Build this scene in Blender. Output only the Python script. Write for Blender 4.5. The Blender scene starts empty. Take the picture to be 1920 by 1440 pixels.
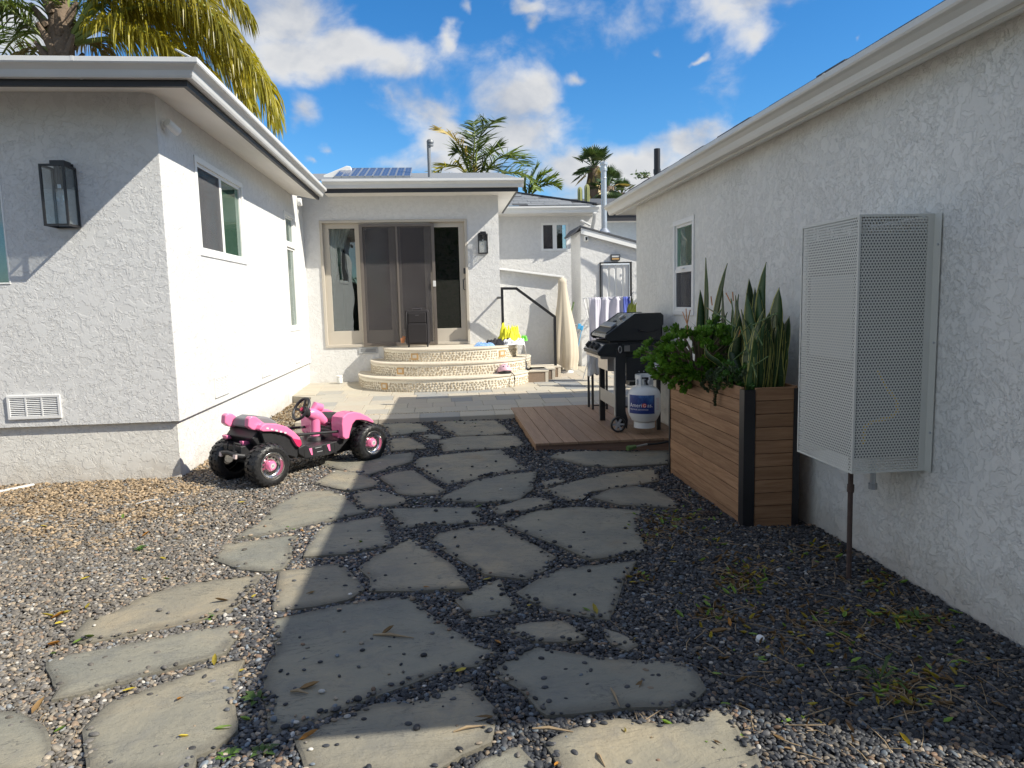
import bpy, bmesh, math, random
import numpy as np
from mathutils import Vector, Matrix, Euler, noise as mnoise
random.seed(11); np.random.seed(11)
C = bpy.context.scene.collection
SC = bpy.context.scene
PI = math.pi

# ------------------------------------------------------------------ camera
CAM_H = 1.45
FPX = 1331.3                       # focal length in pixels of a 1920 wide frame (24.96 mm on 36 mm)
def cam_axes(yaw, pitch, roll):
    cy, sy, cp, sp = math.cos(yaw), math.sin(yaw), math.cos(pitch), math.sin(pitch)
    f = Vector((sy*cp, cy*cp, sp)); r = Vector((cy, -sy, 0)); u = r.cross(f)
    cr, sr = math.cos(roll), math.sin(roll)
    return cr*r+sr*u, -sr*r+cr*u, f
CR, CU, CF = cam_axes(math.radians(5.531), math.radians(-6.528), math.radians(-1.389))
cam_data = bpy.data.cameras.new('camera'); cam = bpy.data.objects.new('camera', cam_data); C.objects.link(cam)
cam.matrix_world = Matrix(((CR.x, CU.x, -CF.x, 0), (CR.y, CU.y, -CF.y, 0), (CR.z, CU.z, -CF.z, CAM_H), (0, 0, 0, 1)))
cam_data.sensor_width = 36; cam_data.lens = FPX/1920*36; cam_data.clip_start = 0.05; cam_data.clip_end = 2000
SC.camera = cam
# points of the survey: a sight line met with a wall, floor or height of the place
def ray(px, py): return CR*((px-960)/FPX) - CU*((py-720)/FPX) + CF
EYE = Vector((0, 0, CAM_H))
def onz(px, py, z=0.0):
    d = ray(px, py); return EYE + d*((z-CAM_H)/d.z)
def onx(px, py, x):
    d = ray(px, py); return EYE + d*(x/d.x)
def ony(px, py, y):
    d = ray(px, py); return EYE + d*(y/d.y)

# ------------------------------------------------------------------ light
SUN_TO = Vector((1.0, -0.42, 0.905)).normalized()
sun_el = math.asin(SUN_TO.z); sun_az = math.atan2(SUN_TO.x, SUN_TO.y)
sl = bpy.data.lights.new('sun', 'SUN'); sl.energy = 5.0; sl.angle = math.radians(0.5); sl.color = (1.0, 0.94, 0.82)
so = bpy.data.objects.new('sun', sl); C.objects.link(so); so.location = (20, -8, 20)
so.rotation_euler = (-SUN_TO).to_track_quat('-Z', 'Y').to_euler()
SC.view_settings.view_transform = 'Standard'; SC.view_settings.look = 'None'
SC.view_settings.exposure = 0.46; SC.view_settings.gamma = 1.0; SC.view_settings.use_curve_mapping = False
SC.cycles.max_bounces = 8; SC.cycles.transparent_max_bounces = 16
SC.cycles.use_denoising = True

class G:
    """a thin wrapper for writing node trees"""
    def __init__(s, tree): s.t = tree; s.nodes = tree.nodes; s.links = tree.links
    def n(s, typ, props=None, **inp):
        nd = s.nodes.new(typ)
        for k, v in (props or {}).items(): setattr(nd, k, v)
        for k, v in inp.items():
            k2 = k.replace('_', ' ') if not k.startswith('i') or not k[1:].isdigit() else int(k[1:])
            s.put(nd.inputs[k2], v)
        return nd
    def put(s, sock, v):
        if isinstance(v, bpy.types.NodeSocket): s.links.new(v, sock)
        elif isinstance(v, bpy.types.Node): s.links.new(v.outputs[0], sock)
        else:
            if hasattr(sock.default_value, '__len__') and not hasattr(v, '__len__'): v = [v]*len(sock.default_value)
            if hasattr(sock.default_value, '__len__') and len(sock.default_value) == 4 and len(v) == 3: v = (*v, 1)
            sock.default_value = v
    def math(s, op, a, b=0.0, c=0.0, clamp=False):
        nd = s.nodes.new('ShaderNodeMath'); nd.operation = op; nd.use_clamp = clamp
        for i, v in enumerate((a, b, c)): s.put(nd.inputs[i], v)
        return nd.outputs[0]
    def vm(s, op, a, b=None):
        nd = s.nodes.new('ShaderNodeVectorMath'); nd.operation = op; s.put(nd.inputs[0], a)
        if b is not None: s.put(nd.inputs[1], b)
        return nd.outputs[1] if op in ('LENGTH', 'DOT_PRODUCT', 'DISTANCE') else nd.outputs[0]
    def noise(s, vec, scale, detail=4, rough=0.55, dist=0.0):
        nd = s.nodes.new('ShaderNodeTexNoise'); s.put(nd.inputs['Vector'], vec)
        nd.inputs['Scale'].default_value = scale; nd.inputs['Detail'].default_value = detail
        nd.inputs['Roughness'].default_value = rough; nd.inputs['Distortion'].default_value = dist
        return nd.outputs[0]
    def voro(s, vec, scale, feature='F1', rnd=1.0):
        nd = s.nodes.new('ShaderNodeTexVoronoi'); nd.feature = feature; s.put(nd.inputs['Vector'], vec)
        nd.inputs['Scale'].default_value = scale; nd.inputs['Randomness'].default_value = rnd
        return nd
    def step(s, v, lo, hi):
        nd = s.nodes.new('ShaderNodeMapRange'); nd.interpolation_type = 'SMOOTHSTEP'
        s.put(nd.inputs[0], v); s.put(nd.inputs[1], lo); s.put(nd.inputs[2], hi)
        nd.inputs[3].default_value = 0; nd.inputs[4].default_value = 1
        return nd.outputs[0]
    def mix(s, fac, a, b, blend='MIX'):
        nd = s.nodes.new('ShaderNodeMix'); nd.data_type = 'RGBA'; nd.blend_type = blend
        s.put(nd.inputs[0], fac); s.put(nd.inputs[6], a); s.put(nd.inputs[7], b)
        return nd.outputs[2]
    def ramp(s, v, stops):
        nd = s.nodes.new('ShaderNodeValToRGB'); s.put(nd.inputs[0], v)
        e = nd.color_ramp.elements
        while len(e) < len(stops): e.new(0.5)
        for el, (p, c) in zip(e, stops): el.position = p; el.color = (*c, 1)
        return nd.outputs[0]
    def scale(s, vec, sc):
        nd = s.nodes.new('ShaderNodeMapping'); s.put(nd.inputs[0], vec); nd.inputs[3].default_value = sc
        return nd.outputs[0]
    def bump(s, h, dist, strength=1.0, normal=None):
        nd = s.nodes.new('ShaderNodeBump'); s.put(nd.inputs['Height'], h)
        nd.inputs['Distance'].default_value = dist; nd.inputs['Strength'].default_value = strength
        if normal is not None: s.put(nd.inputs['Normal'], normal)
        return nd.outputs[0]

# ------------------------------------------------------------------ sky with clouds
W = bpy.data.worlds.new('World'); SC.world = W; W.use_nodes = True
g = G(W.node_tree); g.nodes.clear()
sky = g.n('ShaderNodeTexSky', dict(sky_type='NISHITA', sun_disc=False, sun_elevation=sun_el, sun_rotation=sun_az,
                                   air_density=1.0, dust_density=0.2, ozone_density=3.0, altitude=50))
hsv = g.n('ShaderNodeHueSaturation', None, Saturation=1.32, Value=1.0, Color=sky)
SKY_COL = g.mix(1.0, hsv.outputs[0], (0.80, 1.0, 1.10), 'MULTIPLY')
tc = g.n('ShaderNodeTexCoord')
dirv = g.vm('NORMALIZE', tc.outputs['Generated'])
sep = g.n('ShaderNodeSeparateXYZ', None, Vector=dirv)
az = g.math('ARCTAN2', sep.outputs[0], sep.outputs[1]); el = g.math('ARCSINE', sep.outputs[2])
comb = g.n('ShaderNodeCombineXYZ', None, X=az, Y=el, Z=0.0)
warp = g.n('ShaderNodeTexNoise', None, Vector=dirv, Scale=9.0, Detail=3.0)
wv = g.vm('SCALE', g.vm('SUBTRACT', warp.outputs['Color'], (0.5, 0.5, 0.5))); wv.node.inputs['Scale'].default_value = 0.07
warp2 = g.n('ShaderNodeTexNoise', None, Vector=dirv, Scale=26.0, Detail=4.0)
wv2 = g.vm('SCALE', g.vm('SUBTRACT', warp2.outputs['Color'], (0.5, 0.5, 0.5))); wv2.node.inputs['Scale'].default_value = 0.035
cvec = g.vm('ADD', g.vm('ADD', comb.outputs[0], wv), wv2)
BLOBS = [(520, 40, 130, 75), (430, 10, 120, 70), (620, 95, 110, 52), (720, 120, 100, 45), (785, 130, 50, 38), (560, 110, 90, 50),
         (570, 225, 50, 38), (632, 292, 32, 24), (592, 312, 18, 10), (735, 192, 46, 32), (790, 205, 75, 48), (850, 255, 70, 40),
         (960, 195, 75, 62), (1005, 185, 55, 55), (950, 255, 95, 50), (880, 305, 130, 30), (1010, 235, 45, 45),
         (842, 60, 26, 26), (872, 18, 20, 22), (985, 22, 36, 26), (1000, 50, 24, 22), (1085, 140, 34, 20), (1235, 100, 30, 20), (1296, 113, 26, 12),
         (1385, 15, 110, 48), (1412, 75, 50, 36), (1300, 262, 85, 36), (1210, 300, 85, 42), (1095, 315, 100, 45), (1180, 350, 150, 35),
         (1447, 190, 36, 16), (1610, 68, 14, 14), (40, 60, 110, 70), (-60, 30, 140, 90), (290, -90, 160, 60), (880, -120, 180, 60), (1750, -160, 180, 60)]
dmin = None
for bx, by, rx, ry in BLOBS:
    d = ray(bx, by).normalized(); k = 1.0/FPX
    cosr = 1.0/ray(bx, by).length
    mp = g.n('ShaderNodeMapping', dict(vector_type='TEXTURE'), Vector=cvec)
    mp.inputs[1].default_value = (math.atan2(d.x, d.y), math.asin(d.z), 0)
    mp.inputs[3].default_value = (rx*k*cosr**1.5*1.5, ry*k*cosr**1.5*1.45, 1)
    L = g.vm('LENGTH', mp.outputs[0])
    if rx < 52: L = g.math('ADD', L, 0.30)
    if dmin is None: dmin = L
    else: dmin = g.math('SMOOTH_MIN', dmin, L, 0.25)
# broken cumulus round the unseen rest of the sky, thickened to fill the shade
away = g.step(g.math('ABSOLUTE', g.math('SUBTRACT', az, 0.10)), 0.72, 0.95)
up = g.step(el, 0.62, 0.85)
gen = g.noise(g.scale(dirv, (1, 1, 2.0)), 2.6, 2, 0.5)
gden = g.math('MULTIPLY', g.math('MAXIMUM', away, up), g.math('MULTIPLY', g.math('SUBTRACT', gen, 0.41), 6.0))
base = g.math('MAXIMUM', g.math('SUBTRACT', 1.0, dmin), gden)
base = g.math('MINIMUM', g.math('MAXIMUM', base, -1.6), 0.72)
cv2 = g.scale(dirv, (1, 1, 1.5))
n1 = g.noise(cv2, 9.0, 9, 0.55, 0.25)
dens = g.math('ADD', g.math('MULTIPLY', base, 0.80), g.math('MULTIPLY', g.math('SUBTRACT', n1, 0.5), 1.75))
cover = g.step(dens, 0.02, 0.64)
sunoff = SUN_TO*0.030 + Vector((0, 0, 0.022))
n2 = g.noise(g.scale(g.vm('ADD', dirv, tuple(sunoff)), (1, 1, 1.5)), 9.0, 7, 0.53, 0.25)
lit = g.math('ADD', 0.66, g.math('MULTIPLY', g.math('SUBTRACT', n1, n2), 3.2), clamp=True)
thick = g.step(dens, 0.25, 1.0)
lit = g.math('SUBTRACT', lit, g.math('MULTIPLY', thick, 0.42), clamp=True)
ccol = g.mix(lit, (0.56, 0.605, 0.69), (0.98, 0.975, 0.96))
bg1 = g.n('ShaderNodeBackground', None, Color=SKY_COL, Strength=0.112)
bg2 = g.n('ShaderNodeBackground', None, Color=ccol, Strength=0.62)
ms = g.n('ShaderNodeMixShader', None, i0=g.math('MULTIPLY', cover, 0.97), i1=bg1, i2=bg2)
g.n('ShaderNodeOutputWorld', None, Surface=ms)
W.cycles.sampling_method = 'AUTOMATIC'

# ------------------------------------------------------------------ materials
MATS = {}
def newmat(name):
    m = bpy.data.materials.new(name); m.use_nodes = True
    gg = G(m.node_tree); b = gg.nodes['Principled BSDF']
    MATS[name] = m
    return m, gg, b
def plain(name, col, rough=0.5, metal=0.0, spec=0.5, var=0.12, scale=6.0, bump=0.0, bscale=60.0, coat=0.0):
    """one colour with a soft wear variation and a fine relief"""
    m, gg, b = newmat(name)
    oc = gg.n('ShaderNodeTexCoord').outputs['Object']
    nz = gg.noise(oc, scale, 5, 0.6)
    c = gg.mix(nz, tuple(x*(1-var) for x in col), tuple(min(1, x*(1+var)) for x in col))
    gg.put(b.inputs['Base Color'], c)
    r2 = gg.math('ADD', rough-0.06, gg.math('MULTIPLY', nz, 0.12)); gg.put(b.inputs['Roughness'], r2)
    b.inputs['Metallic'].default_value = metal; b.inputs['Specular IOR Level'].default_value = spec
    if coat: b.inputs['Coat Weight'].default_value = coat; b.inputs['Coat Roughness'].default_value = 0.1
    if bump: gg.put(b.inputs['Normal'], gg.bump(gg.noise(oc, bscale, 3), bump))
    return m

def stucco(name, col, amount, sc, dirt=0.06, dirtcol=(0.5, 0.48, 0.44)):
    """hand trowelled stucco: flat smears with torn edges over a rough base"""
    m, gg, b = newmat(name)
    oc = gg.n('ShaderNodeTexCoord').outputs['Object']
    w = gg.n('ShaderNodeTexNoise', None, Vector=oc, Scale=sc*0.7, Detail=3.0)
    v = gg.vm('ADD', oc, gg.vm('SCALE', gg.vm('SUBTRACT', w.outputs['Color'], (.5, .5, .5)))); 
    v.node.inputs[1].links[0].from_node.inputs['Scale'].default_value = 0.35/sc*3
    a1 = gg.noise(v, sc, 5, 0.62, 0.4); a2 = gg.noise(oc, sc*2.3, 5, 0.65, 0.8); a3 = gg.noise(oc, sc*12, 4, 0.6)
    big = gg.noise(oc, sc*0.14, 3, 0.5)
    t1 = gg.step(a1, 0.47, 0.515); t2 = gg.step(a2, 0.52, 0.57)
    rough_area = gg.step(big, 0.36, 0.56)
    h = gg.math('ADD', gg.math('MULTIPLY', t1, 0.62), gg.math('MULTIPLY', gg.math('MULTIPLY', t2, rough_area), 0.5))
    h = gg.math('ADD', h, gg.math('MULTIPLY', a3, 0.14))
    h = gg.math('ADD', h, gg.math('MULTIPLY', a1, 0.5))
    gg.put(b.inputs['Normal'], gg.bump(h, amount, 1.0))
    tone = gg.math('ADD', gg.math('MULTIPLY', t1, 0.5), gg.math('MULTIPLY', big, 0.5))
    c = gg.mix(tone, tuple(x*(1-dirt) for x in col), tuple(min(1, x*(1+dirt*0.4)) for x in col))
    stain = gg.step(gg.noise(gg.scale(oc, (1, 1, 0.22)), 2.2, 6, 0.68), 0.50, 0.80)
    c = gg.mix(gg.math('MULTIPLY', stain, 0.13), c, dirtcol)
    sp = gg.n('ShaderNodeSeparateXYZ', None, Vector=oc)
    splash = gg.step(gg.math('ADD', sp.outputs[2], gg.math('MULTIPLY', gg.math('SUBTRACT', gg.noise(oc, 5.0, 5, .65), .5), .45)), 0.26, -0.06)
    c = gg.mix(gg.math('MULTIPLY', splash, 0.42), c, (0.40, 0.33, 0.24))
    gg.put(b.inputs['Base Color'], c); b.inputs['Roughness'].default_value = 0.9; b.inputs['Specular IOR Level'].default_value = 0.2
    return m
stucco('stucco_house', (0.70, 0.697, 0.685), 0.0030, 13.0)
stucco('stucco_right', (0.80, 0.79, 0.74), 0.0034, 15.0, dirt=0.08, dirtcol=(0.52, 0.51, 0.46))
stucco('stucco_plinth', (0.74, 0.72, 0.67), 0.003, 14.0, dirt=0.06)
stucco('stucco_blue', (0.62, 0.68, 0.74), 0.003, 12)
plain('white_paint', (0.80, 0.80, 0.78), 0.45, var=0.05, scale=3)
plain('gutter_grey', (0.66, 0.66, 0.65), 0.35, metal=0.0, var=0.12, scale=3)
plain('gutter_cream', (0.70, 0.68, 0.62), 0.4, var=0.11, scale=3)
plain('soffit', (0.78, 0.75, 0.70), 0.8, var=0.05, scale=5)
plain('fascia_black', (0.028, 0.028, 0.032), 0.55, var=0.25, scale=30, bump=0.001)
plain('fascia_grey', (0.30, 0.30, 0.31), 0.6, var=0.15, scale=20)
plain('black_metal', (0.018, 0.018, 0.020), 0.38, var=0.2, scale=25)
plain('taupe', (0.50, 0.455, 0.385), 0.5, var=0.05, scale=4)
plain('bronze_frame', (0.17, 0.145, 0.125), 0.45, metal=0.3, var=0.12)
plain('galvanised', (0.52, 0.55, 0.58), 0.38, metal=0.75, var=0.16, scale=18)
plain('pipe_grey', (0.22, 0.235, 0.25), 0.5, metal=0.3, var=.15)
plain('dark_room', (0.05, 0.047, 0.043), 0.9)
plain('curtain', (0.78, 0.78, 0.74), 0.85, var=0.06)
plain('blind_white', (0.80, 0.83, 0.80), 0.7, var=0.04)
plain('vent_white', (0.76, 0.76, 0.75), 0.5, var=0.04)
plain('vent_dark', (0.03, 0.03, 0.03), 0.8)
plain('vent_grey', (0.40, 0.41, 0.42), 0.45, var=0.15)
plain('pvc', (0.72, 0.73, 0.72), 0.45, var=0.06)

def glass(name, tint, body, bodycol, rough=0.0, mirror=1.7):
    """window glass: a clear mirror at grazing angles, tinted see-through otherwise"""
    m, gg, b = newmat(name); gg.nodes.remove(b)
    out = [n for n in gg.nodes if n.type == 'OUTPUT_MATERIAL'][0]
    oc = gg.n('ShaderNodeTexCoord').outputs['Object']
    nrm = gg.bump(gg.noise(oc, 1.6, 2), 0.0025)
    tr = gg.n('ShaderNodeBsdfTransparent', None, Color=tint)
    df = gg.n('ShaderNodeBsdfDiffuse', None, Color=bodycol)
    gl = gg.n('ShaderNodeBsdfGlossy', None, Color=(0.95, 1, 1), Roughness=rough, Normal=nrm)
    fr = gg.n('ShaderNodeFresnel', None, IOR=1.62, Normal=nrm)
    f2 = gg.math('ADD', gg.math('MULTIPLY', fr.outputs[0], mirror), 0.02 if mirror > 1 else 0.0, clamp=True)
    a = gg.n('ShaderNodeMixShader', None, i0=body, i1=tr, i2=df)
    mm = gg.n('ShaderNodeMixShader', None, i0=f2, i1=a, i2=gl)
    gg.put(out.inputs[0], mm.outputs[0])
    return m
glass('glass_green', (0.42, 0.74, 0.56), 0.20, (0.20, 0.42, 0.29), mirror=1.0)
glass('glass_pale', (0.62, 0.74, 0.66), 0.25, (0.26, 0.34, 0.28), mirror=0.9)
glass('glass_dark', (0.80, 0.83, 0.82), 0.02, (0.02, 0.025, 0.03))
glass('glass_clear', (0.95, 0.96, 0.96), 0.02, (0.5, 0.5, 0.5), mirror=0.45)
def screen(name, col, cover):
    m, gg, b = newmat(name); gg.nodes.remove(b)
    out = [n for n in gg.nodes if n.type == 'OUTPUT_MATERIAL'][0]
    oc = gg.n('ShaderNodeTexCoord').outputs['Object']
    nz = gg.noise(oc, 3.0, 4)
    tr = gg.n('ShaderNodeBsdfTransparent'); df = gg.n('ShaderNodeBsdfDiffuse', None, Color=gg.mix(nz, tuple(x*.8 for x in col), tuple(x*1.2 for x in col)))
    mm = gg.n('ShaderNodeMixShader', None, i0=gg.math('ADD', cover-.08, gg.math('MULTIPLY', nz, .16)), i1=tr, i2=df)
    gg.put(out.inputs[0], mm.outputs[0]); return m
screen('insect_screen', (0.095, 0.088, 0.090), 0.50)
screen('insect_screen_light', (0.13, 0.13, 0.14), 0.50)

def flagstone_mat():
    m, gg, b = newmat('bluestone')
    oc = gg.n('ShaderNodeTexCoord').outputs['Object']; oi = gg.n('ShaderNodeObjectInfo')
    off = gg.n('ShaderNodeCombineXYZ', None, X=gg.math('MULTIPLY', oi.outputs['Random'], 37.0), Y=gg.math('MULTIPLY', oi.outputs['Random'], 91.0), Z=0.0)
    v = gg.vm('ADD', oc, off)
    big = gg.noise(v, 1.6, 4, 0.6); fine = gg.noise(v, 30, 6, 0.7); mid = gg.noise(v, 7, 5, 0.6, 0.5)
    col = gg.ramp(big, [(0.30, (0.212, 0.206, 0.176)), (0.5, (0.278, 0.258, 0.206)), (0.68, (0.352, 0.304, 0.222))])
    tone = gg.ramp(oi.outputs['Random'], [(0.0, (0.74, 0.79, 0.83)), (0.3, (0.95, 0.96, 0.93)), (0.55, (0.98, 0.94, 0.88)), (0.8, (0.86, 0.90, 0.92)), (1.0, (1.12, 1.06, 0.97))])
    col = gg.mix(1.0, col, tone, 'MULTIPLY')
    col = gg.mix(gg.math('MULTIPLY', gg.step(mid, 0.45, 0.7), 0.45), col, (0.16, 0.16, 0.15))
    rust = gg.step(gg.noise(v, 2.3, 3, 0.6), 0.60, 0.75); col = gg.mix(gg.math('MULTIPLY', rust, 0.35), col, (0.25, 0.175, 0.10))
    scuff = gg.step(gg.noise(gg.scale(v, (1, 3, 1)), 5, 8, 0.75), 0.66, 0.74); col = gg.mix(gg.math('MULTIPLY', scuff, 0.30), col, (0.42, 0.41, 0.38))
    col = gg.mix(gg.math('MULTIPLY', gg.step(fine, 0.55, 0.75), 0.25), col, (0.30, 0.29, 0.26))
    # cleft layers: thin split steps across the face
    cv = gg.scale(v, (0.55, 1.5, 1)); lay = gg.noise(cv, 2.6, 7, 0.62, 0.6)
    st = gg.n('ShaderNodeMath', dict(operation='SNAP')); gg.put(st.inputs[0], lay); st.inputs[1].default_value = 0.062
    stp = gg.math('ADD', gg.math('MULTIPLY', st.outputs[0], 1.0), gg.math('MULTIPLY', lay, 0.35))
    hh = gg.math('ADD', stp, gg.math('MULTIPLY', fine, 0.12))
    ed = gg.n('ShaderNodeAttribute', dict(attribute_name='edge')); em = gg.math('MULTIPLY', ed.outputs['Fac'], gg.step(gg.math('ADD', gg.noise(v, 6.0, 5, 0.7), gg.math('MULTIPLY', ed.outputs['Fac'], .18)), .42, .66))
    col = gg.mix(gg.math('MULTIPLY', em, 0.62), col, (0.115, 0.105, 0.085))
    # dark lines at the foot of each split: crease shade put into the colour
    fr_ = gg.math('FRACT', gg.math('DIVIDE', lay, 0.062)); line = gg.math('MULTIPLY', gg.step(gg.math('ABSOLUTE', gg.math('SUBTRACT', fr_, 0.5)), 0.42, 0.5), gg.step(gg.noise(v, 3.1, 3), 0.48, 0.62))
    col = gg.mix(gg.math('MULTIPLY', line, 0.80), col, (0.10, 0.10, 0.095))
    gg.put(b.inputs['Base Color'], col); b.inputs['Roughness'].default_value = 0.74; b.inputs['Specular IOR Level'].default_value = 0.3
    gg.put(b.inputs['Normal'], gg.bump(hh, 0.045, 1.0))
flagstone_mat()

def pebble_mat():
    m, gg, b = newmat('pebble')
    at = gg.n('ShaderNodeAttribute', dict(attribute_type='INSTANCER', attribute_name='tint'))
    oc = gg.n('ShaderNodeTexCoord').outputs['Object']
    nz = gg.noise(oc, 3.0, 4, 0.6)
    c = gg.mix(1.0, at.outputs['Color'], gg.ramp(nz, [(0.3, (0.75, 0.75, 0.75)), (0.7, (1.25, 1.25, 1.25))]), 'MULTIPLY')
    gg.put(b.inputs['Base Color'], c); b.inputs['Roughness'].default_value = 0.55; b.inputs['Specular IOR Level'].default_value = 0.3
pebble_mat()
def ground_mat():
    m, gg, b = newmat('gravel_bed')
    oc = gg.n('ShaderNodeTexCoord').outputs['Object']
    vo = gg.voro(oc, 75.0); sepc = gg.n('ShaderNodeSeparateColor', None, Color=vo.outputs['Color'])
    col = gg.ramp(sepc.outputs[0], [(0.0, (0.03, 0.032, 0.036)), (0.55, (0.07, 0.07, 0.075)), (0.8, (0.14, 0.125, 0.11)), (1.0, (0.22, 0.19, 0.15))])
    sp = gg.n('ShaderNodeSeparateXYZ', None, Vector=oc)
    wob = gg.math('MULTIPLY', gg.math('SUBTRACT', gg.noise(oc, 1.3, 4), 0.5), 2.2)
    soil = gg.math('MULTIPLY', gg.step(gg.math('ADD', gg.math('SUBTRACT', sp.outputs[1], 5.0), wob), -0.5, 0.8), gg.step(gg.math('ADD', sp.outputs[0], wob), -1.6, -2.2))
    dirt = gg.ramp(gg.noise(oc, 14, 6, 0.7), [(0.3, (0.13, 0.085, 0.05)), (0.6, (0.24, 0.175, 0.11)), (0.8, (0.33, 0.26, 0.18))])
    col = gg.mix(soil, col, dirt)
    gg.put(b.inputs['Base Color'], col); b.inputs['Roughness'].default_value = 0.85
    gg.put(b.inputs['Normal'], gg.bump(gg.math('SUBTRACT', 1.0, vo.outputs['Distance']), 0.008))
ground_mat()

def tile_mat():
    m, gg, b = newmat('slate_tile')
    oc = gg.n('ShaderNodeTexCoord').outputs['Object']; oi = gg.n('ShaderNodeObjectInfo')
    off = gg.n('ShaderNodeCombineXYZ', None, X=gg.math('MULTIPLY', oi.outputs['Random'], 51.0), Y=gg.math('MULTIPLY', oi.outputs['Random'], 23.0), Z=0.0)
    v = gg.vm('ADD', oc, off)
    base = gg.ramp(oi.outputs['Random'], [(0.0, (0.47, 0.43, 0.345)), (0.28, (0.52, 0.46, 0.345)), (0.52, (0.42, 0.39, 0.325)), (0.72, (0.50, 0.43, 0.33)), (0.88, (0.33, 0.325, 0.295)), (0.985, (0.20, 0.225, 0.25))])
    band = gg.noise(gg.scale(v, (1.0, 4.0, 1)), 3.0, 5, 0.6, 0.6)
    col = gg.mix(gg.math('MULTIPLY', gg.step(band, 0.5, 0.72), 0.45), base, (0.44, 0.31, 0.19))
    col = gg.mix(gg.math('MULTIPLY', gg.noise(v, 22, 5, 0.7), 0.4), col, (0.34, 0.33, 0.31))
    gg.put(b.inputs['Base Color'], col); b.inputs['Roughness'].default_value = 0.7
    gg.put(b.inputs['Normal'], gg.bump(gg.noise(gg.scale(v, (1, 2.5, 1)), 6, 6, 0.65), 0.008))
tile_mat()
plain('grout', (0.40, 0.37, 0.31), 0.9, bump=0.002)
plain('step_tread', (0.60, 0.54, 0.44), 0.75, var=0.14, scale=9, bump=0.003, bscale=30)
plain('step_grout', (0.74, 0.69, 0.58), 0.9, var=0.1, bump=0.002)
def mosaic():
    m, gg, b = newmat('riser_pebble')
    oc = gg.n('ShaderNodeTexCoord').outputs['Object']
    vo = gg.voro(oc, 26.0); sc_ = gg.n('ShaderNodeSeparateColor', None, Color=vo.outputs['Color'])
    col = gg.ramp(sc_.outputs[0], [(0.0, (0.36, 0.30, 0.215)), (0.35, (0.46, 0.39, 0.285)), (0.6, (0.54, 0.47, 0.36)), (0.8, (0.40, 0.36, 0.29)), (1.0, (0.55, 0.45, 0.30))])
    gg.put(b.inputs['Base Color'], col); b.inputs['Roughness'].default_value = 0.6
mosaic()
def wood(name, dark, light, axis, ringscale=16.0, knots=True, rough=0.65):
    m, gg, b = newmat(name)
    oc = gg.n('ShaderNodeTexCoord').outputs['Object']; oi = gg.n('ShaderNodeObjectInfo')
    off = gg.n('ShaderNodeCombineXYZ', None, X=gg.math('MULTIPLY', oi.outputs['Random'], 17.0), Y=gg.math('MULTIPLY', oi.outputs['Random'], 43.0), Z=gg.math('MULTIPLY', oi.outputs['Random'], 29.0))
    v = gg.vm('ADD', oc, off)
    st = {'x': (0.06, 1, 1), 'y': (1, 0.06, 1), 'z': (1, 1, 0.06)}[axis]
    gr = gg.noise(gg.scale(v, st), ringscale*2.2, 6, 0.65, 0.5); fine = gg.noise(gg.scale(v, st), ringscale*9, 3, 0.6)
    k = {'x': (0.4, 1, 1), 'y': (1, 0.4, 1), 'z': (1, 1, 0.4)}[axis]
    t = gg.math('ADD', gg.math('MULTIPLY', gr, 0.8), gg.math('MULTIPLY', fine, 0.2))
    col = gg.mix(gg.step(t, 0.32, 0.68), dark, light)
    tone = gg.math('ADD', 0.86, gg.math('MULTIPLY', oi.outputs['Random'], 0.28))
    cc = gg.n('ShaderNodeCombineColor', None, Red=tone, Green=tone, Blue=tone)
    col = gg.mix(1.0, col, cc.outputs[0], 'MULTIPLY')
    if knots:
        vo = gg.voro(gg.scale(v, k), 4.2)
        kn = gg.step(vo.outputs['Distance'], 0.085, 0.03)
        col = gg.mix(gg.math('MULTIPLY', kn, 0.75), col, tuple(x*0.35 for x in dark))
    gg.put(b.inputs['Base Color'], col); b.inputs['Roughness'].default_value = rough; b.inputs['Specular IOR Level'].default_value = 0.25
    gg.put(b.inputs['Normal'], gg.bump(t, 0.0018))
wood('planter_wood', (0.255, 0.135, 0.070), (0.42, 0.245, 0.135), 'y')
wood('planter_wood_end', (0.25, 0.132, 0.068), (0.39, 0.225, 0.122), 'x')
wood('deck_board', (0.265, 0.162, 0.098), (0.365, 0.232, 0.148), 'y', 20, knots=False, rough=0.6)
wood('deck_fascia', (0.200, 0.115, 0.078), (0.270, 0.165, 0.115), 'x', 20, knots=False, rough=0.6)
plain('soil', (0.04, 0.03, 0.02), 0.95, var=0.4, scale=30, bump=0.01, bscale=40)
plain('shingle_grey', (0.21, 0.225, 0.245), 0.85, var=0.25, scale=40, bump=0.003, bscale=120)
plain('shingle_dark', (0.085, 0.09, 0.10), 0.85, var=0.25, scale=40, bump=0.003, bscale=120)
plain('roof_deck', (0.10, 0.10, 0.105), 0.9)

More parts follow.
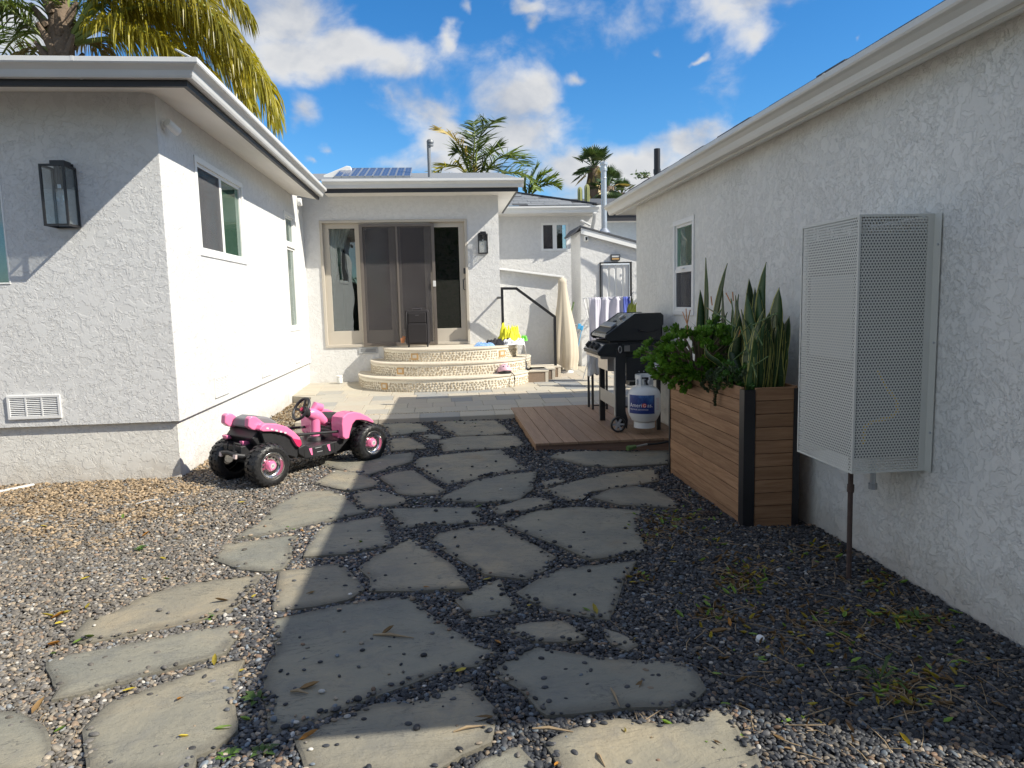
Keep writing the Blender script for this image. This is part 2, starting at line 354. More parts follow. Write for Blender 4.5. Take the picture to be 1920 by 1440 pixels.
# ------------------------------------------------------------------ mesh helpers
class MB:
    """collects geometry and links it as ONE mesh object"""
    def __init__(s): s.v = []; s.f = []; s.uv = None
    def add(s, vs, fs):
        o = len(s.v); s.v += [tuple(p) for p in vs]; s.f += [tuple(i+o for i in f) for f in fs]; return s
    def box(s, lo, hi):
        x0, y0, z0 = lo; x1, y1, z1 = hi
        return s.add([(x0,y0,z0),(x1,y0,z0),(x1,y1,z0),(x0,y1,z0),(x0,y0,z1),(x1,y0,z1),(x1,y1,z1),(x0,y1,z1)],
                     [(0,3,2,1),(4,5,6,7),(0,1,5,4),(1,2,6,5),(2,3,7,6),(3,0,4,7)])
    def obox(s, c, size, rot=(0,0,0)):
        M = Matrix.Translation(c) @ Euler(rot).to_matrix().to_4x4(); hx, hy, hz = (q/2 for q in size)
        P = [M @ Vector((a*hx, b*hy, d*hz)) for d in (-1,1) for a, b in ((-1,-1),(1,-1),(1,1),(-1,1))]
        return s.add(P, [(0,3,2,1),(4,5,6,7),(0,1,5,4),(1,2,6,5),(2,3,7,6),(3,0,4,7)])
    def bar(s, a, b, w, h, up=(0,0,1)):
        a = Vector(a); b = Vector(b); d = (b-a).normalized(); u = Vector(up)
        r = d.cross(u)
        if r.length < 1e-4: r = d.cross(Vector((1,0,0)))
        r.normalize(); u = r.cross(d)
        P = [p + r*(sx*w/2) + u*(sz*h/2) for p in (a, b) for sx, sz in ((-1,-1),(1,-1),(1,1),(-1,1))]
        return s.add(P, [(0,1,2,3),(4,7,6,5),(0,4,5,1),(1,5,6,2),(2,6,7,3),(3,7,4,0)])
    def prism(s, poly, axis, a, b):
        """2-D outline swept along an axis; outline order (x,z) for y, (y,z) for x, (x,y) for z"""
        n = len(poly)
        mk = {'x': lambda p, t: (t, p[0], p[1]), 'y': lambda p, t: (p[0], t, p[1]), 'z': lambda p, t: (p[0], p[1], t)}[axis]
        P = [mk(p, a) for p in poly] + [mk(p, b) for p in poly]
        return s.add(P, [tuple(range(n))[::-1], tuple(range(n, 2*n))] + [(i, (i+1) % n, n+(i+1) % n, n+i) for i in range(n)])
    def tube(s, pts, r, n=8, caps=True, closed=False):
        pts = [Vector(p) for p in pts]; rr = r if hasattr(r, '__len__') else [r]*len(pts)
        rings = []; ref = None
        for i, p in enumerate(pts):
            if closed: d = pts[(i+1) % len(pts)] - pts[i-1]
            else: d = pts[min(i+1, len(pts)-1)] - pts[max(i-1, 0)]
            d = d.normalized() if d.length > 1e-9 else Vector((0,0,1))
            if ref is None: ref = d.orthogonal().normalized()
            ref = (ref - d*ref.dot(d)); ref = ref.normalized() if ref.length > 1e-6 else d.orthogonal().normalized()
            b2 = d.cross(ref)
            rings.append([p + (ref*math.cos(2*PI*k/n) + b2*math.sin(2*PI*k/n))*rr[i] for k in range(n)])
        P = [q for ring in rings for q in ring]; F = []
        m = len(pts)
        for i in range(m if closed else m-1):
            j = (i+1) % m
            F += [(i*n+k, i*n+(k+1) % n, j*n+(k+1) % n, j*n+k) for k in range(n)]
        if caps and not closed: F += [tuple(range(n))[::-1], tuple((m-1)*n+k for k in range(n))]
        return s.add(P, F)
    def cyl(s, a, b, r0, r1=None, n=16): return s.tube([a, b], [r0, r0 if r1 is None else r1], n)
    def lathe(s, prof, n=24, M=Matrix()):
        """profile of (radius, height) turned round the local z axis"""
        P = []; F = []
        for r, z in prof:
            P += [M @ Vector((r*math.cos(2*PI*k/n), r*math.sin(2*PI*k/n), z)) for k in range(n)]
        for i in range(len(prof)-1):
            F += [(i*n+k, i*n+(k+1) % n, (i+1)*n+(k+1) % n, (i+1)*n+k) for k in range(n)]
        return s.add(P, F)
    def ball(s, c, rad, n=12, m=8, M=None):
        prof = [(math.sin(PI*i/m)*1.0+1e-5, -math.cos(PI*i/m)) for i in range(m+1)]
        T = Matrix.Translation(c) @ (M or Matrix()) @ Matrix.Diagonal((*(rad if hasattr(rad, '__len__') else (rad,)*3), 1))
        return s.lathe(prof, n, T)
    def build(s, name, mat, parent=None, smooth=False, bevel=0.0, seg=2, local=False, angle=0.6):
        me = bpy.data.meshes.new(name)
        off = Vector((0,0,0))
        if parent is not None and not local: off = wloc(parent)
        me.from_pydata([(p[0]-off.x, p[1]-off.y, p[2]-off.z) for p in s.v], [], s.f); me.validate(); me.update()
        me.materials.append(MATS[mat] if isinstance(mat, str) else mat)
        if s.uv:
            ul = me.uv_layers.new(name='UVMap')
            for lp in me.loops: ul.data[lp.index].uv = s.uv[lp.vertex_index]
        bm = bmesh.new(); bm.from_mesh(me); bmesh.ops.recalc_face_normals(bm, faces=bm.faces); bm.to_mesh(me); bm.free()
        if smooth:
            me.polygons.foreach_set('use_smooth', [True]*len(me.polygons))
        o = bpy.data.objects.new(name, me); C.objects.link(o)
        if parent is not None: o.parent = parent
        if bevel:
            b = o.modifiers.new('bevel', 'BEVEL'); b.width = bevel; b.segments = seg; b.limit_method = 'ANGLE'; b.angle_limit = 0.6
            b.harden_normals = False
        if smooth and angle < 3:
            try: me.set_sharp_from_angle(angle=angle)
            except Exception: pass
        return o
def wloc(o):
    L = Vector((0,0,0))
    while o is not None: L = L + o.location; o = o.parent
    return L
def thing(name, label, cat, loc=(0,0,0), rotz=0.0, group=None):
    o = bpy.data.objects.new(name, None); C.objects.link(o); o.location = loc; o.rotation_euler = (0,0,rotz)
    o.empty_display_size = 0.2; tag(o, label, cat, group); return o
def tag(o, label, cat, group=None):
    o['label'] = label; o['category'] = cat
    if group: o['group'] = group
    return o
def struct(o, label=None, kind='structure'):
    o['kind'] = kind
    if label: o['label'] = label
    return o
def empty(name, loc=(0,0,0)):
    o = bpy.data.objects.new(name, None); C.objects.link(o); o.location = loc; o.empty_display_size = 0.2; return o
def dup(root, loc=None, rot=None, label=None):
    r = root.copy(); C.objects.link(r)
    if loc is not None: r.location = loc
    if rot is not None: r.rotation_euler = rot
    if label: r['label'] = label
    for ch in list(root.children):
        c = ch.copy(); C.objects.link(c); c.parent = r
        for gch in ch.children:
            d = gch.copy(); C.objects.link(d); d.parent = c
    return r
def share(src, name_parent, loc, rot=(0,0,0), scale=None):
    """a piece that shares the mesh of src"""
    o = src.copy(); C.objects.link(o); o.parent = name_parent; o.location = loc; o.rotation_euler = rot
    if scale is not None: o.scale = scale
    return o
def sstep(a, b, x):
    t = min(1.0, max(0.0, (x-a)/(b-a))); return t*t*(3-2*t)
def ground_z(x, y): return -0.075*sstep(1.0, 2.35, x)
def patio_z(y): return 0.07 + (y-8.75)*0.0237
# ------------------------------------------------------------------ ground
def make_ground():
    xs = sorted(set([-300,-120,-40,-15,-8]+[round(-6+0.4*i,3) for i in range(18)]+[round(1.0+0.15*i,3) for i in range(11)]+[3,4,6,10,20,60,140,300]))
    ys = [-300,-100,-30,-8]+[round(-2+0.6*i,3) for i in range(34)]+[25,40,80,160,300]
    P = [(x, y, ground_z(x, y)-0.012) for y in ys for x in xs]; n = len(xs)
    F = [(j*n+i, j*n+i+1, (j+1)*n+i+1, (j+1)*n+i) for j in range(len(ys)-1) for i in range(n-1)]
    return struct(MB().add(P, F).build('ground', 'gravel_bed', smooth=True), 'gravel and soil ground of the yard')
make_ground()

# ------------------------------------------------------------------ flagstone path: outlines surveyed on the ground
def tr(ox, oy, s, pts): return [(ox+x/s, oy+y/s) for x, y in pts]
A = lambda *p: tr(560, 780, 2.5946, p)
B = lambda *p: tr(640, 780, 2.8235, p)
Cc = lambda *p: tr(900, 1100, 3.4286, p)
D = lambda *p: tr(400, 1080, 3.4286, p)
E_ = lambda *p: tr(0, 1100, 4.0, p)
F_ = lambda *p: tr(0, 860, 3.0968, p)
SLABS = [
 A((395,42),(520,34),(600,38),(658,75),(560,82),(520,90),(450,97),(430,60)),
 A((655,28),(800,24),(960,22),(1010,60),(1040,85),(960,95),(780,101),(720,70)),
 A((595,95),(650,88),(700,97),(690,112),(625,110)),
 A((440,112),(540,107),(640,158),(560,165),(450,172)),
 A((680,118),(760,103),(960,97),(1060,100),(1105,145),(1010,158),(850,163),(705,172),(690,150)),
 A((100,215),(300,215),(440,190),(565,180),(550,225),(430,262),(330,290),(200,262),(110,240)),
 A((575,205),(780,180),(985,165),(1115,258),(1000,270),(860,305),(725,328),(640,290),(560,240)),
 A((75,330),(180,264),(300,278),(395,325),(380,342),(260,365),(180,355)),
 A((390,300),(470,275),(560,265),(640,320),(715,360),(680,380),(560,388),(480,378),(455,345)),
 A((262,385),(300,367),(380,357),(560,410),(470,435),(330,452),(280,430)),
 A((670,405),(860,312),(1000,287),(1165,272),(1140,330),(1145,355),(1090,395),(1080,410),(900,422),(760,415)),
 A((1225,200),(1260,177),(1500,172),(1800,168),(1800,235),(1640,245),(1530,252),(1400,243)),
 A((1180,360),(1300,330),(1440,295),(1600,268),(1750,258),(1755,315),(1600,345),(1420,370),(1385,395),(1380,410),(1340,418)),
 A((1180,325),(1250,305),(1300,312),(1290,322),(1200,345)),
 A((1420,395),(1510,357),(1640,340),(1740,355),(1850,425),(1840,450),(1700,440),(1560,435)),
 B((235,490),(420,480),(730,484),(735,565),(560,570),(330,590),(290,588),(310,555)),
 B((790,490),(980,435),(1080,435),(1130,450),(1100,480),(960,505),(830,522)),
 B((850,572),(1010,502),(1250,477),(1590,500),(1570,600),(1620,715),(1480,740),(1320,760),(1130,680)),
 B((455,665),(490,620),(700,580),(830,574),(1140,745),(1110,780),(1120,800),(980,865),(760,835),(640,765)),
 B((90,800),(240,700),(370,640),(600,800),(680,915),(440,928),(145,930),(150,860)),
 [(610,985),(715,968),(733,1010),(735,1022),(650,1040),(568,1045),(587,1000)],
 B((920,935),(1130,815),(1400,780),(1570,765),(1500,870),(1425,1080),(1260,1055),(1080,1020)),
 B((600,970),(840,860),(880,950),(940,1030),(810,1050),(690,1065)),
 B((850,1130),(1010,1090),(1180,1080),(1310,1170),(1290,1185),(1150,1195),(1010,1195)),
 B((1385,1120),(1500,1160),(1580,1210),(1520,1245),(1440,1215),(1395,1165)),
 Cc((80,550),(110,480),(320,380),(640,440),(1000,480),(1310,495),(1400,560),(1465,665),(1400,720),(1310,780),(900,785),(620,820),(430,830),(370,790),(290,690),(130,590)),
 D((510,1040),(1040,820),(1200,805),(1260,825),(1430,760),(1430,735),(1640,670),(1690,720),(1760,800),(1840,870),(1790,1070),(1600,1150),(1460,1234),(1400,1300),(600,1300),(560,1150)),
 Cc((400,1010),(560,930),(700,885),(880,848),(1060,870),(1190,890),(1380,860),(1550,775),(1620,830),(1660,900),(1760,1040),(1830,1200),(1840,1300),(600,1300),(480,1110)),
 Cc((0,1110),(250,1015),(290,1070),(380,1166),(420,1300),(-200,1300)),
 D((345,285),(470,260),(900,170),(1310,130),(1350,210),(1450,290),(1560,360),(1830,490),(1700,580),(1560,590),(1420,630),(1100,750),(700,910),(400,1015),(365,1010),(320,720),(310,640),(400,470),(385,380)),
 [(523,1072),(640,1055),(685,1105),(655,1125),(590,1138),(510,1147)],
 F_((400,1053),(440,1000),(500,930),(620,910),(720,850),(840,790),(960,760),(1130,715),(1525,670),(1480,730),(1390,830),(1385,855),(1320,890),(1000,975),(700,1030),(480,1075)),
 E_((335,560),(480,530),(650,495),(1000,420),(1400,345),(1820,280),(1770,390),(1700,500),(1300,610),(1000,690),(700,790),(375,862),(430,780),(390,700),(345,620)),
 E_((850,850),(1000,810),(1300,700),(1500,620),(1850,540),(1790,650),(1785,760),(1760,860),(1785,1080),(1600,1230),(1470,1270),(1440,1420),(640,1420),(640,1250),(610,1090),(700,980)),
 E_((-300,980),(-100,945),(150,935),(240,1000),(340,1060),(375,1160),(365,1420),(-300,1420)),
 F_((1230,580),(1290,500),(1380,490),(1735,440),(1700,500),(1690,580),(1640,645),(1540,655),(1400,645),(1310,610)),
 F_((1360,465),(1420,420),(1510,360),(1600,270),(1750,190),(1920,185),(2000,215),(2040,260),(2140,310),(2060,325),(1920,360),(1700,405),(1500,450)),
 [(545,812),(565,800),(625,800),(660,806),(640,815),(580,818)],
]
SLAB_POLYS = []
path_root = struct(empty('flagstone_path'), 'crazy paving path of irregular bluestone slabs set in gravel')
def make_slab(i, px):
    rnd = random.Random(100+i)
    P = [onz(x, y, 0.02) for x, y in px]
    for _ in range(2):   # the ground falls a little toward the right-hand wall
        P = [onz(x, y, 0.022+ground_z(p.x, p.y)) for (x, y), p in zip(px, P)]
    P = [Vector((p.x, p.y)) for p in P]
    out = []
    n = len(P)
    for k in range(n):
        a, b = P[k], P[(k+1) % n]; L = (b-a).length; m = max(1, int(L/0.045)); nr = Vector((-(b-a).y, (b-a).x))/max(L, 1e-6)
        for q in range(m):
            t = q/m; p = a.lerp(b, t)
            w = mnoise.noise(Vector((p.x*9, p.y*9, i*3.1)))*0.009 + mnoise.noise(Vector((p.x*38, p.y*38, i)))*0.008
            if q == 0: w *= 0.4
            out.append(p + nr*w)
    # soften the corners once
    m = len(out); out = [(out[k-1]*0.06+out[k]*0.88+out[(k+1) % m]*0.06) for k in range(m)]
    SLAB_POLYS.append(np.array([(p.x, p.y) for p in out]))
    cx = sum(p.x for p in out)/m; cy = sum(p.y for p in out)/m
    tx, ty = rnd.uniform(-.008, .008), rnd.uniform(-.008, .008); dz = rnd.uniform(-.003, .004)
    bm = bmesh.new()
    top = [bm.verts.new((p.x-cx, p.y-cy, 0.022+ground_z(p.x, p.y)+dz+(p.x-cx)*tx+(p.y-cy)*ty)) for p in out]
    ins, ins2 = [], []
    for k, p in enumerate(out):
        c = Vector((cx, cy)); d = (c-p); q = p + d.normalized()*min(0.012, d.length*.2)
        ins.append(bm.verts.new((q.x-cx, q.y-cy, top[k].co.z+0.004)))
        q = p + d.normalized()*min(0.075, d.length*.35); ins2.append(bm.verts.new((q.x-cx, q.y-cy, top[k].co.z+0.0055)))
    bot = [bm.verts.new((v.co.x*1.005, v.co.y*1.005, v.co.z-0.05)) for v in top]
    bm.faces.new(ins2)
    for k in range(m): bm.faces.new((ins[k], ins[(k+1) % m], ins2[(k+1) % m], ins2[k]))
    for k in range(m):
        j = (k+1) % m
        bm.faces.new((top[k], top[j], ins[j], ins[k])); bm.faces.new((bot[k], bot[j], top[j], top[k]))
    bmesh.ops.recalc_face_normals(bm, faces=bm.faces)
    bmesh.ops.triangulate(bm, faces=[f for f in bm.faces if len(f.verts) > 4])
    vals = [0.0]*len(bm.verts); bm.verts.index_update()
    for vv_ in top+ins+bot: vals[vv_.index] = 1.0
    me = bpy.data.meshes.new('flagstone'); bm.to_mesh(me); bm.free(); me.attributes.new('edge', 'FLOAT', 'POINT').data.foreach_set('value', vals); me.materials.append(MATS['bluestone'])
    o = bpy.data.objects.new('flagstone', me); C.objects.link(o); o.location = (cx, cy, 0); o.parent = path_root
for i, px in enumerate(SLABS): make_slab(i, px)

# ------------------------------------------------------------------ patio of slate tiles
YB = 12.5                                   # the garden room's door wall
PX0, PX1, PY0, PY1 = -1.80, 5.2, 8.72, 14.6
patio = struct(empty('patio'), 'raised patio of cream and grey slate tiles')
def sheet_z(x, y): return patio_z(y)
bedm = MB()
P = [(-1.78, PY0+.02), (5.2, PY0+.02), (5.2, PY1), (1.05, PY1), (1.05, YB), (-2.3, YB), (-2.3, 11.0), (-1.98, 10.8), (-1.86, 9.7)]
bedm.add([(x, y, patio_z(y)-0.007) for x, y in P]+[(x, y, -0.06) for x, y in P],
         [tuple(range(len(P)))]+[(i, (i+1) % len(P), len(P)+(i+1) % len(P), len(P)+i) for i in range(len(P))])
bedm.build('bedding', 'grout', patio)
rnd = random.Random(5)
def tile(x0, x1, y0, y1, front=False):
    g_ = 0.003; cx, cy = (x0+x1)/2, (y0+y1)/2; j = rnd.uniform(-.0012, .0012)
    vs = []
    for z_, e in ((-.02, 0), (0.0, 0), (0.003, .004)):
        for x, y in ((x0+g_+e, y0+g_+e), (x1-g_-e, y0+g_+e), (x1-g_-e, y1-g_-e), (x0+g_+e, y1-g_-e)):
            vs.append((x, y, patio_z(y)+z_+j))
    fs = [(8,9,10,11)]+[(a*4+k, a*4+(k+1) % 4, a*4+4+(k+1) % 4, a*4+4+k) for a in (0,1) for k in range(4)]
    m = MB().add([(a-cx, b-cy, c) for a, b, c in vs], fs)
    if front: m.add([(x0+g_-cx, y0-.012-cy, patio_z(y0)-.002), (x1-g_-cx, y0-.012-cy, patio_z(y0)-.002), (x1-g_-cx, y0-.012-cy, -.05), (x0+g_-cx, y0-.012-cy, -.05),
                     (x0+g_-cx, y0+g_-cy, patio_z(y0)-.002), (x1-g_-cx, y0+g_-cy, patio_z(y0)-.002)], [(0,1,2,3), (0,1,5,4)])
    o = m.build('tile', 'slate_tile', patio, local=True); o.location = (cx, cy, 0); return o
y = PY0; row = 0; edges = []
while y < PY1-.1:
    h = [0.30, 0.07, 0.36, 0.40, 0.36, 0.42, 0.36][row] if row < 7 else 0.38
    if row == 1:
        edges.append((y, y+h)); y += h; row += 1; continue
    x = PX0 + rnd.uniform(-.03, .0)
    if y > 10.75: x = -2.29
    while x < PX1-.15:
        w = rnd.choice([0.30, 0.34, 0.34, 0.38, 0.46]) if row != 0 else rnd.choice([0.46, 0.44, 0.50])
        vis = (x < 3.4 and y < 12.9) or (1.0 < x < 3.6)
        inside_room = y+h > YB and x < 1.02
        if vis and not inside_room: tile(x, min(x+w, PX1), y, y+h, front=(row == 0 and x < 0.9))
        x += w
    y += h; row += 1
# the line of little pebbles let in between the first rows
ms = MB()
for y0, y1 in edges:
    x = PX0
    while x < 3.4:
        for q in range(2):
            ms.ball((x+rnd.uniform(-.008,.008), y0+.018+q*.034+rnd.uniform(-.005,.005), patio_z(y0)-.002), (rnd.uniform(.011,.017), rnd.uniform(.010,.014), .007), 6, 4)
        x += 0.034
o = ms.build('pebble_strip', 'riser_pebble', patio, smooth=True); o['kind'] = 'stuff'

# ------------------------------------------------------------------ deck
deck = thing('wooden_deck', 'low reddish brown composite deck platform in front of the tiled patio', 'deck', (1.5, 8.0, 0))
DX0, DX1, DY0, DY1, DZ = 0.86, 2.40, 6.74, 9.16, 0.088
x = DX0
while x < DX1-.02:
    w = 0.142; x1 = min(x+w, DX1)
    cut = rnd.choice([None, None, rnd.uniform(7.6, 8.5)])
    for ya, yb in ([(DY0, DY1)] if cut is None else [(DY0, cut-.002), (cut+.002, DY1)]):
        MB().box((x+.003, ya-.018, DZ-.024), (x1-.003, yb, DZ)).build('plank', 'deck_board', deck, bevel=.002)
    x += w
MB().box((DX0+.012, DY0, -.09), (DX1, DY0+.025, DZ-.026)).build('fascia_board', 'deck_fascia', deck)
MB().box((DX0+.012, DY0+.027, -.06), (DX0+.036, DY1, DZ-.026)).build('fascia_board', 'deck_board', deck)
jm = MB()
for yy in (7.2, 7.7, 8.2, 8.7): jm.box((DX0+.05, yy, -.06), (DX1-.02, yy+.04, DZ-.026))
jm.build('joists', 'deck_fascia', deck)

# ------------------------------------------------------------------ building helpers
def sweep(prof, path, closed_profile=True):
    """an eave profile (outward, z) carried along a plan path with mitred corners; outward lies to the right of travel"""
    n = len(path); rings = []
    for i in range(n):
        p = Vector(path[i]); 
        dirs = []
        if i > 0: dirs.append((p-Vector(path[i-1])).normalized())
        if i < n-1: dirs.append((Vector(path[i+1])-p).normalized())
        rs = [Vector((d.y, -d.x)) for d in dirs]
        r = sum(rs, Vector((0,0))); r.normalize(); k = 1.0/max(.3, r.dot(rs[0]))
        rings.append([(p.x+r.x*o*k, p.y+r.y*o*k, z) for o, z in prof])
    m = len(prof); P = [q for ring in rings for q in ring]; F = []
    for i in range(n-1):
        for k in range(m if closed_profile else m-1):
            F.append((i*m+k, i*m+(k+1) % m, (i+1)*m+(k+1) % m, (i+1)*m+k))
    if closed_profile: F += [tuple(range(m)), tuple((n-1)*m+k for k in range(m))[::-1]]
    return MB().add(P, F)
def gutter_prof(o, zt, h, w=0.12):
    return [(o, zt), (o, zt-h), (o+w*.42, zt-h), (o+w*.50, zt-h*.86), (o+w*.58, zt-h*.60), (o+w*.78, zt-h*.42), (o+w*.95, zt-h*.34), (o+w, zt-h*.26),
            (o+w, zt), (o+w*.90, zt), (o+w*.90, zt-h*.2), (o+w*.1, zt-h*.9), (o+w*.06, zt)]
def wall_plane(axis, face, thick, u0, u1, z0, z1, openings, inward):
    """a wall of cells round its openings. axis 'x': stands at x=face and runs along y; inward = sign of the room side"""
    us = sorted({u0, u1, *[o[0] for o in openings], *[o[1] for o in openings]}); zs = sorted({z0, z1, *[o[2] for o in openings], *[o[3] for o in openings]})
    m = MB(); b = face+inward*thick
    def pt(u, z, d): return (d, u, z) if axis == 'x' else (u, d, z)
    def isop(u, z): return any(o[0] < u < o[1] and o[2] < z < o[3] for o in openings)
    for i in range(len(us)-1):
        for j in range(len(zs)-1):
            ua, ub, za, zb = us[i], us[i+1], zs[j], zs[j+1]
            if isop((ua+ub)/2, (za+zb)/2): continue
            for d in (face, b): m.add([pt(ua, za, d), pt(ub, za, d), pt(ub, zb, d), pt(ua, zb, d)], [(0,1,2,3)])
    for a, c, e, f in openings:
        for (p, q) in (((a,e),(c,e)), ((c,e),(c,f)), ((c,f),(a,f)), ((a,f),(a,e))):
            m.add([pt(*p, face), pt(*q, face), pt(*q, b), pt(*p, b)], [(0,1,2,3)])
    for (p, q) in (((u0,z0),(u1,z0)), ((u1,z0),(u1,z1)), ((u1,z1),(u0,z1)), ((u0,z1),(u0,z0))):
        m.add([pt(*p, face), pt(*q, face), pt(*q, b), pt(*p, b)], [(0,1,2,3)])
    return m
def rect_frame(axis, d0, d1, a, c, e, f, w):
    m = MB()
    def bx(u0, u1, z0, z1):
        if axis == 'x': m.box((min(d0,d1), u0, z0), (max(d0,d1), u1, z1))
        else: m.box((u0, min(d0,d1), z0), (u1, max(d0,d1), z1))
    bx(a, c, e, e+w); bx(a, c, f-w, f); bx(a, a+w, e+w, f-w); bx(c-w, c, e+w, f-w)
    return m
def slab(axis, d0, d1, a, c, e, f):
    return MB().box((min(d0,d1), a, e), (max(d0,d1), c, f)) if axis == 'x' else MB().box((a, min(d0,d1), e), (c, max(d0,d1), f))

# ------------------------------------------------------------------ the house: left wing and garden room
house = thing('house', 'white stucco house with left wing, black fascia and sliding door room at the back', 'house', (-2.3, 6.3, 0))
WX, WF, ZT, ZL = -2.265, 6.275, 3.26, 0.51
w1 = (7.13, 8.76, 1.97, 2.905); w2 = (10.98, 11.70, 1.10, 2.89)
wall_plane('x', WX, 0.16, WF+.002, YB+.1, ZL, ZT, [w1, w2], -1).build('wall', 'stucco_house', house)
wf = (-4.75, -3.51, 1.70, 2.86)
wall_plane('y', WF, 0.16, -9.0, WX-.003, ZL, ZT, [wf], 1).build('wall', 'stucco_house', house)
MB().box((-9.0, WF+.036, -.15), (WX-.036, WF+.16, ZL+.01)).build('plinth', 'stucco_plinth', house)
MB().box((WX-.16, WF+.16, -.15), (WX-.036, YB+.05, ZL+.01)).build('plinth', 'stucco_house', house)
for a in ('floor', ):
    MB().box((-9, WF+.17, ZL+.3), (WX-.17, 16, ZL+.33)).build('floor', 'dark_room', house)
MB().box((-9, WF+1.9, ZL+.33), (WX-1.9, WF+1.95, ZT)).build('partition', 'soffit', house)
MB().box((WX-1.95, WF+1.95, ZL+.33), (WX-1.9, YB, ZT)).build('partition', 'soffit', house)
EP = [(-9.0, 5.77), (-1.84, 5.77), (-1.84, 11.64)]
sweep([(0, 3.125), (0, 3.30), (-.035, 3.30), (-.035, 3.125)], EP).build('fascia_board', 'fascia_black', house)
sweep(gutter_prof(0.002, 3.298, 0.128), EP).build('gutter', 'gutter_grey', house, bevel=.002)
sweep([(-.036, 3.132), (-.036, 3.15), (-.62, 3.265), (-.62, 3.247)], EP).build('soffit', 'soffit', house)
# soffit board joints
sj = MB()
for yy in (6.9, 8.4, 9.9, 11.2): sj.box((-2.25, yy, 3.10), (-1.88, yy+.004, 3.101))
sweep([(.05, 3.302), (.05, 3.312), (-3.0, 3.80), (-3.0, 3.78)], EP).build('roof', 'shingle_dark', house)
p = onx(345, 92, -2.35); q = onx(372, 110, -1.9)
MB().bar((-1.90, 5.78, 3.39), (-1.78, 5.72, 3.315), .035, .012).build('roof_flashing', 'white_paint', house)

def window_x(x, op, parent, inward, kinds, midw=0.06, depth=0.05):
    """a window in a wall that runs along y: op = (y0,y1,z0,z1), kinds = list of (y0,y1,z0,z1,glass,screen)"""
    fr = rect_frame('x', x-inward*0.012, x+inward*0.07, op[0], op[1], op[2], op[3], 0.055).build('window', 'white_paint', parent, bevel=.004)
    for (a, c, e, f, gl, scr, back) in kinds:
        rect_frame('x', x+inward*.012, x+inward*.055, a, c, e, f, 0.035).build('sash', 'white_paint', fr, bevel=.003)
        slab('x', x+inward*.030, x+inward*.036, a+.03, c-.03, e+.03, f-.03).build('pane', gl, fr)
        if scr: slab('x', x+inward*.016, x+inward*.0175, a+.032, c-.032, e+.032, f-.032).build('insect_screen', scr, fr)
        if back == 'blind':
            m = MB(); k = int((f-e-.08)/.16)
            if 'green' in gl:
                a0_, c0_ = a+.035, a+(c-a)*.62
                for i in range(5):
                    z0 = e+.05+i*(f-e-.20)/5; z1 = e+.05+(i+1)*(f-e-.20)/5-.012
                    slab('x', x+inward*.055, x+inward*(.07+.006*(i % 2)), a0_, c0_, z0, z1).build('shutter_panel', 'blind_white', fr)
                slab('x', x+inward*.050, x+inward*.0545, (a0_+c0_)/2-.008, (a0_+c0_)/2+.008, e+.05, f-.2).build('shutter_rod', 'white_paint', fr)
                continue
            for i in range(k):
                z0 = e+.04+i*(f-e-.08)/k; z1 = e+.04+(i+1)*(f-e-.08)/k
                m.add([(x+inward*.12, a+.0, z0), (x+inward*.12, c-.0, z0), (x+inward*.15, c, (z0+z1)/2+.02), (x+inward*.15, a, (z0+z1)/2+.02), (x+inward*.12, a, z1), (x+inward*.12, c, z1)], [(0,1,2,3), (3,2,5,4)])
            m.build('blind', 'blind_white', fr)
        if back == 'curtain':
            m = MB(); n = 40; P = [(x+inward*(.14+.025*math.sin(i*1.3)+.01*math.sin(i*3.1)), a+(c-a)*i/n, z) for z in (e, f) for i in range(n+1)]
            m.add(P, [(i, i+1, n+2+i, n+1+i) for i in range(n)]).build('curtain', 'curtain', fr, smooth=True)
    return fr
ym = 7.965
wA = window_x(WX, w1, house, -1, [(w1[0]+.05, ym, w1[2]+.05, w1[3]-.05, 'glass_pale', 'insect_screen_light', 'blind'),
                                  (ym, w1[1]-.05, w1[2]+.05, w1[3]-.05, 'glass_green', None, 'blind')])
wB = window_x(WX, w2, house, -1, [(w2[0]+.05, w2[1]-.05, 2.43, w2[3]-.05, 'glass_pale', None, 'curtain'),
                                  (w2[0]+.05, w2[1]-.05, w2[2]+.05, 2.37, 'glass_pale', None, 'curtain')])
slab('x', WX+.010, WX-.06, w2[0]+.055, w2[1]-.055, 2.372, 2.428).build('transom', 'white_paint', wB)
fr = rect_frame('y', WF-.006, WF+.07, wf[0], wf[1], wf[2], wf[3], .014).build('window', 'white_paint', house, bevel=.004)
slab('y', WF+.03, WF+.036, wf[0]+.01, wf[1]-.01, wf[2]+.01, wf[3]-.05).build('pane', 'glass_dark', fr)

def vent(axis, d, a, c, e, f, parent, out, cols=3, rows=10, matn='vent_white', vert=False):
    """a louvred foundation vent standing proud of its wall"""
    k = lambda d0, d1, *r: slab(axis, d+out*d0, d+out*d1, *r)
    root = rect_frame(axis, d, d+out*.016, a, c, e, f, .022).build('foundation_vent', matn, parent, bevel=.002)
    k(.001, .003, a+.022, c-.022, e+.022, f-.022).build('backing', 'vent_dark', root)
    w = (c-a-.044); h = (f-e-.044)
    for i in range(1, cols):
        u = a+.022+w*i/cols; k(.003, .015, u-.006, u+.006, e+.022, f-.022).build('mullion', matn, root)
    for i in range(rows):
        if vert:
            u = a+.022+w*(i+.5)/rows; s_ = k(.003, .012, u-w/rows*.28, u+w/rows*.28, e+.022, f-.022)
        else:
            z = e+.022+h*(i+.5)/rows
            if axis == 'x': s_ = MB().obox((d+out*.008, (a+c)/2, z), (.013, w, .003), (0, out*.7, 0))
            else: s_ = MB().obox(((a+c)/2, d+out*.008, z), (w, .013, .003), (-out*.7, 0, 0))
        s_.build('slat', matn, root)
    return root
vent('y', WF, -3.635, -3.212, .577, .778, house, -1)
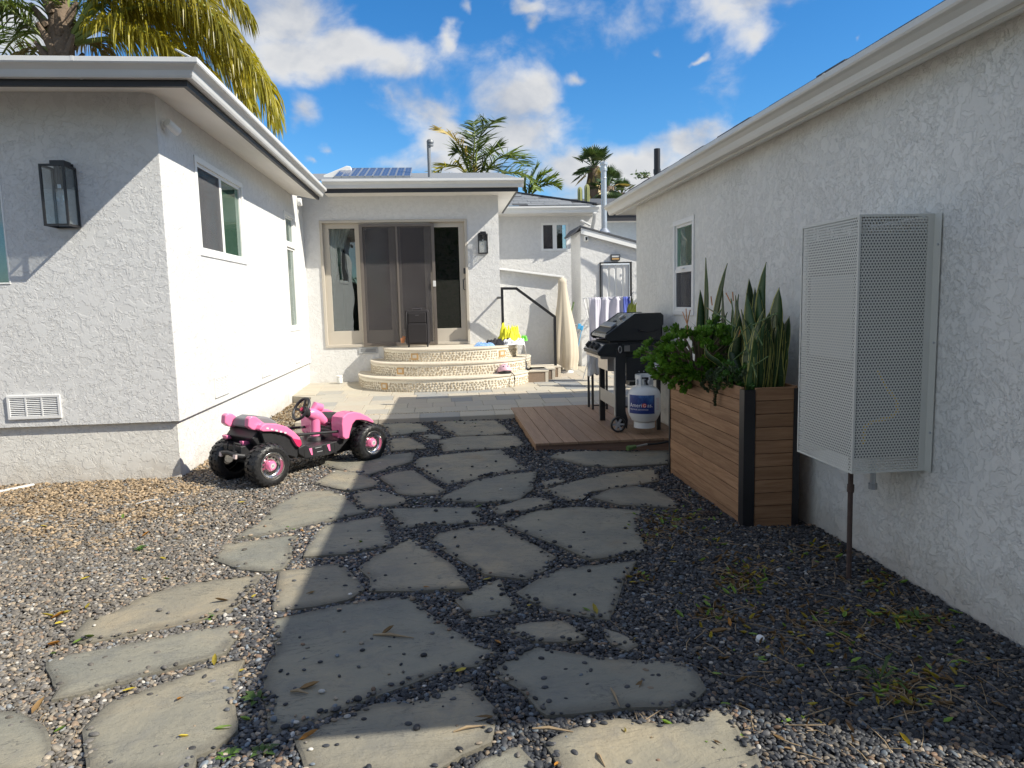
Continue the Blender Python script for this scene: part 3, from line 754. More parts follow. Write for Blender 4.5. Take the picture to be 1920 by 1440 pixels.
vent('x', WX, 7.25, 7.71, .578, .785, house, 1)
vent('x', WX, 9.13, 9.615, .59, .778, house, 1)
vent('x', WX, 11.25, 11.72, .60, .77, house, 1)

# garden room
k = YB/12.34
RX = 1.045
dL, dR = -2.0, 0.492
dB, dT = 0.752, ony(740, 412, YB).z
wall_plane('y', YB, 0.18, WX-.1, RX, -.1, 3.36, [(dL, dR, dB, dT)], 1).build('wall', 'stucco_house', house)
MB().box((RX-.16, YB+.182, -.1), (RX, 15.9, 3.36)).build('wall', 'stucco_house', house)
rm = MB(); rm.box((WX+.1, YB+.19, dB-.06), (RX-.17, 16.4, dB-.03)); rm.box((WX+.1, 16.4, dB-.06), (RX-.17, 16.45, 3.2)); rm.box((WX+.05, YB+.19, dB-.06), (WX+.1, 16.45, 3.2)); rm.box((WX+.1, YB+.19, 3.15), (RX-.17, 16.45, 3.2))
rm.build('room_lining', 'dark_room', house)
fb = ony(970, 358.5, 12.0).z; gt = ony(987, 332.5, 11.85).z
RP = [(-1.83, 12.0), (1.345, 12.0), (1.345, 14.9)]
sweep([(0, fb), (0, gt-.02), (-.035, gt-.02), (-.035, fb)], RP).build('fascia_board', 'fascia_black', house)
sweep(gutter_prof(.002, gt, .135), [(-1.83, 12.0), (1.43, 12.0)]).build('gutter', 'gutter_grey', house, bevel=.002)
sweep([(-.036, fb+.006), (-.036, fb+.03), (-.80, fb+.045), (-.80, fb+.02)], RP).build('soffit', 'soffit', house)
rz = lambda y: gt+.012+(y-11.98)*0.20
MB().add([(-2.6, 11.98, rz(11.98)), (1.37, 11.98, rz(11.98)), (1.37, 16.2, rz(16.2)), (-4.0, 16.2, rz(16.2)), (-2.6, 11.98, rz(11.98)-.02), (1.37, 11.98, rz(11.98)-.02), (1.37, 16.2, rz(16.2)-.02), (-4.0, 16.2, rz(16.2)-.02)],
         [(0,1,2,3), (4,7,6,5), (0,4,5,1), (1,5,6,2), (2,6,7,3), (3,7,4,0)]).build('roof', 'shingle_grey', house)

# sliding door
sd = rect_frame('y', YB-.02, YB+.10, dL, dR, dB, dT, .045).build('sliding_door', 'taupe', house, bevel=.004)
def door_leaf(x0, x1, y, stile, bot, top):
    m = MB(); m.box((x0, y, dB+.04), (x1, y+.04, dB+.04+bot)); m.box((x0, y, dT-.045-top), (x1, y+.04, dT-.045)); m.box((x0, y, dB+.04+bot), (x0+stile, y+.04, dT-.045-top)); m.box((x1-stile, y, dB+.04+bot), (x1, y+.04, dT-.045-top))
    m.build('leaf', 'taupe', sd, bevel=.004)
    MB().box((x0+stile-.005, y+.016, dB+.03+bot), (x1-stile+.005, y+.022, dT-.04-top)).build('pane', 'glass_dark', sd)
q = (dR-dL-.09)/4; xl = dL+.045
door_leaf(xl, xl+q+.03, YB+.055, .10, .24, .085)
door_leaf(xl+q, xl+2*q, YB+.01, .10, .24, .085)
door_leaf(xl+2*q, xl+3*q, YB+.01, .10, .24, .085)
door_leaf(xl+3*q-.03, xl+4*q, YB+.055, .10, .24, .085)
s0, s1 = ony(676, 500, YB).x, ony(816, 500, YB).x
sf = MB(); zt_ = ony(740, 420, YB).z; zb_ = dB+.01
for a, b in ((s0, s0+.055), (s1-.05, s1)): sf.box((a, YB-.035, zb_), (b, YB-.012, zt_))
sf.box((s0+.055, YB-.035, zt_-.045), (s1-.05, YB-.012, zt_)); sf.box((s0+.055, YB-.035, zb_), (s1-.05, YB-.012, zb_+.05))
xm = (s0+s1)/2-.02; sf.box((xm, YB-.034, zb_+.05), (xm+.03, YB-.013, zt_-.045))
sfo = sf.build('screen_door', 'bronze_frame', sd, bevel=.003)
MB().box((s0+.05, YB-.024, zb_+.045), (s1-.045, YB-.0225, zt_-.04)).build('insect_screen', 'insect_screen', sd)
lt = ony(815, 532, YB); MB().box((lt.x-.03, YB-.058, lt.z-.05), (lt.x+.02, YB-.036, lt.z+.05)).build('latch', 'gutter_grey', sd, bevel=.004)
hd = ony(871, 532, YB)
MB().tube([(hd.x, YB-.02, hd.z-.10), (hd.x-.02, YB-.06, hd.z-.09), (hd.x-.02, YB-.06, hd.z+.07), (hd.x, YB-.02, hd.z+.08)], .012, 8).build('handle', 'black_metal', sd, smooth=True)
hl = ony(871, 508, YB); MB().box((hl.x-.018, YB-.022, hl.z-.05), (hl.x+.018, YB+.0, hl.z+.05)).build('lock', 'black_metal', sd, bevel=.003)
def drape(x0, x1, y, z0, z1, gather, name, parent, n=30):
    P = []; m = MB(); R = 10
    for j in range(R+1):
        t = j/R; z = z0+(z1-z0)*t
        xe = x0+(x1-x0)*(gather+(1-gather)*(1-abs(t-.0))) if gather < 1 else x1
        for i in range(n+1):
            P.append((x0+(xe-x0)*i/n, y+.02*math.sin(i*1.7)+.008*math.sin(i*4.1+t*3), z))
    return m.add(P, [(j*(n+1)+i, j*(n+1)+i+1, (j+1)*(n+1)+i+1, (j+1)*(n+1)+i) for j in range(R) for i in range(n)]).build(name, 'curtain', parent, smooth=True)
# tied-back curtain behind the left pane
m = MB(); P = []; R = 14; n = 24
for j in range(R+1):
    t = j/R; z = dT-.05-t*1.25
    wdt = .42*(1-t)**1.3+.03
    for i in range(n+1): P.append((xl+.03+wdt*i/n, YB+.13+.022*math.sin(i*1.9)+.01*math.sin(i*.7+t*4), z-.10*(i/n)*t))
m.add(P, [(j*(n+1)+i, j*(n+1)+i+1, (j+1)*(n+1)+i+1, (j+1)*(n+1)+i) for j in range(R) for i in range(n)]).build('curtain', 'curtain', sd, smooth=True)
vv = ony(673, 652, YB); v2 = ony(708, 662, YB)
vent('y', YB, vv.x, v2.x, v2.z, vv.z, house, -1, cols=1, rows=14, matn='vent_grey', vert=True)

# ------------------------------------------------------------------ solar panels on the garden room roof
def plain_panel():
    m, gg, b = newmat('solar_cell')
    oc = gg.n('ShaderNodeTexCoord').outputs['Object']
    br = gg.n('ShaderNodeTexBrick', dict(offset=0.0, squash=1.0), Vector=oc, Scale=1.0)
    br.inputs['Brick Width'].default_value = .055; br.inputs['Row Height'].default_value = .11; br.inputs['Mortar Size'].default_value = .0022
    br.inputs['Color1'].default_value = (.035,.05,.11,1); br.inputs['Color2'].default_value = (.045,.06,.13,1); br.inputs['Mortar'].default_value = (.16,.18,.24,1)
    gg.put(b.inputs['Base Color'], br.outputs[0]); b.inputs['Roughness'].default_value = .18
plain_panel()
yA = 12.6; zA = ony(700, 334, yA).z; yE = 13.7; zE = ony(700, 318.5, yE).z
xa, xb = ony(626, 334, yA).x, ony(770, 333, yA).x
wP = (xb-xa)/10
for i in range(10):
    r = thing('solar_panel', ['leftmost solar panel of the row on the garden room roof', 'second solar panel from the left on the garden room roof', 'third solar panel from the left on the garden room roof', 'fourth solar panel from the left on the garden room roof', 'fifth solar panel from the left on the garden room roof', 'fifth solar panel from the vent pipe end of the roof row', 'fourth solar panel from the vent pipe end of the roof row', 'third solar panel from the vent pipe end of the roof row', 'second solar panel from the vent pipe end of the roof row', 'rightmost solar panel of the row, nearest the roof vent pipe'][i],
              'solar panel', (xa+wP*(i+.5), yA, zA), 0, 'solar panels on the garden room roof')
    r.rotation_euler = (math.atan2(zE-zA, yE-yA), 0, 0)
    Lp = math.hypot(yE-yA, zE-zA)
    MB().box((-wP/2+.012, .012, .01), (wP/2-.012, Lp-.012, .034)).build('cells', 'solar_cell', r, local=True)
    m = MB(); m.box((-wP/2+.003, 0, 0), (-wP/2+.013, Lp, .038)); m.box((wP/2-.013, 0, 0), (wP/2-.003, Lp, .038)); m.box((-wP/2+.013, 0, 0), (wP/2-.013, .012, .038)); m.box((-wP/2+.013, Lp-.012, 0), (wP/2-.013, Lp, .038))
    m.build('frame', 'galvanised', r, local=True)
# a skylight kerb standing on the roof left of the panels
a = ony(606, 331, 13.4); b = ony(652, 312, 13.4)
sk = thing('roof_skylight', 'tilted white skylight box on the roof left of the solar panels', 'skylight', tuple(a))
MB().prism([(a.x, a.z-.15), (b.x+.15, a.z-.15), (b.x+.05, b.z), (b.x-.02, b.z+.012), (a.x, a.z+.02)], 'y', 13.4, 14.3).build('curb', 'white_paint', sk, bevel=.01)
vp = ony(806, 334, 12.9); vt = ony(806.5, 264, 12.9)
pv = thing('vent_pipe', 'thin grey vent pipe with round cap on the garden room roof', 'vent pipe', tuple(vp))
MB().cyl((vp.x, 12.9, vp.z-.1), (vp.x, 12.9, vt.z-.02), .033).build('pipe', 'pipe_grey', pv, smooth=True)
MB().lathe([(.0, .0), (.055, .0), (.055, .03), (.042, .032), (.042, .05), (.062, .052), (.062, .085), (.045, .11), (0, .115)], 18, Matrix.Translation((vt.x, 12.9, vt.z-.09))).build('cap', 'pipe_grey', pv, smooth=True)

# ------------------------------------------------------------------ right-hand house
HX, HF = 2.42, 8.68
rh = thing('garage', 'pale stucco building along the right side with a cream gutter and one window', 'building', (2.5, 5, 0))
rw = (6.65, 7.26, 1.285, 2.235)
wall_plane('x', HX, .16, 1.75, HF, -.25, 2.64, [rw], 1).build('wall', 'stucco_right', rh)
MB().box((HX+.002, HF-.16, -.25), (9, HF-.001, 2.6)).build('wall', 'stucco_right', rh)
MB().box((HX+.002, 1.752, -.25), (9, 1.9, 2.6)).build('wall', 'stucco_right', rh)
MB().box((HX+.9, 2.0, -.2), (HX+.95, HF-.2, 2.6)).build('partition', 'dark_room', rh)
GP = [(9, 9.14), (2.275, 9.14), (2.275, 1.10), (3.85, 1.10), (6.0, .22), (9, .22)]  # skewed near end is unseen, shaped to fit the shadow edge on the ground
sweep([(0, 2.535), (0, 2.665), (-.03, 2.665), (-.03, 2.535)], GP).build('fascia_board', 'gutter_cream', rh)
sweep(gutter_prof(.002, 2.668, .118), [(2.275, 9.27), (2.275, 1.03)]).build('gutter', 'gutter_cream', rh, bevel=.002)
gs = MB()
for yy in (3.9, 6.6): sweep(gutter_prof(.001, 2.6695, .121, .1225), [(2.275, yy+.02), (2.275, yy)]).build('gutter_joint', 'gutter_cream', rh)
for yy in (7.4, 9.9): sweep(gutter_prof(.001, 3.2995, .131, .1225), [(-1.84, yy), (-1.84, yy+.02)]).build('gutter_joint', 'gutter_grey', house)
sweep(gutter_prof(.001, 3.2995, .131, .1225), [(-2.6, 5.77), (-2.58, 5.77)]).build('gutter_joint', 'gutter_grey', house)
sweep([(-.031, 2.54), (-.031, 2.56), (-.9, 2.86), (-.9, 2.84)], GP[:4]).build('soffit', 'gutter_cream', rh)
sweep([(.05, 2.672), (.05, 2.69), (-3.0, 3.30), (-3.0, 3.27)], GP).build('roof', 'roof_deck', rh)
# shingle ends that show above the gutter
yy = 9.2; sm = None
while yy > 1.3:
    L = 0.30; h = rnd.uniform(.004, .014)
    m = MB().add([(2.215, yy, 2.690), (2.215, yy-L+.006, 2.690), (2.5, yy-L+.006, 2.748), (2.5, yy, 2.748), (2.215, yy, 2.70+h), (2.215, yy-L+.006, 2.70+h), (2.5, yy-L+.006, 2.758+h), (2.5, yy, 2.758+h)], [(0,3,2,1), (4,5,6,7), (0,1,5,4), (1,2,6,5), (2,3,7,6), (3,0,4,7)])
    m.build('shingle', 'shingle_dark', rh); yy -= L
fr = rect_frame('x', HX-.012, HX+.07, rw[0], rw[1], rw[2], rw[3], .05).build('window', 'white_paint', rh, bevel=.004)
zmid = 1.745
rect_frame('x', HX+.006, HX+.045, rw[0]+.045, rw[1]-.045, zmid-.0, rw[3]-.045, .03).build('sash', 'white_paint', fr, bevel=.003)
rect_frame('x', HX-.004, HX+.05, rw[0]+.045, rw[1]-.045, rw[2]+.045, zmid, .035).build('sash', 'white_paint', fr, bevel=.003)
slab('x', HX+.02, HX+.026, rw[0]+.07, rw[1]-.07, zmid+.02, rw[3]-.07).build('pane', 'glass_green', fr)
slab('x', HX+.022, HX+.028, rw[0]+.07, rw[1]-.07, rw[2]+.07, zmid-.02).build('pane', 'glass_dark', fr)
slab('x', HX+.004, HX+.0055, rw[0]+.078, rw[1]-.078, rw[2]+.078, zmid-.03).build('insect_screen', 'insect_screen_light', fr)
MB().box((HX-.022, (rw[0]+rw[1])/2-.04, zmid-.004), (HX-.005, (rw[0]+rw[1])/2+.04, zmid+.010)).build('latch', 'gutter_grey', fr)
# crumpled plastic sheet hung inside the upper sash
m = MB(); n = 14; P = []
for j in range(n+1):
    for i in range(n+1):
        u, v = i/n, j/n
        P.append((HX+.10+.06*mnoise.noise(Vector((u*4, v*4, 3))), rw[0]+.07+(rw[1]-rw[0]-.14)*u, zmid+.02+(rw[3]-zmid-.09)*v))
m.add(P, [(j*(n+1)+i, j*(n+1)+i+1, (j+1)*(n+1)+i+1, (j+1)*(n+1)+i) for j in range(n) for i in range(n)]).build('plastic_sheet', 'blind_white', fr, smooth=True)
bp = ony(1232, 322, 8.4); bt = ony(1232, 279, 8.4)
pb = thing('black_vent_pipe', 'black vent pipe rising above the right-hand roof edge', 'vent pipe', (bp.x, 8.4, bp.z))
MB().cyl((bp.x, 8.4, bp.z-.35), (bp.x, 8.4, bt.z), .037).build('pipe', 'black_metal', pb, smooth=True)
MB().lathe([(.037, 0), (.043, 0), (.043, .05), (.037, .05)], 16, Matrix.Translation((bp.x, 8.4, bp.z-.02))).build('collar', 'black_metal', pb, smooth=True)

# ------------------------------------------------------------------ rear house with a shingled hip roof
YR = 16.2
rr = thing('rear_house', 'rear white house wing with grey shingle hip roof and a small double window', 'house', (2.3, YR, 0))
r1 = ony(1014, 418, YR); r2 = ony(1066, 470, YR); zE_ = ony(1000, 388, YR-.5).z
wall_plane('y', YR, .16, 0.9, 3.75, -.1, zE_+.05, [(r1.x, r2.x, r2.z, r1.z)], 1).build('wall', 'stucco_house', rr)
MB().box((3.6, YR+.165, -.1), (3.75, 20, zE_+.05)).build('wall', 'stucco_house', rr)
fr = rect_frame('y', YR-.012, YR+.06, r1.x, r2.x, r2.z, r1.z, .05).build('window', 'white_paint', rr, bevel=.004)
xm = (r1.x+r2.x)/2
slab('y', YR-.008, YR+.05, xm-.045, xm+.045, r2.z+.05, r1.z-.05).build('mullion', 'white_paint', fr)
for a, b in ((r1.x+.045, xm-.045), (xm+.045, r2.x-.045)): slab('y', YR+.02, YR+.026, a, b, r2.z+.045, r1.z-.045).build('pane', 'glass_dark', fr)
slab('y', YR+.004, YR+.0055, r1.x+.055, xm-.05, r2.z+.055, r1.z-.055).build('insect_screen', 'insect_screen', fr)
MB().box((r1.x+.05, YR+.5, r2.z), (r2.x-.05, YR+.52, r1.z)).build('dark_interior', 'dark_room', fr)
ge = YR-.48; zg = ony(1000, 386, ge).z
x0_ = 0.9; x1_ = ony(1123, 386, ge).x
sweep(gutter_prof(0, zg, .15), [(x0_, ge+.1), (x1_, ge+.1)]).build('gutter', 'white_paint', rr, bevel=.002)
MB().box((x0_, ge+.11, zg-.17), (x1_-.02, YR, zg-.13)).build('soffit', 'soffit', rr)
dp = ony(1108, 400, YR-.02)
MB().tube([(dp.x-.0, ge+.05, zg-.15), (dp.x, ge+.15, zg-.30), (dp.x-.0, YR-.08, zg-.5), (dp.x-.03, YR-.06, zg-1.1)], .045, 8).build('downspout', 'gutter_grey', rr, smooth=True)
# hip roof: slope toward us with shingle courses
tl = ony(962, 355, 18.0); sl_ = (tl.z-zg)/(18.0-ge)
def rzr(y): return zg+.01+(y-ge)*sl_
xr_e = x1_+.02
hipx = lambda y: xr_e-(y-ge)*1.0      # the hip line runs in at 45 degrees in plan
yt = 18.1
MB().add([(0.3, ge, rzr(ge)), (xr_e, ge, rzr(ge)), (hipx(yt), yt, rzr(yt)), (0.3, yt, rzr(yt)), (xr_e, ge+4, rzr(ge)), (hipx(yt), yt+.5, rzr(yt))],
         [(0,1,2,3), (1,4,5,2)]).build('roof', 'roof_deck', rr)
course = .20; y = ge-.03; kk = 0
while y < yt-.05:
    x = hipx(y)+.02; x -= rnd.uniform(0, .2)
    while x > 1.0:
        w = rnd.uniform(.24, .36); xa_, xb_ = max(x-w+.008, .9), min(x, hipx(y+course))
        if xb_ > xa_+.03:
            t = rnd.uniform(.012, .022)
            pts = [(xa_, y, rzr(y)+.004), (xb_, y, rzr(y)+.004), (xb_, y+course*1.15, rzr(y+course*1.15)+.004), (xa_, y+course*1.15, rzr(y+course*1.15)+.004)]
            MB().add(pts+[(px_, py_, pz_+(t if q_ < 2 else .006)) for q_, (px_, py_, pz_) in enumerate(pts)], [(4,5,6,7), (0,1,5,4), (1,2,6,5), (2,3,7,6), (3,0,4,7)]).build('shingle', 'shingle_grey' if rnd.random() > .25 else 'shingle_dark', rr)
        x -= w
    y += course
n = 14
for i in range(n):
    ya = ge+(yt-ge)*i/n; yb_ = ge+(yt-ge)*(i+1.12)/n
    MB().bar((hipx(ya), ya, rzr(ya)+.018), (hipx(yb_), yb_, rzr(yb_)+.010), .26, .03).build('ridge_cap', 'shingle_dark', rr)

# ------------------------------------------------------------------ half wall, lean-to shed, far wing
hw = thing('side_wall', 'low white stucco side wall with sloping cap behind the black handrail', 'wall', (1.6, 12.9, 0))
hz0, hz1 = ony(938, 506, 12.9).z, ony(1050, 521, 12.9).z; hx1 = ony(1052, 600, 12.9).x
MB().prism([(RX+.002, -.05), (hx1, -.05), (hx1, hz1), (RX+.002, hz0)], 'y', 12.9, 14.4).build('wall', 'stucco_house', hw)
MB().prism([(RX+.003, hz0+.001), (hx1+.05, hz1-.006), (hx1+.05, hz1+.03), (RX+.003, hz0+.035)], 'y', 12.80, 14.42).build('cap', 'white_paint', hw, bevel=.005)
shd = thing('shed', 'small white stucco lean-to shed with sloping roof and grey panel door', 'shed', (3.2, 13.6, 0))
YS = 13.6; sx0 = ony(1090, 600, YS).x; sz0 = ony(1090, 433, YS).z; sz1 = ony(1196, 462, YS).z; sx1 = ony(1196, 460, YS).x+1.0
slope = (sz1-sz0)/(ony(1196, 460, YS).x-sx0)
d1 = ony(1124, 492, YS); d2 = ony(1184, 492, YS)
zt2 = lambda x: sz0+slope*(x-sx0)
m = MB()
m.prism([(sx0, -.05), (d1.x, -.05), (d1.x, zt2(d1.x)), (sx0, sz0)], 'y', YS, YS+.15)
m.prism([(d2.x, -.05), (sx1, -.05), (sx1, zt2(sx1)), (d2.x, zt2(d2.x))], 'y', YS, YS+.15)
m.prism([(d1.x, d1.z), (d2.x, d1.z), (d2.x, zt2(d2.x)), (d1.x, zt2(d1.x))], 'y', YS, YS+.15)
m.box((sx0, YS+.151, -.05), (sx0+.15, 14.6, sz0)); m.build('wall', 'stucco_house', shd)
MB().prism([(sx0-.12, sz0-.065), (sx0-.02, sz0+.06), (sx1, zt2(sx1)+.05), (sx1, zt2(sx1)+.085), (sx0-.02, sz0+.095), (sx0-.14, sz0-.04)], 'y', YS-.10, 14.6).build('roof', 'shingle_dark', shd)
MB().prism([(sx0-.0, sz0-.06), (sx1, zt2(sx1)-.06), (sx1, zt2(sx1)+.045), (sx0-.0, sz0+.05)], 'y', YS-.085, YS-.06).build('fascia_board', 'white_paint', shd)
fr = rect_frame('y', YS-.03, YS+.06, d1.x, d2.x, .1, d1.z, .022).build('door', 'black_metal', shd, bevel=.003)
nP = 4
for i in range(nP):
    a = d1.x+.036+(d2.x-d1.x-.072)*i/nP; b = d1.x+.036+(d2.x-d1.x-.072)*(i+1)/nP
    MB().prism([(a+.004, YS+.035), (a+.03, YS+.012), (b-.03, YS+.012), (b-.004, YS+.035), (b-.004, YS+.05), (a+.004, YS+.05)], 'z', .14, d1.z-.05).build('panel', 'gutter_grey', fr)
fa = thing('far_wing', 'far pale blue white house wing with black fascia beyond the shed', 'house', (5, 20, 0))
ft = ony(1150, 395, 19.6).z; fbk = ony(1150, 415, 19.6).z
MB().box((3.9, 20, -.1), (9, 20.2, ft)).build('wall', 'stucco_blue', fa)
MB().box((3.85, 19.5, fbk), (9, 19.53, fbk+.30)).build('fascia_board', 'fascia_black', fa)
MB().box((3.85, 19.40, fbk+.302), (9, 19.5, fbk+.42)).build('gutter', 'white_paint', fa)
MB().box((3.85, 19.54, fbk+.01), (9, 20, fbk+.03)).build('soffit', 'soffit', fa)
MB().add([(3.8, 19.45, fbk+.43), (9, 19.45, fbk+.43), (9, 23, fbk+1.1), (3.8, 23, fbk+1.1)], [(0,1,2,3)]).build('roof', 'shingle_dark', fa)
fl = thing('flue_pipe', 'tall galvanised flue pipe standing on the shed roof', 'flue pipe', (3.2, 14.0, 2.7))
f0 = ony(1133, 434, 14.0); f1 = ony(1133, 313, 14.0); rad = .055
MB().cyl((f0.x, 14.0, f0.z-.1), (f0.x, 14.0, f1.z-.02), rad).build('pipe', 'galvanised', fl, smooth=True)
MB().lathe([(0, 0), (rad*1.25, 0), (rad*1.25, .06), (rad*1.05, .065), (rad*1.05, .11), (rad*1.35, .115), (rad*1.35, .16), (0, .19)], 18, Matrix.Translation((f0.x, 14.0, f1.z-.08))).build('cap', 'galvanised', fl, smooth=True)
MB().lathe([(rad, .06), (rad*1.9, 0), (rad*2.4, -.03)], 18, Matrix.Translation((f0.x, 14.0, f0.z))).build('flashing', 'galvanised', fl, smooth=True)
for zz in (.45, 1.0): MB().lathe([(rad, 0), (rad*1.05, .004), (rad*1.05, .03), (rad, .034)], 18, Matrix.Translation((f0.x, 14.0, f0.z+zz))).build('joint', 'galvanised', fl, smooth=True)
# ------------------------------------------------------------------ curved entrance steps
steps = thing('entrance_steps', 'three tier curved entrance steps faced with small tan pebbles below the sliding door', 'steps', (0.2, 11.6, 0))
def arc(xl, xr, yf, n=56, p=2.5):
    cx = (xl+xr)/2; a = (xr-xl)/2; b = YB-yf; pts = []
    for i in range(n+1):
        t = PI-PI*i/n; c, s_ = math.cos(t), math.sin(t)
        pts.append((cx+a*math.copysign(abs(c)**(2/p), c), YB-b*abs(s_)**(2/p)))
    return pts
TIERS = [(onz(667, 705, .335).x-.02, 1.55, 10.85, .02, .335), (onz(698, 674, .54).x-.02, 1.52, 11.15, .30, .54), (onz(728, 645, .745).x, 1.30, 11.45, .50, .745)]
plain('pebble_core', (0.55, 0.50, 0.40), 0.9, var=.12)
amber = plain('amber_tile', (0.50, 0.31, 0.13), 0.5, var=.2, scale=20)
for ti, (xl_, xr_, yf, z0, z1) in enumerate(TIERS):
    pts = arc(xl_, xr_, yf); n = len(pts)
    body = MB().add([(x, y, z0) for x, y in pts]+[(x, y, z1-.035) for x, y in pts], [(i, i+1, n+i+1, n+i) for i in range(n-1)]+[tuple(range(n, 2*n))])
    st = body.build('step', 'step_grout', steps)
    # tread with a rounded pale edge
    cx = (xl_+xr_)/2; cy = YB
    def off(d): 
        out = []
        for i, (x, y) in enumerate(pts):
            a_ = Vector(pts[max(i-1, 0)]); b_ = Vector(pts[min(i+1, n-1)]); t_ = (b_-a_).normalized(); nr = Vector((t_.y, -t_.x))
            out.append((x+nr.x*d, min(y+nr.y*d, YB)))
        return out
    o1, o2 = off(.016), off(.006); zt = z1
    P = [(x, y, zt-.034) for x, y in o2]+[(x, y, zt-.028) for x, y in o1]+[(x, y, zt-.008) for x, y in o1]+[(x, y, zt) for x, y in o2]
    MB().add(P, [(k*n+i, k*n+i+1, (k+1)*n+i+1, (k+1)*n+i) for k in range(3) for i in range(n-1)]+[tuple(range(3*n, 4*n))]).build('tread', 'step_tread', st)
    # pebbles set one by one in the riser
    pb_ = MB(); L = [0]
    for i in range(n-1): L.append(L[-1]+math.hypot(pts[i+1][0]-pts[i][0], pts[i+1][1]-pts[i][1]))
    def at(s_):
        for i in range(n-1):
            if L[i+1] >= s_: break
        t_ = (s_-L[i])/max(1e-6, L[i+1]-L[i]); x = pts[i][0]+(pts[i+1][0]-pts[i][0])*t_; y = pts[i][1]+(pts[i+1][1]-pts[i][1])*t_
        d = Vector((pts[i+1][0]-pts[i][0], pts[i+1][1]-pts[i][1])).normalized(); return x, y, d
    lights = {0: [.30*L[-1], .87*L[-1]], 1: [.31*L[-1]], 2: [.33*L[-1], .74*L[-1]]}[ti]
    zc0 = patio_z(yf)+.0 if ti == 0 else TIERS[ti-1][4]
    zz = zc0+.020; rowk = 0
    while zz < z1-.052:
        s_ = rnd.uniform(0, .03)
        while s_ < L[-1]-.02:
            w = rnd.uniform(.034, .058)
            x, y, d = at(s_); lz = (zc0+z1-.035)/2
            if not any(abs(s_-l) < .075 and abs(zz-lz) < .065 for l in lights):
                M_ = Matrix.Rotation(math.atan2(d.y, d.x), 4, 'Z') @ Matrix.Rotation(rnd.uniform(-.4, .4), 4, 'Y')
                pb_.ball((x, y, zz+rnd.uniform(-.008, .008)), (w*.44, .011, rnd.uniform(.012, .021)), 7, 4, M_)
            s_ += w*1.06
        zz += .036; rowk += 1
    o = pb_.build('riser_pebbles', 'riser_pebble', st, smooth=True); o['kind'] = 'stuff'
    for l in lights:
        x, y, d = at(l); lz = (zc0+z1-.035)/2; nr = Vector((d.y, -d.x))
        c = Vector((x, y, lz))+Vector((nr.x, nr.y, 0))*.004
        rz_ = math.atan2(d.y, d.x)
        fr = MB().obox(c, (.125, .012, .105), (0, 0, rz_)).build('step_light', 'amber_tile', st, bevel=.003)
        MB().obox(c+Vector((nr.x, nr.y, 0))*.005, (.07, .008, .055), (0, 0, rz_)).build('lens', 'step_tread', fr, bevel=.003)
# straight side steps on the right of the curved ones
plain('brown_tile', (0.26, 0.19, 0.135), 0.7, var=.3, scale=40)
for i, (x0, x1, y0, zt) in enumerate([(1.38, 1.72, 11.55, .335), (1.30, 1.88, 11.85, .335), (1.30, 2.02, 12.1, .345)]):
    b = MB().box((x0, y0, .0), (x1, 12.48, zt-.03)).build('side_step', 'brown_tile', steps)
    MB().box((x0, y0-.012, zt-.029), (x1+.014, 12.48, zt)).build('tread', 'step_tread', b, bevel=.004)
    MB().box((x1-.045, y0-.006, .0), (x1+.006, y0+.03, zt-.03)).build('edge_trim', 'step_tread', b)

# ------------------------------------------------------------------ planter with plants
PXF, PXB, PYN, PYF, PZB, PZT = 1.925, 2.30, 4.36, 5.88, -.09, .868
pl = thing('planter_box', 'tall wooden planter box of horizontal boards with black corner posts', 'planter', (2.1, 5.1, -.06))
nb = 11; bh = (PZT-PZB)/nb
split_ = {4: 5.10, 8: 4.95}
for i in range(nb):
    za, zb = PZB+i*bh+.0018, PZB+(i+1)*bh-.0018; sh = rnd.uniform(-.0015, .0015)
    segs = [(PYN+.055, PYF-.02)]
    if i in split_: segs = [(PYN+.055, split_[i]-.001), (split_[i]+.001, PYF-.02)]
    for a, b in segs: MB().box((PXF+sh, a, za), (PXF+.02+sh, b, zb)).build('plank', 'planter_wood', pl, bevel=.0025)
    MB().box((PXF+.075, PYN+sh, za), (PXB-.03, PYN+.02+sh, zb)).build('plank', 'planter_wood_end', pl, bevel=.0025)
    MB().box((PXF+.03, PYF-.022, za), (PXB-.03, PYF-.003, zb)).build('plank', 'planter_wood_end', pl)
def angle_post(x, y, sx, sy, w=.055, t=.006):
    m = MB(); m.box((min(x, x+sx*w), min(y, y+sy*t), PZB-.01), (max(x, x+sx*w), max(y, y+sy*t), PZT-.012)); m.box((min(x, x+sx*t), min(y+sy*t, y+sy*w), PZB-.01), (max(x, x+sx*t), max(y+sy*t, y+sy*w), PZT-.012))
    return m.build('corner_post', 'black_metal', pl)
angle_post(PXF-.006, PYN-.006, 1, 1, .075); angle_post(PXF-.008, PYF, 1, -1, .03); angle_post(PXB, PYN-.006, -1, 1, .045); angle_post(PXB, PYF, -1, -1, .04)
MB().box((PXF+.021, PYN+.021, PZT-.16), (PXB-.03, PYF-.024, PZT-.075)).build('soil', 'soil', pl)
MB().box((PXB-.028, PYN+.03, PZB), (PXB-.008, PYF-.03, PZT)).build('back_panel', 'planter_wood', pl)

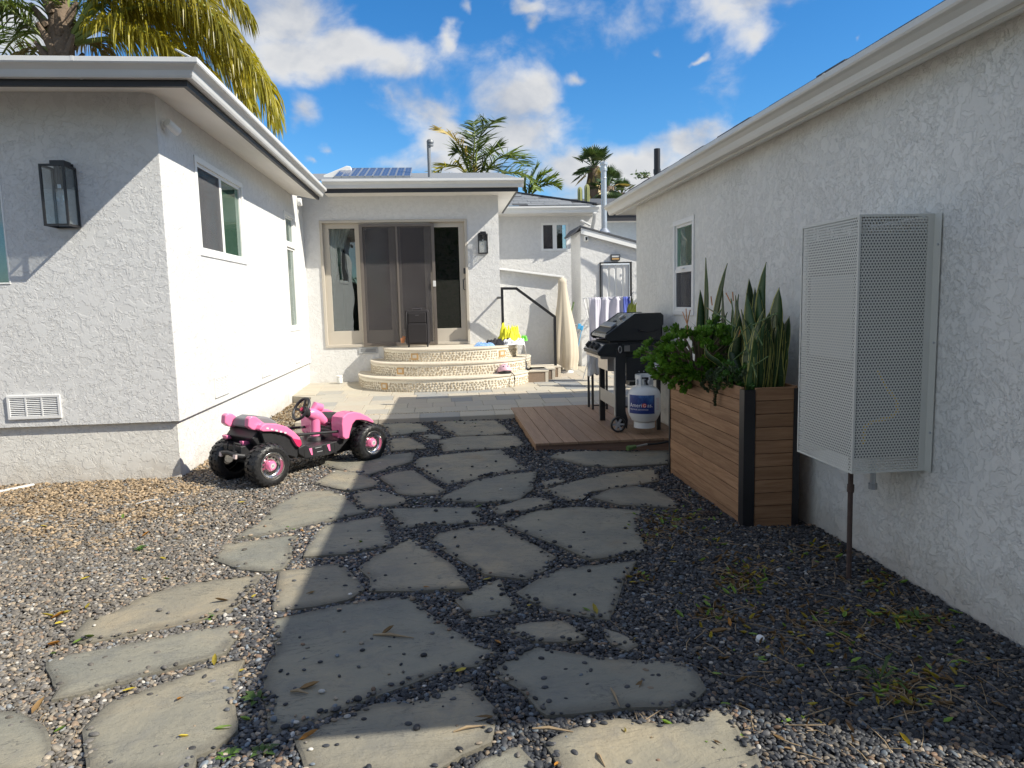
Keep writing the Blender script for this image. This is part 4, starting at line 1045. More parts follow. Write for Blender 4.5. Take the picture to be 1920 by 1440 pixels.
def leaf_mat(name, dark, light, rough=0.35, trans=0.25, scale=8.0, edge=None, band=None):
    m, gg, b = newmat(name)
    oc = gg.n('ShaderNodeTexCoord').outputs['Object']; oi = gg.n('ShaderNodeObjectInfo'); geo = gg.n('ShaderNodeNewGeometry')
    nz = gg.math('ADD', gg.math('MULTIPLY', gg.noise(oc, scale, 3), .5), gg.math('MULTIPLY', geo.outputs['Random Per Island'], .5))
    col = gg.mix(nz, dark, light)
    tone = gg.math('ADD', 0.62, gg.math('MULTIPLY', oi.outputs['Random'], 0.76)); tcol = gg.n('ShaderNodeCombineColor', None, Red=tone, Green=tone, Blue=tone)
    col = gg.mix(1.0, col, tcol.outputs[0], 'MULTIPLY')
    if band:
        uv = gg.n('ShaderNodeTexCoord').outputs['UV']; sp = gg.n('ShaderNodeSeparateXYZ', None, Vector=uv)
        bn = gg.noise(gg.scale(uv, (1.2, 30, 1)), 1.0, 4, 0.6, 1.2)
        col = gg.mix(gg.math('MULTIPLY', gg.step(bn, .54, .66), .55), col, band)
        e = gg.math('ABSOLUTE', gg.math('SUBTRACT', sp.outputs[0], .5))
        col = gg.mix(gg.step(gg.math('ADD', e, gg.math('MULTIPLY', gg.noise(gg.scale(uv, (1, 9, 1)), 1.0, 2), .05)), .445, .465), col, edge)
    gg.put(b.inputs['Base Color'], col); b.inputs['Roughness'].default_value = rough; b.inputs['Specular IOR Level'].default_value = 0.4
    if trans:
        out = [n for n in gg.nodes if n.type == 'OUTPUT_MATERIAL'][0]
        tl_ = gg.n('ShaderNodeBsdfTranslucent', None, Color=gg.mix(1.0, col, (1.5, 1.4, .6), 'MULTIPLY'))
        mm = gg.n('ShaderNodeMixShader', None, i0=trans, i1=b, i2=tl_); gg.put(out.inputs[0], mm.outputs[0])
    return m
leaf_mat('snake_leaf', (0.030, 0.068, 0.022), (0.050, 0.100, 0.030), 0.35, 0.08, 6, edge=(0.50, 0.50, 0.14), band=(0.095, 0.15, 0.065))
leaf_mat('jade_leaf', (0.060, 0.160, 0.020), (0.190, 0.350, 0.055), 0.26, 0.18)
leaf_mat('succulent_leaf', (0.045, 0.075, 0.035), (0.11, 0.15, 0.075), 0.4, 0.05)
leaf_mat('fine_leaf', (0.045, 0.12, 0.02), (0.10, 0.22, 0.045), 0.4, 0.15)
plain('stem_brown', (0.16, 0.12, 0.07), 0.8, var=.25, scale=20)
plain('stem_orange', (0.50, 0.20, 0.06), 0.5, var=.3, scale=30)
plain('stem_green', (0.10, 0.17, 0.05), 0.5, var=.25, scale=20)

def sword_leaf(base, tip, w, facing, parent, bend=.03, twist=.5, mat='snake_leaf', name='leaf'):
    base = Vector(base); tip = Vector(tip); ax = (tip-base); L = ax.length; ax.normalize()
    f = Vector(facing); side = ax.cross(f); side.normalize(); f = side.cross(ax); m = MB(); uv = []; P = []; F = []; n = 10
    for i in range(n+1):
        t = i/n; ww = w*(min(1, .55+1.2*t) if t < .4 else 1.0)*(1-max(0, (t-.62)/.38)**2.2) + .0005
        a = twist*(t-.3); s2 = side*math.cos(a)+f*math.sin(a); f2 = -side*math.sin(a)+f*math.cos(a)
        c = base+ax*(L*t)+f*(bend*math.sin(PI*t))+side*(bend*.6*math.sin(2*PI*t))
        P += [c-s2*ww/2, c+f2*(-.006-.1*ww), c+s2*ww/2, c+f2*(-.004)*0+f2*(-.1*ww)]
        uv += [(0, t), (.5, t), (1, t), (.5, t)]
        if i:
            o_ = (i-1)*4; F += [(o_, o_+1, o_+5, o_+4), (o_+1, o_+2, o_+6, o_+5), (o_+2, o_+3, o_+7, o_+6), (o_+3, o_, o_+4, o_+7)]
    m.add(P, F); m.uv = uv
    return m.build(name, mat, parent, smooth=True, angle=9)
snake = thing('snake_plant', 'tall variegated snake plant with yellow edged sword leaves in the planter', 'plant', (2.12, 4.9, .72))
def pz(zx, zy, x): return onx(1180+zx/4.8, 460+zy/4.8, x)
SN = [((665,700),(685,110),.050,2.20), ((690,760),(880,160),.055,2.20), ((612,800),(638,395),.050,2.16), ((885,790),(838,405),.060,2.20), ((1055,800),(1078,295),.058,2.20),
      ((1205,800),(1230,150),.062,2.22), ((1150,760),(1130,375),.045,2.24), ((1185,780),(1162,400),.055,2.18), ((1225,700),(1332,475),.050,2.22), ((1415,1270),(1490,370),.095,2.16),
      ((985,800),(952,450),.050,2.18), ((1005,810),(980,440),.052,2.22), ((1140,1100),(1052,430),.062,2.12), ((1130,800),(1003,575),.045,2.10), ((1255,1150),(1300,600),.070,2.10),
      ((1480,1100),(1527,700),.060,2.20), ((780,800),(835,560),.045,2.14), ((745,830),(720,640),.045,2.18), ((1330,1200),(1392,740),.070,2.08),
      ((1330,1250),(1320,620),.075,2.22), ((1130,1200),(1215,640),.070,2.14), ((1060,1100),(1070,560),.060,2.22), ((930,1000),(960,640),.05,2.24), ((850,1000),(880,600),.055,2.24), ((1240,1230),(1165,560),.06,2.2),
      ((1400,1250),(1440,640),.07,2.24), ((1380,1150),(1310,760),.06,2.10), ((1190,1200),(1120,720),.05,2.03), ((720,1000),(660,560),.05,2.22), ((1500,1260),(1470,800),.06,2.10), ((1010,1100),(930,700),.05,2.14), ((1100,1150),(1150,820),.045,2.0)]
for i in range(34):
    zx = rnd.uniform(800, 1500); SN.append(((zx+rnd.uniform(-40,40), 1150), (zx+rnd.uniform(-60,60), rnd.uniform(520, 900)), rnd.uniform(.045,.065), rnd.uniform(2.06, 2.24)))
for b_, t_, w_, x_ in SN:
    tip = pz(*t_, x_+.01); bb = pz(*b_, x_)
    zt_b = .72
    if bb.z > zt_b:   # carry the blade down to the soil
        k_ = (tip.z-zt_b)/max(.05, tip.z-bb.z); bb = tip+(bb-tip)*k_
        if (bb-pz(*b_, x_)).length > .8: bb = Vector((pz(*b_, x_).x, pz(*b_, x_).y, zt_b))
    bb.y = min(max(bb.y, PYN+.15), PYF-.1); bb.x = min(max(bb.x, PXF+.10), PXB-.09); tip.y = max(tip.y, PYN+.06)
    sword_leaf(bb, tip, w_*1.42, (-.8+rnd.uniform(-.5,.5), -.6+rnd.uniform(-.5,.5), 0.1), snake, bend=rnd.uniform(-.03,.04), twist=rnd.uniform(-.9,.9))
lean = thing('leaning_leaf_plant', 'small snake plant blade with wide yellow margin leaning over the jade bush', 'plant', tuple(pz(845, 1095, 1.95)))
sword_leaf(pz(850, 1130, 1.97), pz(678, 888, 1.86), .05, (-1, -.4, .2), lean, bend=.03)

def rosette(m, c, d, size, n=7, wide=.42, rndm=random):
    """a whorl of thick spoon leaves round the direction d"""
    d = Vector(d).normalized(); a = d.orthogonal().normalized(); b = d.cross(a); ph = rndm.uniform(0, 6.28)
    for i in range(n):
        t = ph+i*2.4; op = .35+.75*(i/n); L = size*rndm.uniform(.75, 1.1)
        dirv_ = (d*math.cos(op)+(a*math.cos(t)+b*math.sin(t))*math.sin(op)).normalized(); sd_ = dirv_.cross(d); sd_.normalize(); up_ = sd_.cross(dirv_)
        w = L*wide; P = [c, c+dirv_*L*.45-sd_*w*.34+up_*.004, c+dirv_*L*.82-sd_*w*.5+up_*.006, c+dirv_*L+up_*.012, c+dirv_*L*.82+sd_*w*.5+up_*.006, c+dirv_*L*.45+sd_*w*.34+up_*.004, c+dirv_*L*.6-up_*.007]
        m.add(P, [(0,1,6),(1,2,6),(2,3,6),(3,4,6),(4,5,6),(5,0,6)])
jade = thing('jade_bush', 'bushy bright green jade plant spilling over the far end of the planter', 'plant', (2.0, 5.45, .75))
jr = random.Random(3); sm_ = MB()
jc = Vector((2.02, 5.42, .98)); cnt = 0
protos = []
while cnt < 300:
    u = Vector((jr.gauss(0,1), jr.gauss(0,1), jr.gauss(0,1))).normalized()
    if u.x > .75: continue
    lump = .80+.42*mnoise.noise(u*2.3+Vector((3, 1, 7)))
    r_ = (.82+.18*jr.random())*lump*1.12
    p = jc+Vector((u.x*.42, u.y*.54, u.z*.265))*r_
    if p.z < .80 and p.x > PXF-.02: continue
    if p.z < .66 or p.x > 2.38: continue
    m = MB(); rosette(m, p, u+Vector((-.1, -.15, .5)), jr.uniform(.048, .072), jr.randint(8, 11), .44, jr)
    m.build('leaf_rosette', 'jade_leaf', jade, smooth=False)
    if cnt % 2 == 0: sm_.tube([jc+Vector((0, (p.y-jc.y)*.3, -.25)), jc.lerp(p, .6)+Vector((0, 0, -.03)), p], [.012, .008, .005], 5)
    cnt += 1
sm_.build('stems', 'stem_brown', jade, smooth=True)['kind'] = 'stuff'
# low leafy succulent and trailing strings at the front edge
low = thing('low_succulent', 'small dark green succulent clump at the front rim of the planter', 'plant', (1.98, 4.62, .80))
for i in range(70):
    u = Vector((jr.gauss(0,1), jr.gauss(0,1), abs(jr.gauss(0,1))*.8)).normalized(); p = Vector((2.0, 4.68, .84))+Vector((u.x*.13, u.y*.24, u.z*.16))*jr.uniform(.55, 1.0)
    m = MB(); rosette(m, p, u+Vector((0, 0, .3)), jr.uniform(.03, .05), 7, .30, jr); m.build('leaf_rosette', 'fine_leaf' if i % 3 else 'succulent_leaf', low)
tr_ = thing('trailing_succulent', 'grey green trailing succulent hanging down over the planter boards', 'plant', tuple(pz(760, 1180, 1.9)))
for (s_, e_) in (((800,1120),(785,1440)), ((830,1110),(800,1330)), ((760,1120),(740,1290)), ((780,1190),(660,1250)), ((850,1130),(820,1290)), ((700,1230),(720,1320))):
    a = pz(*s_, 1.915); b = pz(*e_, 1.905); N_ = 13; pts = []
    for i in range(N_+1):
        t = i/N_; p = a.lerp(b, t); p.x = 1.905-.03*math.sin(PI*min(1, t*1.4)); p.y += .012*math.sin(t*9); pts.append(p)
    m = MB(); m.tube(pts, .003, 5); st_ = m.build('stem', 'stem_green', tr_, smooth=True)
    m = MB()
    for p in pts:
        rosette(m, p, (-.8, -.4, .3), jr.uniform(.018, .032), 6, .35, jr)
    m.build('leaves', 'succulent_leaf', tr_)['kind'] = 'stuff'
fs_ = thing('pencil_cactus', 'thin orange tipped pencil cactus stems among the snake plant leaves', 'plant', (2.1, 5.0, .8))
for ln, mt in (((((925,830),(935,600),(915,480)), 'stem_green')), (((915,520),(870,430)), 'stem_orange'), (((1150,1190),(1060,930),(1000,730)), 'stem_green'), (((1060,930),(940,1030)), 'stem_green'),
               (((1200,900),(1110,720),(1330,610)), 'stem_green'), (((520,710),(480,600)), 'stem_orange'), (((520,710),(510,570)), 'stem_orange'), (((520,710),(548,580)), 'stem_orange'), (((525,800),(520,700)), 'stem_orange'),
               (((900,900),(1100,700)), 'stem_green'), (((700,560),(860,660),(960,740)), 'stem_green'), (((745,540),(735,460)), 'stem_orange'), (((760,600),(700,560)), 'stem_orange'), (((935,500),(930,420)), 'stem_orange'), (((1250,1000),(1110,1090),(1060,1040)), 'stem_green'), (((1000,760),(985,820)), 'stem_orange')):
    pts = [pz(x, y, 2.02) for x, y in ln]
    MB().tube(pts, .0042, 6).build('twig', mt, fs_, smooth=True)
gr = thing('fine_grass_clump', 'dark fine leaved grassy clump behind the jade bush', 'plant', tuple(pz(900, 900, 2.1)))
m = MB()
for i in range(130):
    b_ = pz(jr.uniform(560, 980), jr.uniform(820, 1000), 2.12); t = b_+Vector((jr.uniform(-.12,.06), jr.uniform(-.10,.10), jr.uniform(.05,.17)))
    sd_ = Vector((jr.uniform(-1,1), jr.uniform(-1,1), 0)).normalized()*.0035
    m.add([b_-sd_, b_+sd_, (b_+t)/2+sd_+Vector((0,0,.03)), (b_+t)/2-sd_+Vector((0,0,.03)), t], [(0,1,2,3), (3,2,4)])
m.build('blades', 'fine_leaf', gr)['kind'] = 'stuff'

# ------------------------------------------------------------------ perforated cabinet on the right-hand wall
plain('cabinet_paint', (0.66, 0.66, 0.60), 0.5, var=.04, scale=5)
cab = thing('perforated_cabinet', 'tall pale perforated sheet metal cover box mounted on the right wall', 'cabinet', (2.22, 3.55, .56))
CX, CY0, CY1, CZ0, CZ1 = 2.023, 3.307, 3.858, .555, 1.832
def perforated(u0, u1, v0, v1, pitch, rad, fn):
    """sheet with real round holes in a staggered grid; fn maps (u, v) to a point"""
    m = MB(); h = pitch*math.sqrt(3)/2; Rr = pitch/math.sqrt(3)
    nu = int((u1-u0-.012)/pitch); nv = int((v1-v0-.012)/h); ou = (u0+u1-(nu-.5)*pitch)/2; ov = (v0+v1-(nv-1)*h)/2
    lo_u, hi_u, lo_v, hi_v = 9, -9, 9, -9
    for j in range(nv):
        for i in range(nu):
            cu = ou+(i+(.5 if j % 2 else 0)-.25)*pitch; cv = ov+j*h
            if cu < u0+rad*1.6 or cu > u1-rad*1.6: continue
            P = [(cu+Rr*math.cos(PI/6+PI/3*k), cv+Rr*math.sin(PI/6+PI/3*k)) for k in range(6)]+[(cu+rad*math.cos(PI/6+PI/3*k), cv+rad*math.sin(PI/6+PI/3*k)) for k in range(6)]
            m.add([fn(min(max(a, u0), u1), min(max(b, v0), v1)) for a, b in P], [(k, (k+1) % 6, 6+(k+1) % 6, 6+k) for k in range(6)])
    return m
PT, RD = .0160, .0049
perforated(CY0, CY1, CZ0, CZ1, PT, RD, lambda u, v: (CX, u, v)).build('front_panel', 'cabinet_paint', cab)
perforated(CX, HX-.03, CZ0, CZ1, PT, RD, lambda u, v: (u, CY0, v)).build('side_panel', 'cabinet_paint', cab)
perforated(CX, HX-.03, CZ0, CZ1, PT, RD, lambda u, v: (u, CY1, v)).build('side_panel', 'cabinet_paint', cab)
m = MB(); e = .0012
for y_, s_ in ((CY0, -1), (CY1, 1)):
    m.box((CX-e, min(y_, y_+s_*e), CZ0), (CX+.010, max(y_, y_+s_*e), CZ1)); m.box((CX-e, min(y_, y_-s_*.010), CZ0), (CX-.0002, max(y_, y_-s_*.010), CZ1))
    m.box((CX+.01, min(y_, y_+s_*e), CZ1-.012), (HX-.03, max(y_, y_+s_*e), CZ1)); m.box((CX+.01, min(y_, y_+s_*e), CZ0), (HX-.03, max(y_, y_+s_*e), CZ0+.012))
    m.box((HX-.045, min(y_, y_+s_*.002), CZ0), (HX-.012, max(y_, y_+s_*.002), CZ1))
m.box((CX-e, CY0+.010, CZ1-.012), (CX-.0002, CY1-.010, CZ1)); m.box((CX-e, CY0+.010, CZ0), (CX-.0002, CY1-.010, CZ0+.012))
m.build('edge_fold', 'cabinet_paint', cab)
m = MB(); m.box((HX-.012, CY0-.05, CZ0), (HX-.009, CY0+.02, CZ1)); m.box((HX-.012, CY1-.02, CZ0), (HX-.009, CY1+.05, CZ1)); m.build('wall_flange', 'cabinet_paint', cab)
MB().box((CX+.002, CY0+.003, CZ1-.0025), (HX-.012, CY1-.003, CZ1-.0005)).build('top_panel', 'cabinet_paint', cab)
for z_ in (CZ0+.2, CZ0+.65, CZ1-.15): MB().cyl((HX-.009, CY0-.035, z_), (HX-.016, CY0-.035, z_), .006, n=10).build('screw', 'galvanised', cab)
plain('heater_unlit', (0.10, 0.105, 0.11), 0.4, var=.04); plain('yellow_hose', (0.62, 0.42, 0.03), 0.45, var=.15); plain('rust_pipe', (0.085, 0.055, 0.045), 0.75, var=.4, scale=30)
wh = thing('water_heater', 'grey tankless water heater inside the perforated cover box', 'water heater', (2.3, 3.58, 1.0))
MB().box((2.050, 3.325, .62), (HX-.02, 3.845, 1.745)).build('body', 'heater_unlit', wh, bevel=.015)  # near black and box-filling, so the inside looks unlit through the holes
MB().box((2.044, 3.38, 1.12), (2.049, 3.79, 1.55)).build('cover', 'vent_grey', wh, bevel=.004)
for y_ in (3.46, 3.54, 3.68): MB().cyl((2.28, y_, .66), (2.28, y_, .58), .011).build('pipe', 'galvanised', wh, smooth=True)
MB().tube([(2.15, 3.318, 1.07), (2.20, 3.318, .98), (2.255, 3.318, .92), (2.26, 3.318, .86), (2.22, 3.318, .83), (2.13, 3.318, .815), (2.09, 3.318, .79), (2.085, 3.318, .70)], .009, 8).build('gas_hose', 'yellow_hose', wh, smooth=True)
wpipe = thing('standpipe', 'dark rusty steel pipe running from the cabinet down into the gravel', 'pipe', (2.10, 3.42, 0))
a = onz(1596, 1019, -.06)
MB().tube([(2.105, 3.45, .75), (2.105, 3.45, .5), (2.115, 3.455, -.12)], .013, 10).build('pipe', 'rust_pipe', wpipe, smooth=True)
MB().cyl((2.106, 3.45, .42), (2.107, 3.45, .46), .018, n=12).build('coupling', 'rust_pipe', wpipe, smooth=True)
wv_ = thing('drain_valve', 'short metal drain valve under the perforated cabinet', 'valve', (2.25, 3.46, .45))
va = onx(1637, 886, 2.24)
MB().cyl((2.24, va.y, .62), (2.24, va.y, .455), .015, n=12).build('pipe', 'galvanised', wv_, smooth=True)
MB().cyl((2.24, va.y, .455), (2.24, va.y, .425), .022, n=8).build('nut', 'vent_grey', wv_)

# ------------------------------------------------------------------ gas grill
plain('grill_black', (0.022, 0.024, 0.026), 0.42, var=.15, scale=14, bump=.0003, bscale=220)
plain('grill_enamel', (0.030, 0.034, 0.036), 0.22, var=.1, coat=.4)
plain('grill_steel', (0.42, 0.42, 0.42), 0.32, metal=.85, var=.12)
plain('grill_beige', (0.40, 0.38, 0.34), 0.5, metal=.2, var=.08)
gz0 = DZ; GY, GYF = 7.16, 7.92       # near end, far end
GX = 1.775                          # front of the cart (it faces the yard)
gr_ = thing('gas_grill', 'black gas barbecue with angular lid and three knobs standing on the deck', 'grill', (2.0, 7.5, DZ))
# lid: an angular hood, profile seen from its end
lidp = [(1.665, 1.065), (1.675, 1.095), (1.985, 1.310), (2.255, 1.312), (2.285, 1.285), (2.285, 1.19), (2.26, 1.16), (2.255, 1.03), (1.70, 1.03)]
MB().prism(lidp, 'y', GY+.015, GY+.035).build('lid_end', 'grill_black', gr_, bevel=.005)
MB().prism(lidp, 'y', GYF-.035, GYF-.015).build('lid_end', 'grill_black', gr_, bevel=.005)
ln_ = MB(); cs = [(1.672, 1.068), (1.682, 1.094), (1.986, 1.304), (2.253, 1.306), (2.278, 1.282), (2.278, 1.04)]
for (a, b) in zip(cs[:-1], cs[1:]):
    dx, dz_ = b[0]-a[0], b[1]-a[1]; L_ = math.hypot(dx, dz_); nx, nz_ = -dz_/L_*.006, dx/L_*.006
    ln_.prism([a, b, (b[0]-nx, b[1]-nz_), (a[0]-nx, a[1]-nz_)], 'y', GY+.036, GYF-.036)
lid = ln_.build('lid', 'grill_enamel', gr_, bevel=.002)
sl_dir = Vector((cs[2][0]-cs[1][0], 0, cs[2][1]-cs[1][1])).normalized(); sl_n = Vector((-sl_dir.z, 0, sl_dir.x))
def on_slope(t, y, h): return Vector((cs[1][0], y, cs[1][1]))+sl_dir*(t*.37)+sl_n*h
pitch_ = -math.atan2(sl_dir.z, sl_dir.x)
hb = on_slope(.20, (GY+GYF)/2, .004)
MB().obox(hb, (.10, .56, .010), (0, pitch_, 0)).build('handle_recess', 'black_metal', lid, bevel=.004)
MB().obox(on_slope(.38, (GY+GYF)/2, .018), (.075, .50, .022), (0, pitch_, 0)).build('handle', 'grill_steel', lid, bevel=.006)
MB().obox(on_slope(.62, (GY+GYF)/2+.03, .006), (.02, .12, .004), (0, pitch_, 0)).build('badge', 'grill_black', lid)
tc_ = on_slope(.80, GY+.30, .012)
MB().lathe([(0, .012), (.032, .012), (.036, 0), (.036, -.012)], 20, Matrix.Translation(tc_) @ Matrix.Rotation(pitch_, 4, 'Y')).build('thermometer', 'grill_steel', lid, smooth=True)
MB().lathe([(0, .0135), (.027, .0135)], 20, Matrix.Translation(tc_) @ Matrix.Rotation(pitch_, 4, 'Y')).build('dial', 'vent_white', lid)
hg = [(2.03, GY+.006, 1.135), (2.10, GY+.004, 1.118), (2.17, GY+.006, 1.122), (2.24, GY+.008, 1.14)]
MB().tube(hg, .006, 8).build('hinge_rod', 'black_metal', gr_, smooth=True)
for p_ in (hg[0], (2.205, GY+.006, 1.132)): MB().cyl((p_[0], GY+.016, p_[2]), (p_[0], GY-.006, p_[2]), .012, n=10).build('bolt', 'black_metal', gr_)
# cook box, control panel, knobs
MB().prism([(1.72, 1.028), (2.26, 1.028), (2.22, .80), (1.84, .80)], 'y', GY+.04, GYF-.04).build('cook_box', 'grill_black', gr_, bevel=.004)
cpp = [(1.80, 1.015), (1.665, 1.005), (1.585, .915), (1.60, .885), (1.80, .865)]
cp = MB().prism(cpp, 'y', GY+.01, GYF-.01).build('control_panel', 'grill_black', gr_, bevel=.005)
fd = Vector((cpp[2][0]-cpp[1][0], 0, cpp[2][1]-cpp[1][1])).normalized(); fn_ = Vector((fd.z, 0, -fd.x))
if fn_.x > 0: fn_ = -fn_
MB().obox(Vector(((cpp[1][0]+cpp[2][0])/2, (GY+GYF)/2, (cpp[1][1]+cpp[2][1])/2))+fn_*.002, (.004, GYF-GY-.06, .09), (0, math.atan2(-fn_.z, -fn_.x) if False else math.atan2(fn_.z, -fn_.x), 0)).build('panel_plate', 'grill_steel', cp, bevel=.001)
rotk = fn_.to_track_quat('Z', 'Y').to_matrix().to_4x4()
for y_ in (GY+.14, GY+.34, GY+.56):
    c_ = Vector(((cpp[1][0]+cpp[2][0])/2, y_, (cpp[1][1]+cpp[2][1])/2))+fn_*.004
    kb = MB().lathe([(.036, 0), (.038, .008), (.034, .034), (.030, .038), (0, .038)], 20, Matrix.Translation(c_) @ rotk).build('knob', 'grill_black', cp, smooth=True)
    MB().obox(c_+fn_*.040, (.008, .012, .062), (0, math.atan2(fn_.z, -fn_.x), 0)).build('grip', 'black_metal', kb, bevel=.002)
MB().prism([(1.615, .88), (1.80, .862), (1.80, .84), (1.62, .85)], 'y', GY+.02, GYF-.02).build('lower_trim', 'grill_steel', gr_, bevel=.002)
# cart: legs, braces, shelf, wheel panels
def leg(x0, x1, y0, y1, mt='grill_black'): return MB().box((x0, y0, gz0), (x1, y1, .87)).build('leg', mt, gr_, bevel=.003)
leg(GX-.01, GX+.05, GYF-.05, GYF-.015, 'grill_black')
MB().box((GX-.012, GYF-.014, gz0), (GX+.05, GYF-.010, .86)).build('leg_edge', 'grill_beige', gr_)
MB().prism([(GX, gz0+.03), (GX+.09, gz0+.06), (GX+.115, gz0+.02), (GX+.125, gz0+.12), (GX+.10, .30), (GX+.105, .95), (GX, .95)], 'y', GY+.0, GY+.035).build('leg', 'grill_black', gr_, bevel=.003)
MB().box((GX-.012, GY+.002, gz0+.16), (GX-.001, GY+.05, .86)).build('leg_edge', 'grill_beige', gr_, bevel=.002)
leg(2.21, 2.25, GYF-.05, GYF-.015); leg(2.21, 2.25, GY, GY+.035)
MB().box((GX-.008, GY+.051, .33), (GX-.002, GYF-.015, .475)).build('front_brace', 'grill_beige', gr_, bevel=.003)
MB().box((GX-.002, GY+.04, .33), (2.25, GYF-.015, .345)).build('bottom_shelf', 'grill_black', gr_)
MB().box((GX+.11, GY+.004, .62), (2.25, GY+.02, .86)).build('end_panel', 'grill_black', gr_)
for i_, x_ in enumerate((2.02, 2.07)):
    for z_ in (.65, .68, .71): MB().cyl((x_, GY+.004, z_), (x_, GY+.001, z_), .007, n=8).build('slot', 'vent_grey', gr_)
MB().box((1.84, GY-.012, .915), (2.26, GY+.002, 1.0)).build('folded_side_table', 'grill_black', gr_, bevel=.004)
MB().box((1.86, GY-.0145, .925), (1.92, GY-.0125, .985)).build('label_plate', 'grill_steel', gr_)
MB().tube([Vector((1.815, GY-.018, .945))+Vector((.015*math.cos(t), 0, .034*math.sin(t))) for t in [i*PI/8 for i in range(16)]], .005, 8, closed=True).build('tool_ring', 'grill_steel', gr_, smooth=True)
MB().prism([(1.70, .855), (1.80, .855), (1.86, .84), (1.90, .70), (1.70, .72)], 'y', GY+.06, GY+.50).build('drip_tray', 'grill_steel', gr_, bevel=.004)
MB().box((1.93, GY+.05, .56), (2.18, GYF-.08, .60)).build('drip_pan', 'grill_black', gr_)
def wheel_y(c, R, w, parent, nspoke=6):
    M_ = Matrix.Translation(c) @ Matrix.Rotation(PI/2, 4, 'X')
    ty = MB().lathe([(R*.78, -w/2), (R*.95, -w/2), (R, -w*.3), (R, w*.3), (R*.95, w/2), (R*.78, w/2), (R*.76, 0), (R*.78, -w/2)], 28, M_).build('wheel', 'grill_black', parent, smooth=True)
    m = MB(); m.lathe([(0, -w*.45), (R*.2, -w*.45), (R*.2, w*.45), (0, w*.45)], 14, M_)
    for k_ in range(nspoke):
        t = 2*PI*k_/nspoke; m.bar(M_ @ Vector((R*.15*math.cos(t), R*.15*math.sin(t), 0)), M_ @ Vector((R*.8*math.cos(t), R*.8*math.sin(t), 0)), .018, w*.5, up=(0, 1, 0))
    m.build('hub', 'vent_grey', ty)
    return ty
wheel_y((1.785, GY-.035, gz0+.082), .082, .042, gr_)
MB().cyl((1.785, GY-.05, gz0+.082), (1.785, GY+.03, gz0+.082), .008, n=8).build('axle', 'grill_steel', gr_)

# propane tank hung on the near end of the cart
def tank_label():
    m, gg, b = newmat('tank_label')
    oc = gg.n('ShaderNodeTexCoord').outputs['Object']; sp = gg.n('ShaderNodeSeparateXYZ', None, Vector=oc)
    nz = gg.noise(gg.scale(oc, (1, 1, .6)), 9, 4, .6)
    glow = gg.math('MULTIPLY', gg.step(sp.outputs[2], .22, .34), gg.step(nz, .42, .70))
    c = gg.mix(glow, (0.012, 0.030, 0.17), (0.08, 0.23, 0.52)); gg.put(b.inputs['Base Color'], c); b.inputs['Roughness'].default_value = .35
tank_label()
plain('tank_white', (0.66, 0.67, 0.66), 0.38, var=.1, scale=9, coat=.2)
plain('print_white', (0.75, 0.75, 0.75), .4, var=.01); plain('print_red', (0.62, 0.07, 0.04), .4, var=.02); plain('print_pink', (0.62, 0.42, 0.42), .5, var=.1)
TX, TY, TZ, TR = 2.02, 6.98, .160, .165
tk = thing('propane_tank', 'white propane gas cylinder with blue printed label hanging beside the grill cart', 'gas cylinder', (TX, TY, TZ))
tb = MB().lathe([(0, .045), (.075, .05), (.125, .075), (.152, .125), (TR, .165), (TR, .335), (.152, .37), (.128, .40), (.09, .42), (0, .43)], 36).build('body', 'tank_white', tk, smooth=True, local=True)
MB().lathe([(.100, .0), (.106, 0), (.106, .055), (.100, .06)], 28).build('foot_ring', 'tank_white', tk, smooth=True, local=True)
m = MB(); n_ = 24; P = []; F = []; am = math.atan2(-TY, -TX)   # label faces the camera side
for i in range(n_+1):
    t = am-1.06+1.72*i/n_
    for z_ in (.158, .345): P.append(((TR+.0012)*math.cos(t), (TR+.0012)*math.sin(t), z_))
m.add(P, [(2*i, 2*i+2, 2*i+3, 2*i+1) for i in range(n_)]).build('label', 'tank_label', tb, smooth=True, local=True)
def wrap_text(txt, size, mat, th, z, rad, parent, name):
    cu = bpy.data.curves.new('t', 'FONT'); cu.body = txt; cu.size = size; cu.extrude = 0; cu.resolution_u = 3
    ob = bpy.data.objects.new('t', cu); C.objects.link(ob); dg = bpy.context.evaluated_depsgraph_get(); me = bpy.data.meshes.new_from_object(ob.evaluated_get(dg))
    bpy.data.objects.remove(ob)
    w = max(v.co.x for v in me.vertices) if me.vertices else 0
    for v in me.vertices:
        a_ = th+(v.co.x)/rad; v.co = (rad*math.cos(a_), rad*math.sin(a_), z+v.co.y)
    me.materials.append(MATS[mat]); o = bpy.data.objects.new(name, me); C.objects.link(o); o.parent = parent; return w
th0 = am-.97
w_ = wrap_text('Ameri', .056, 'print_white', th0, .225, TR+.0022, tb, 'lettering')
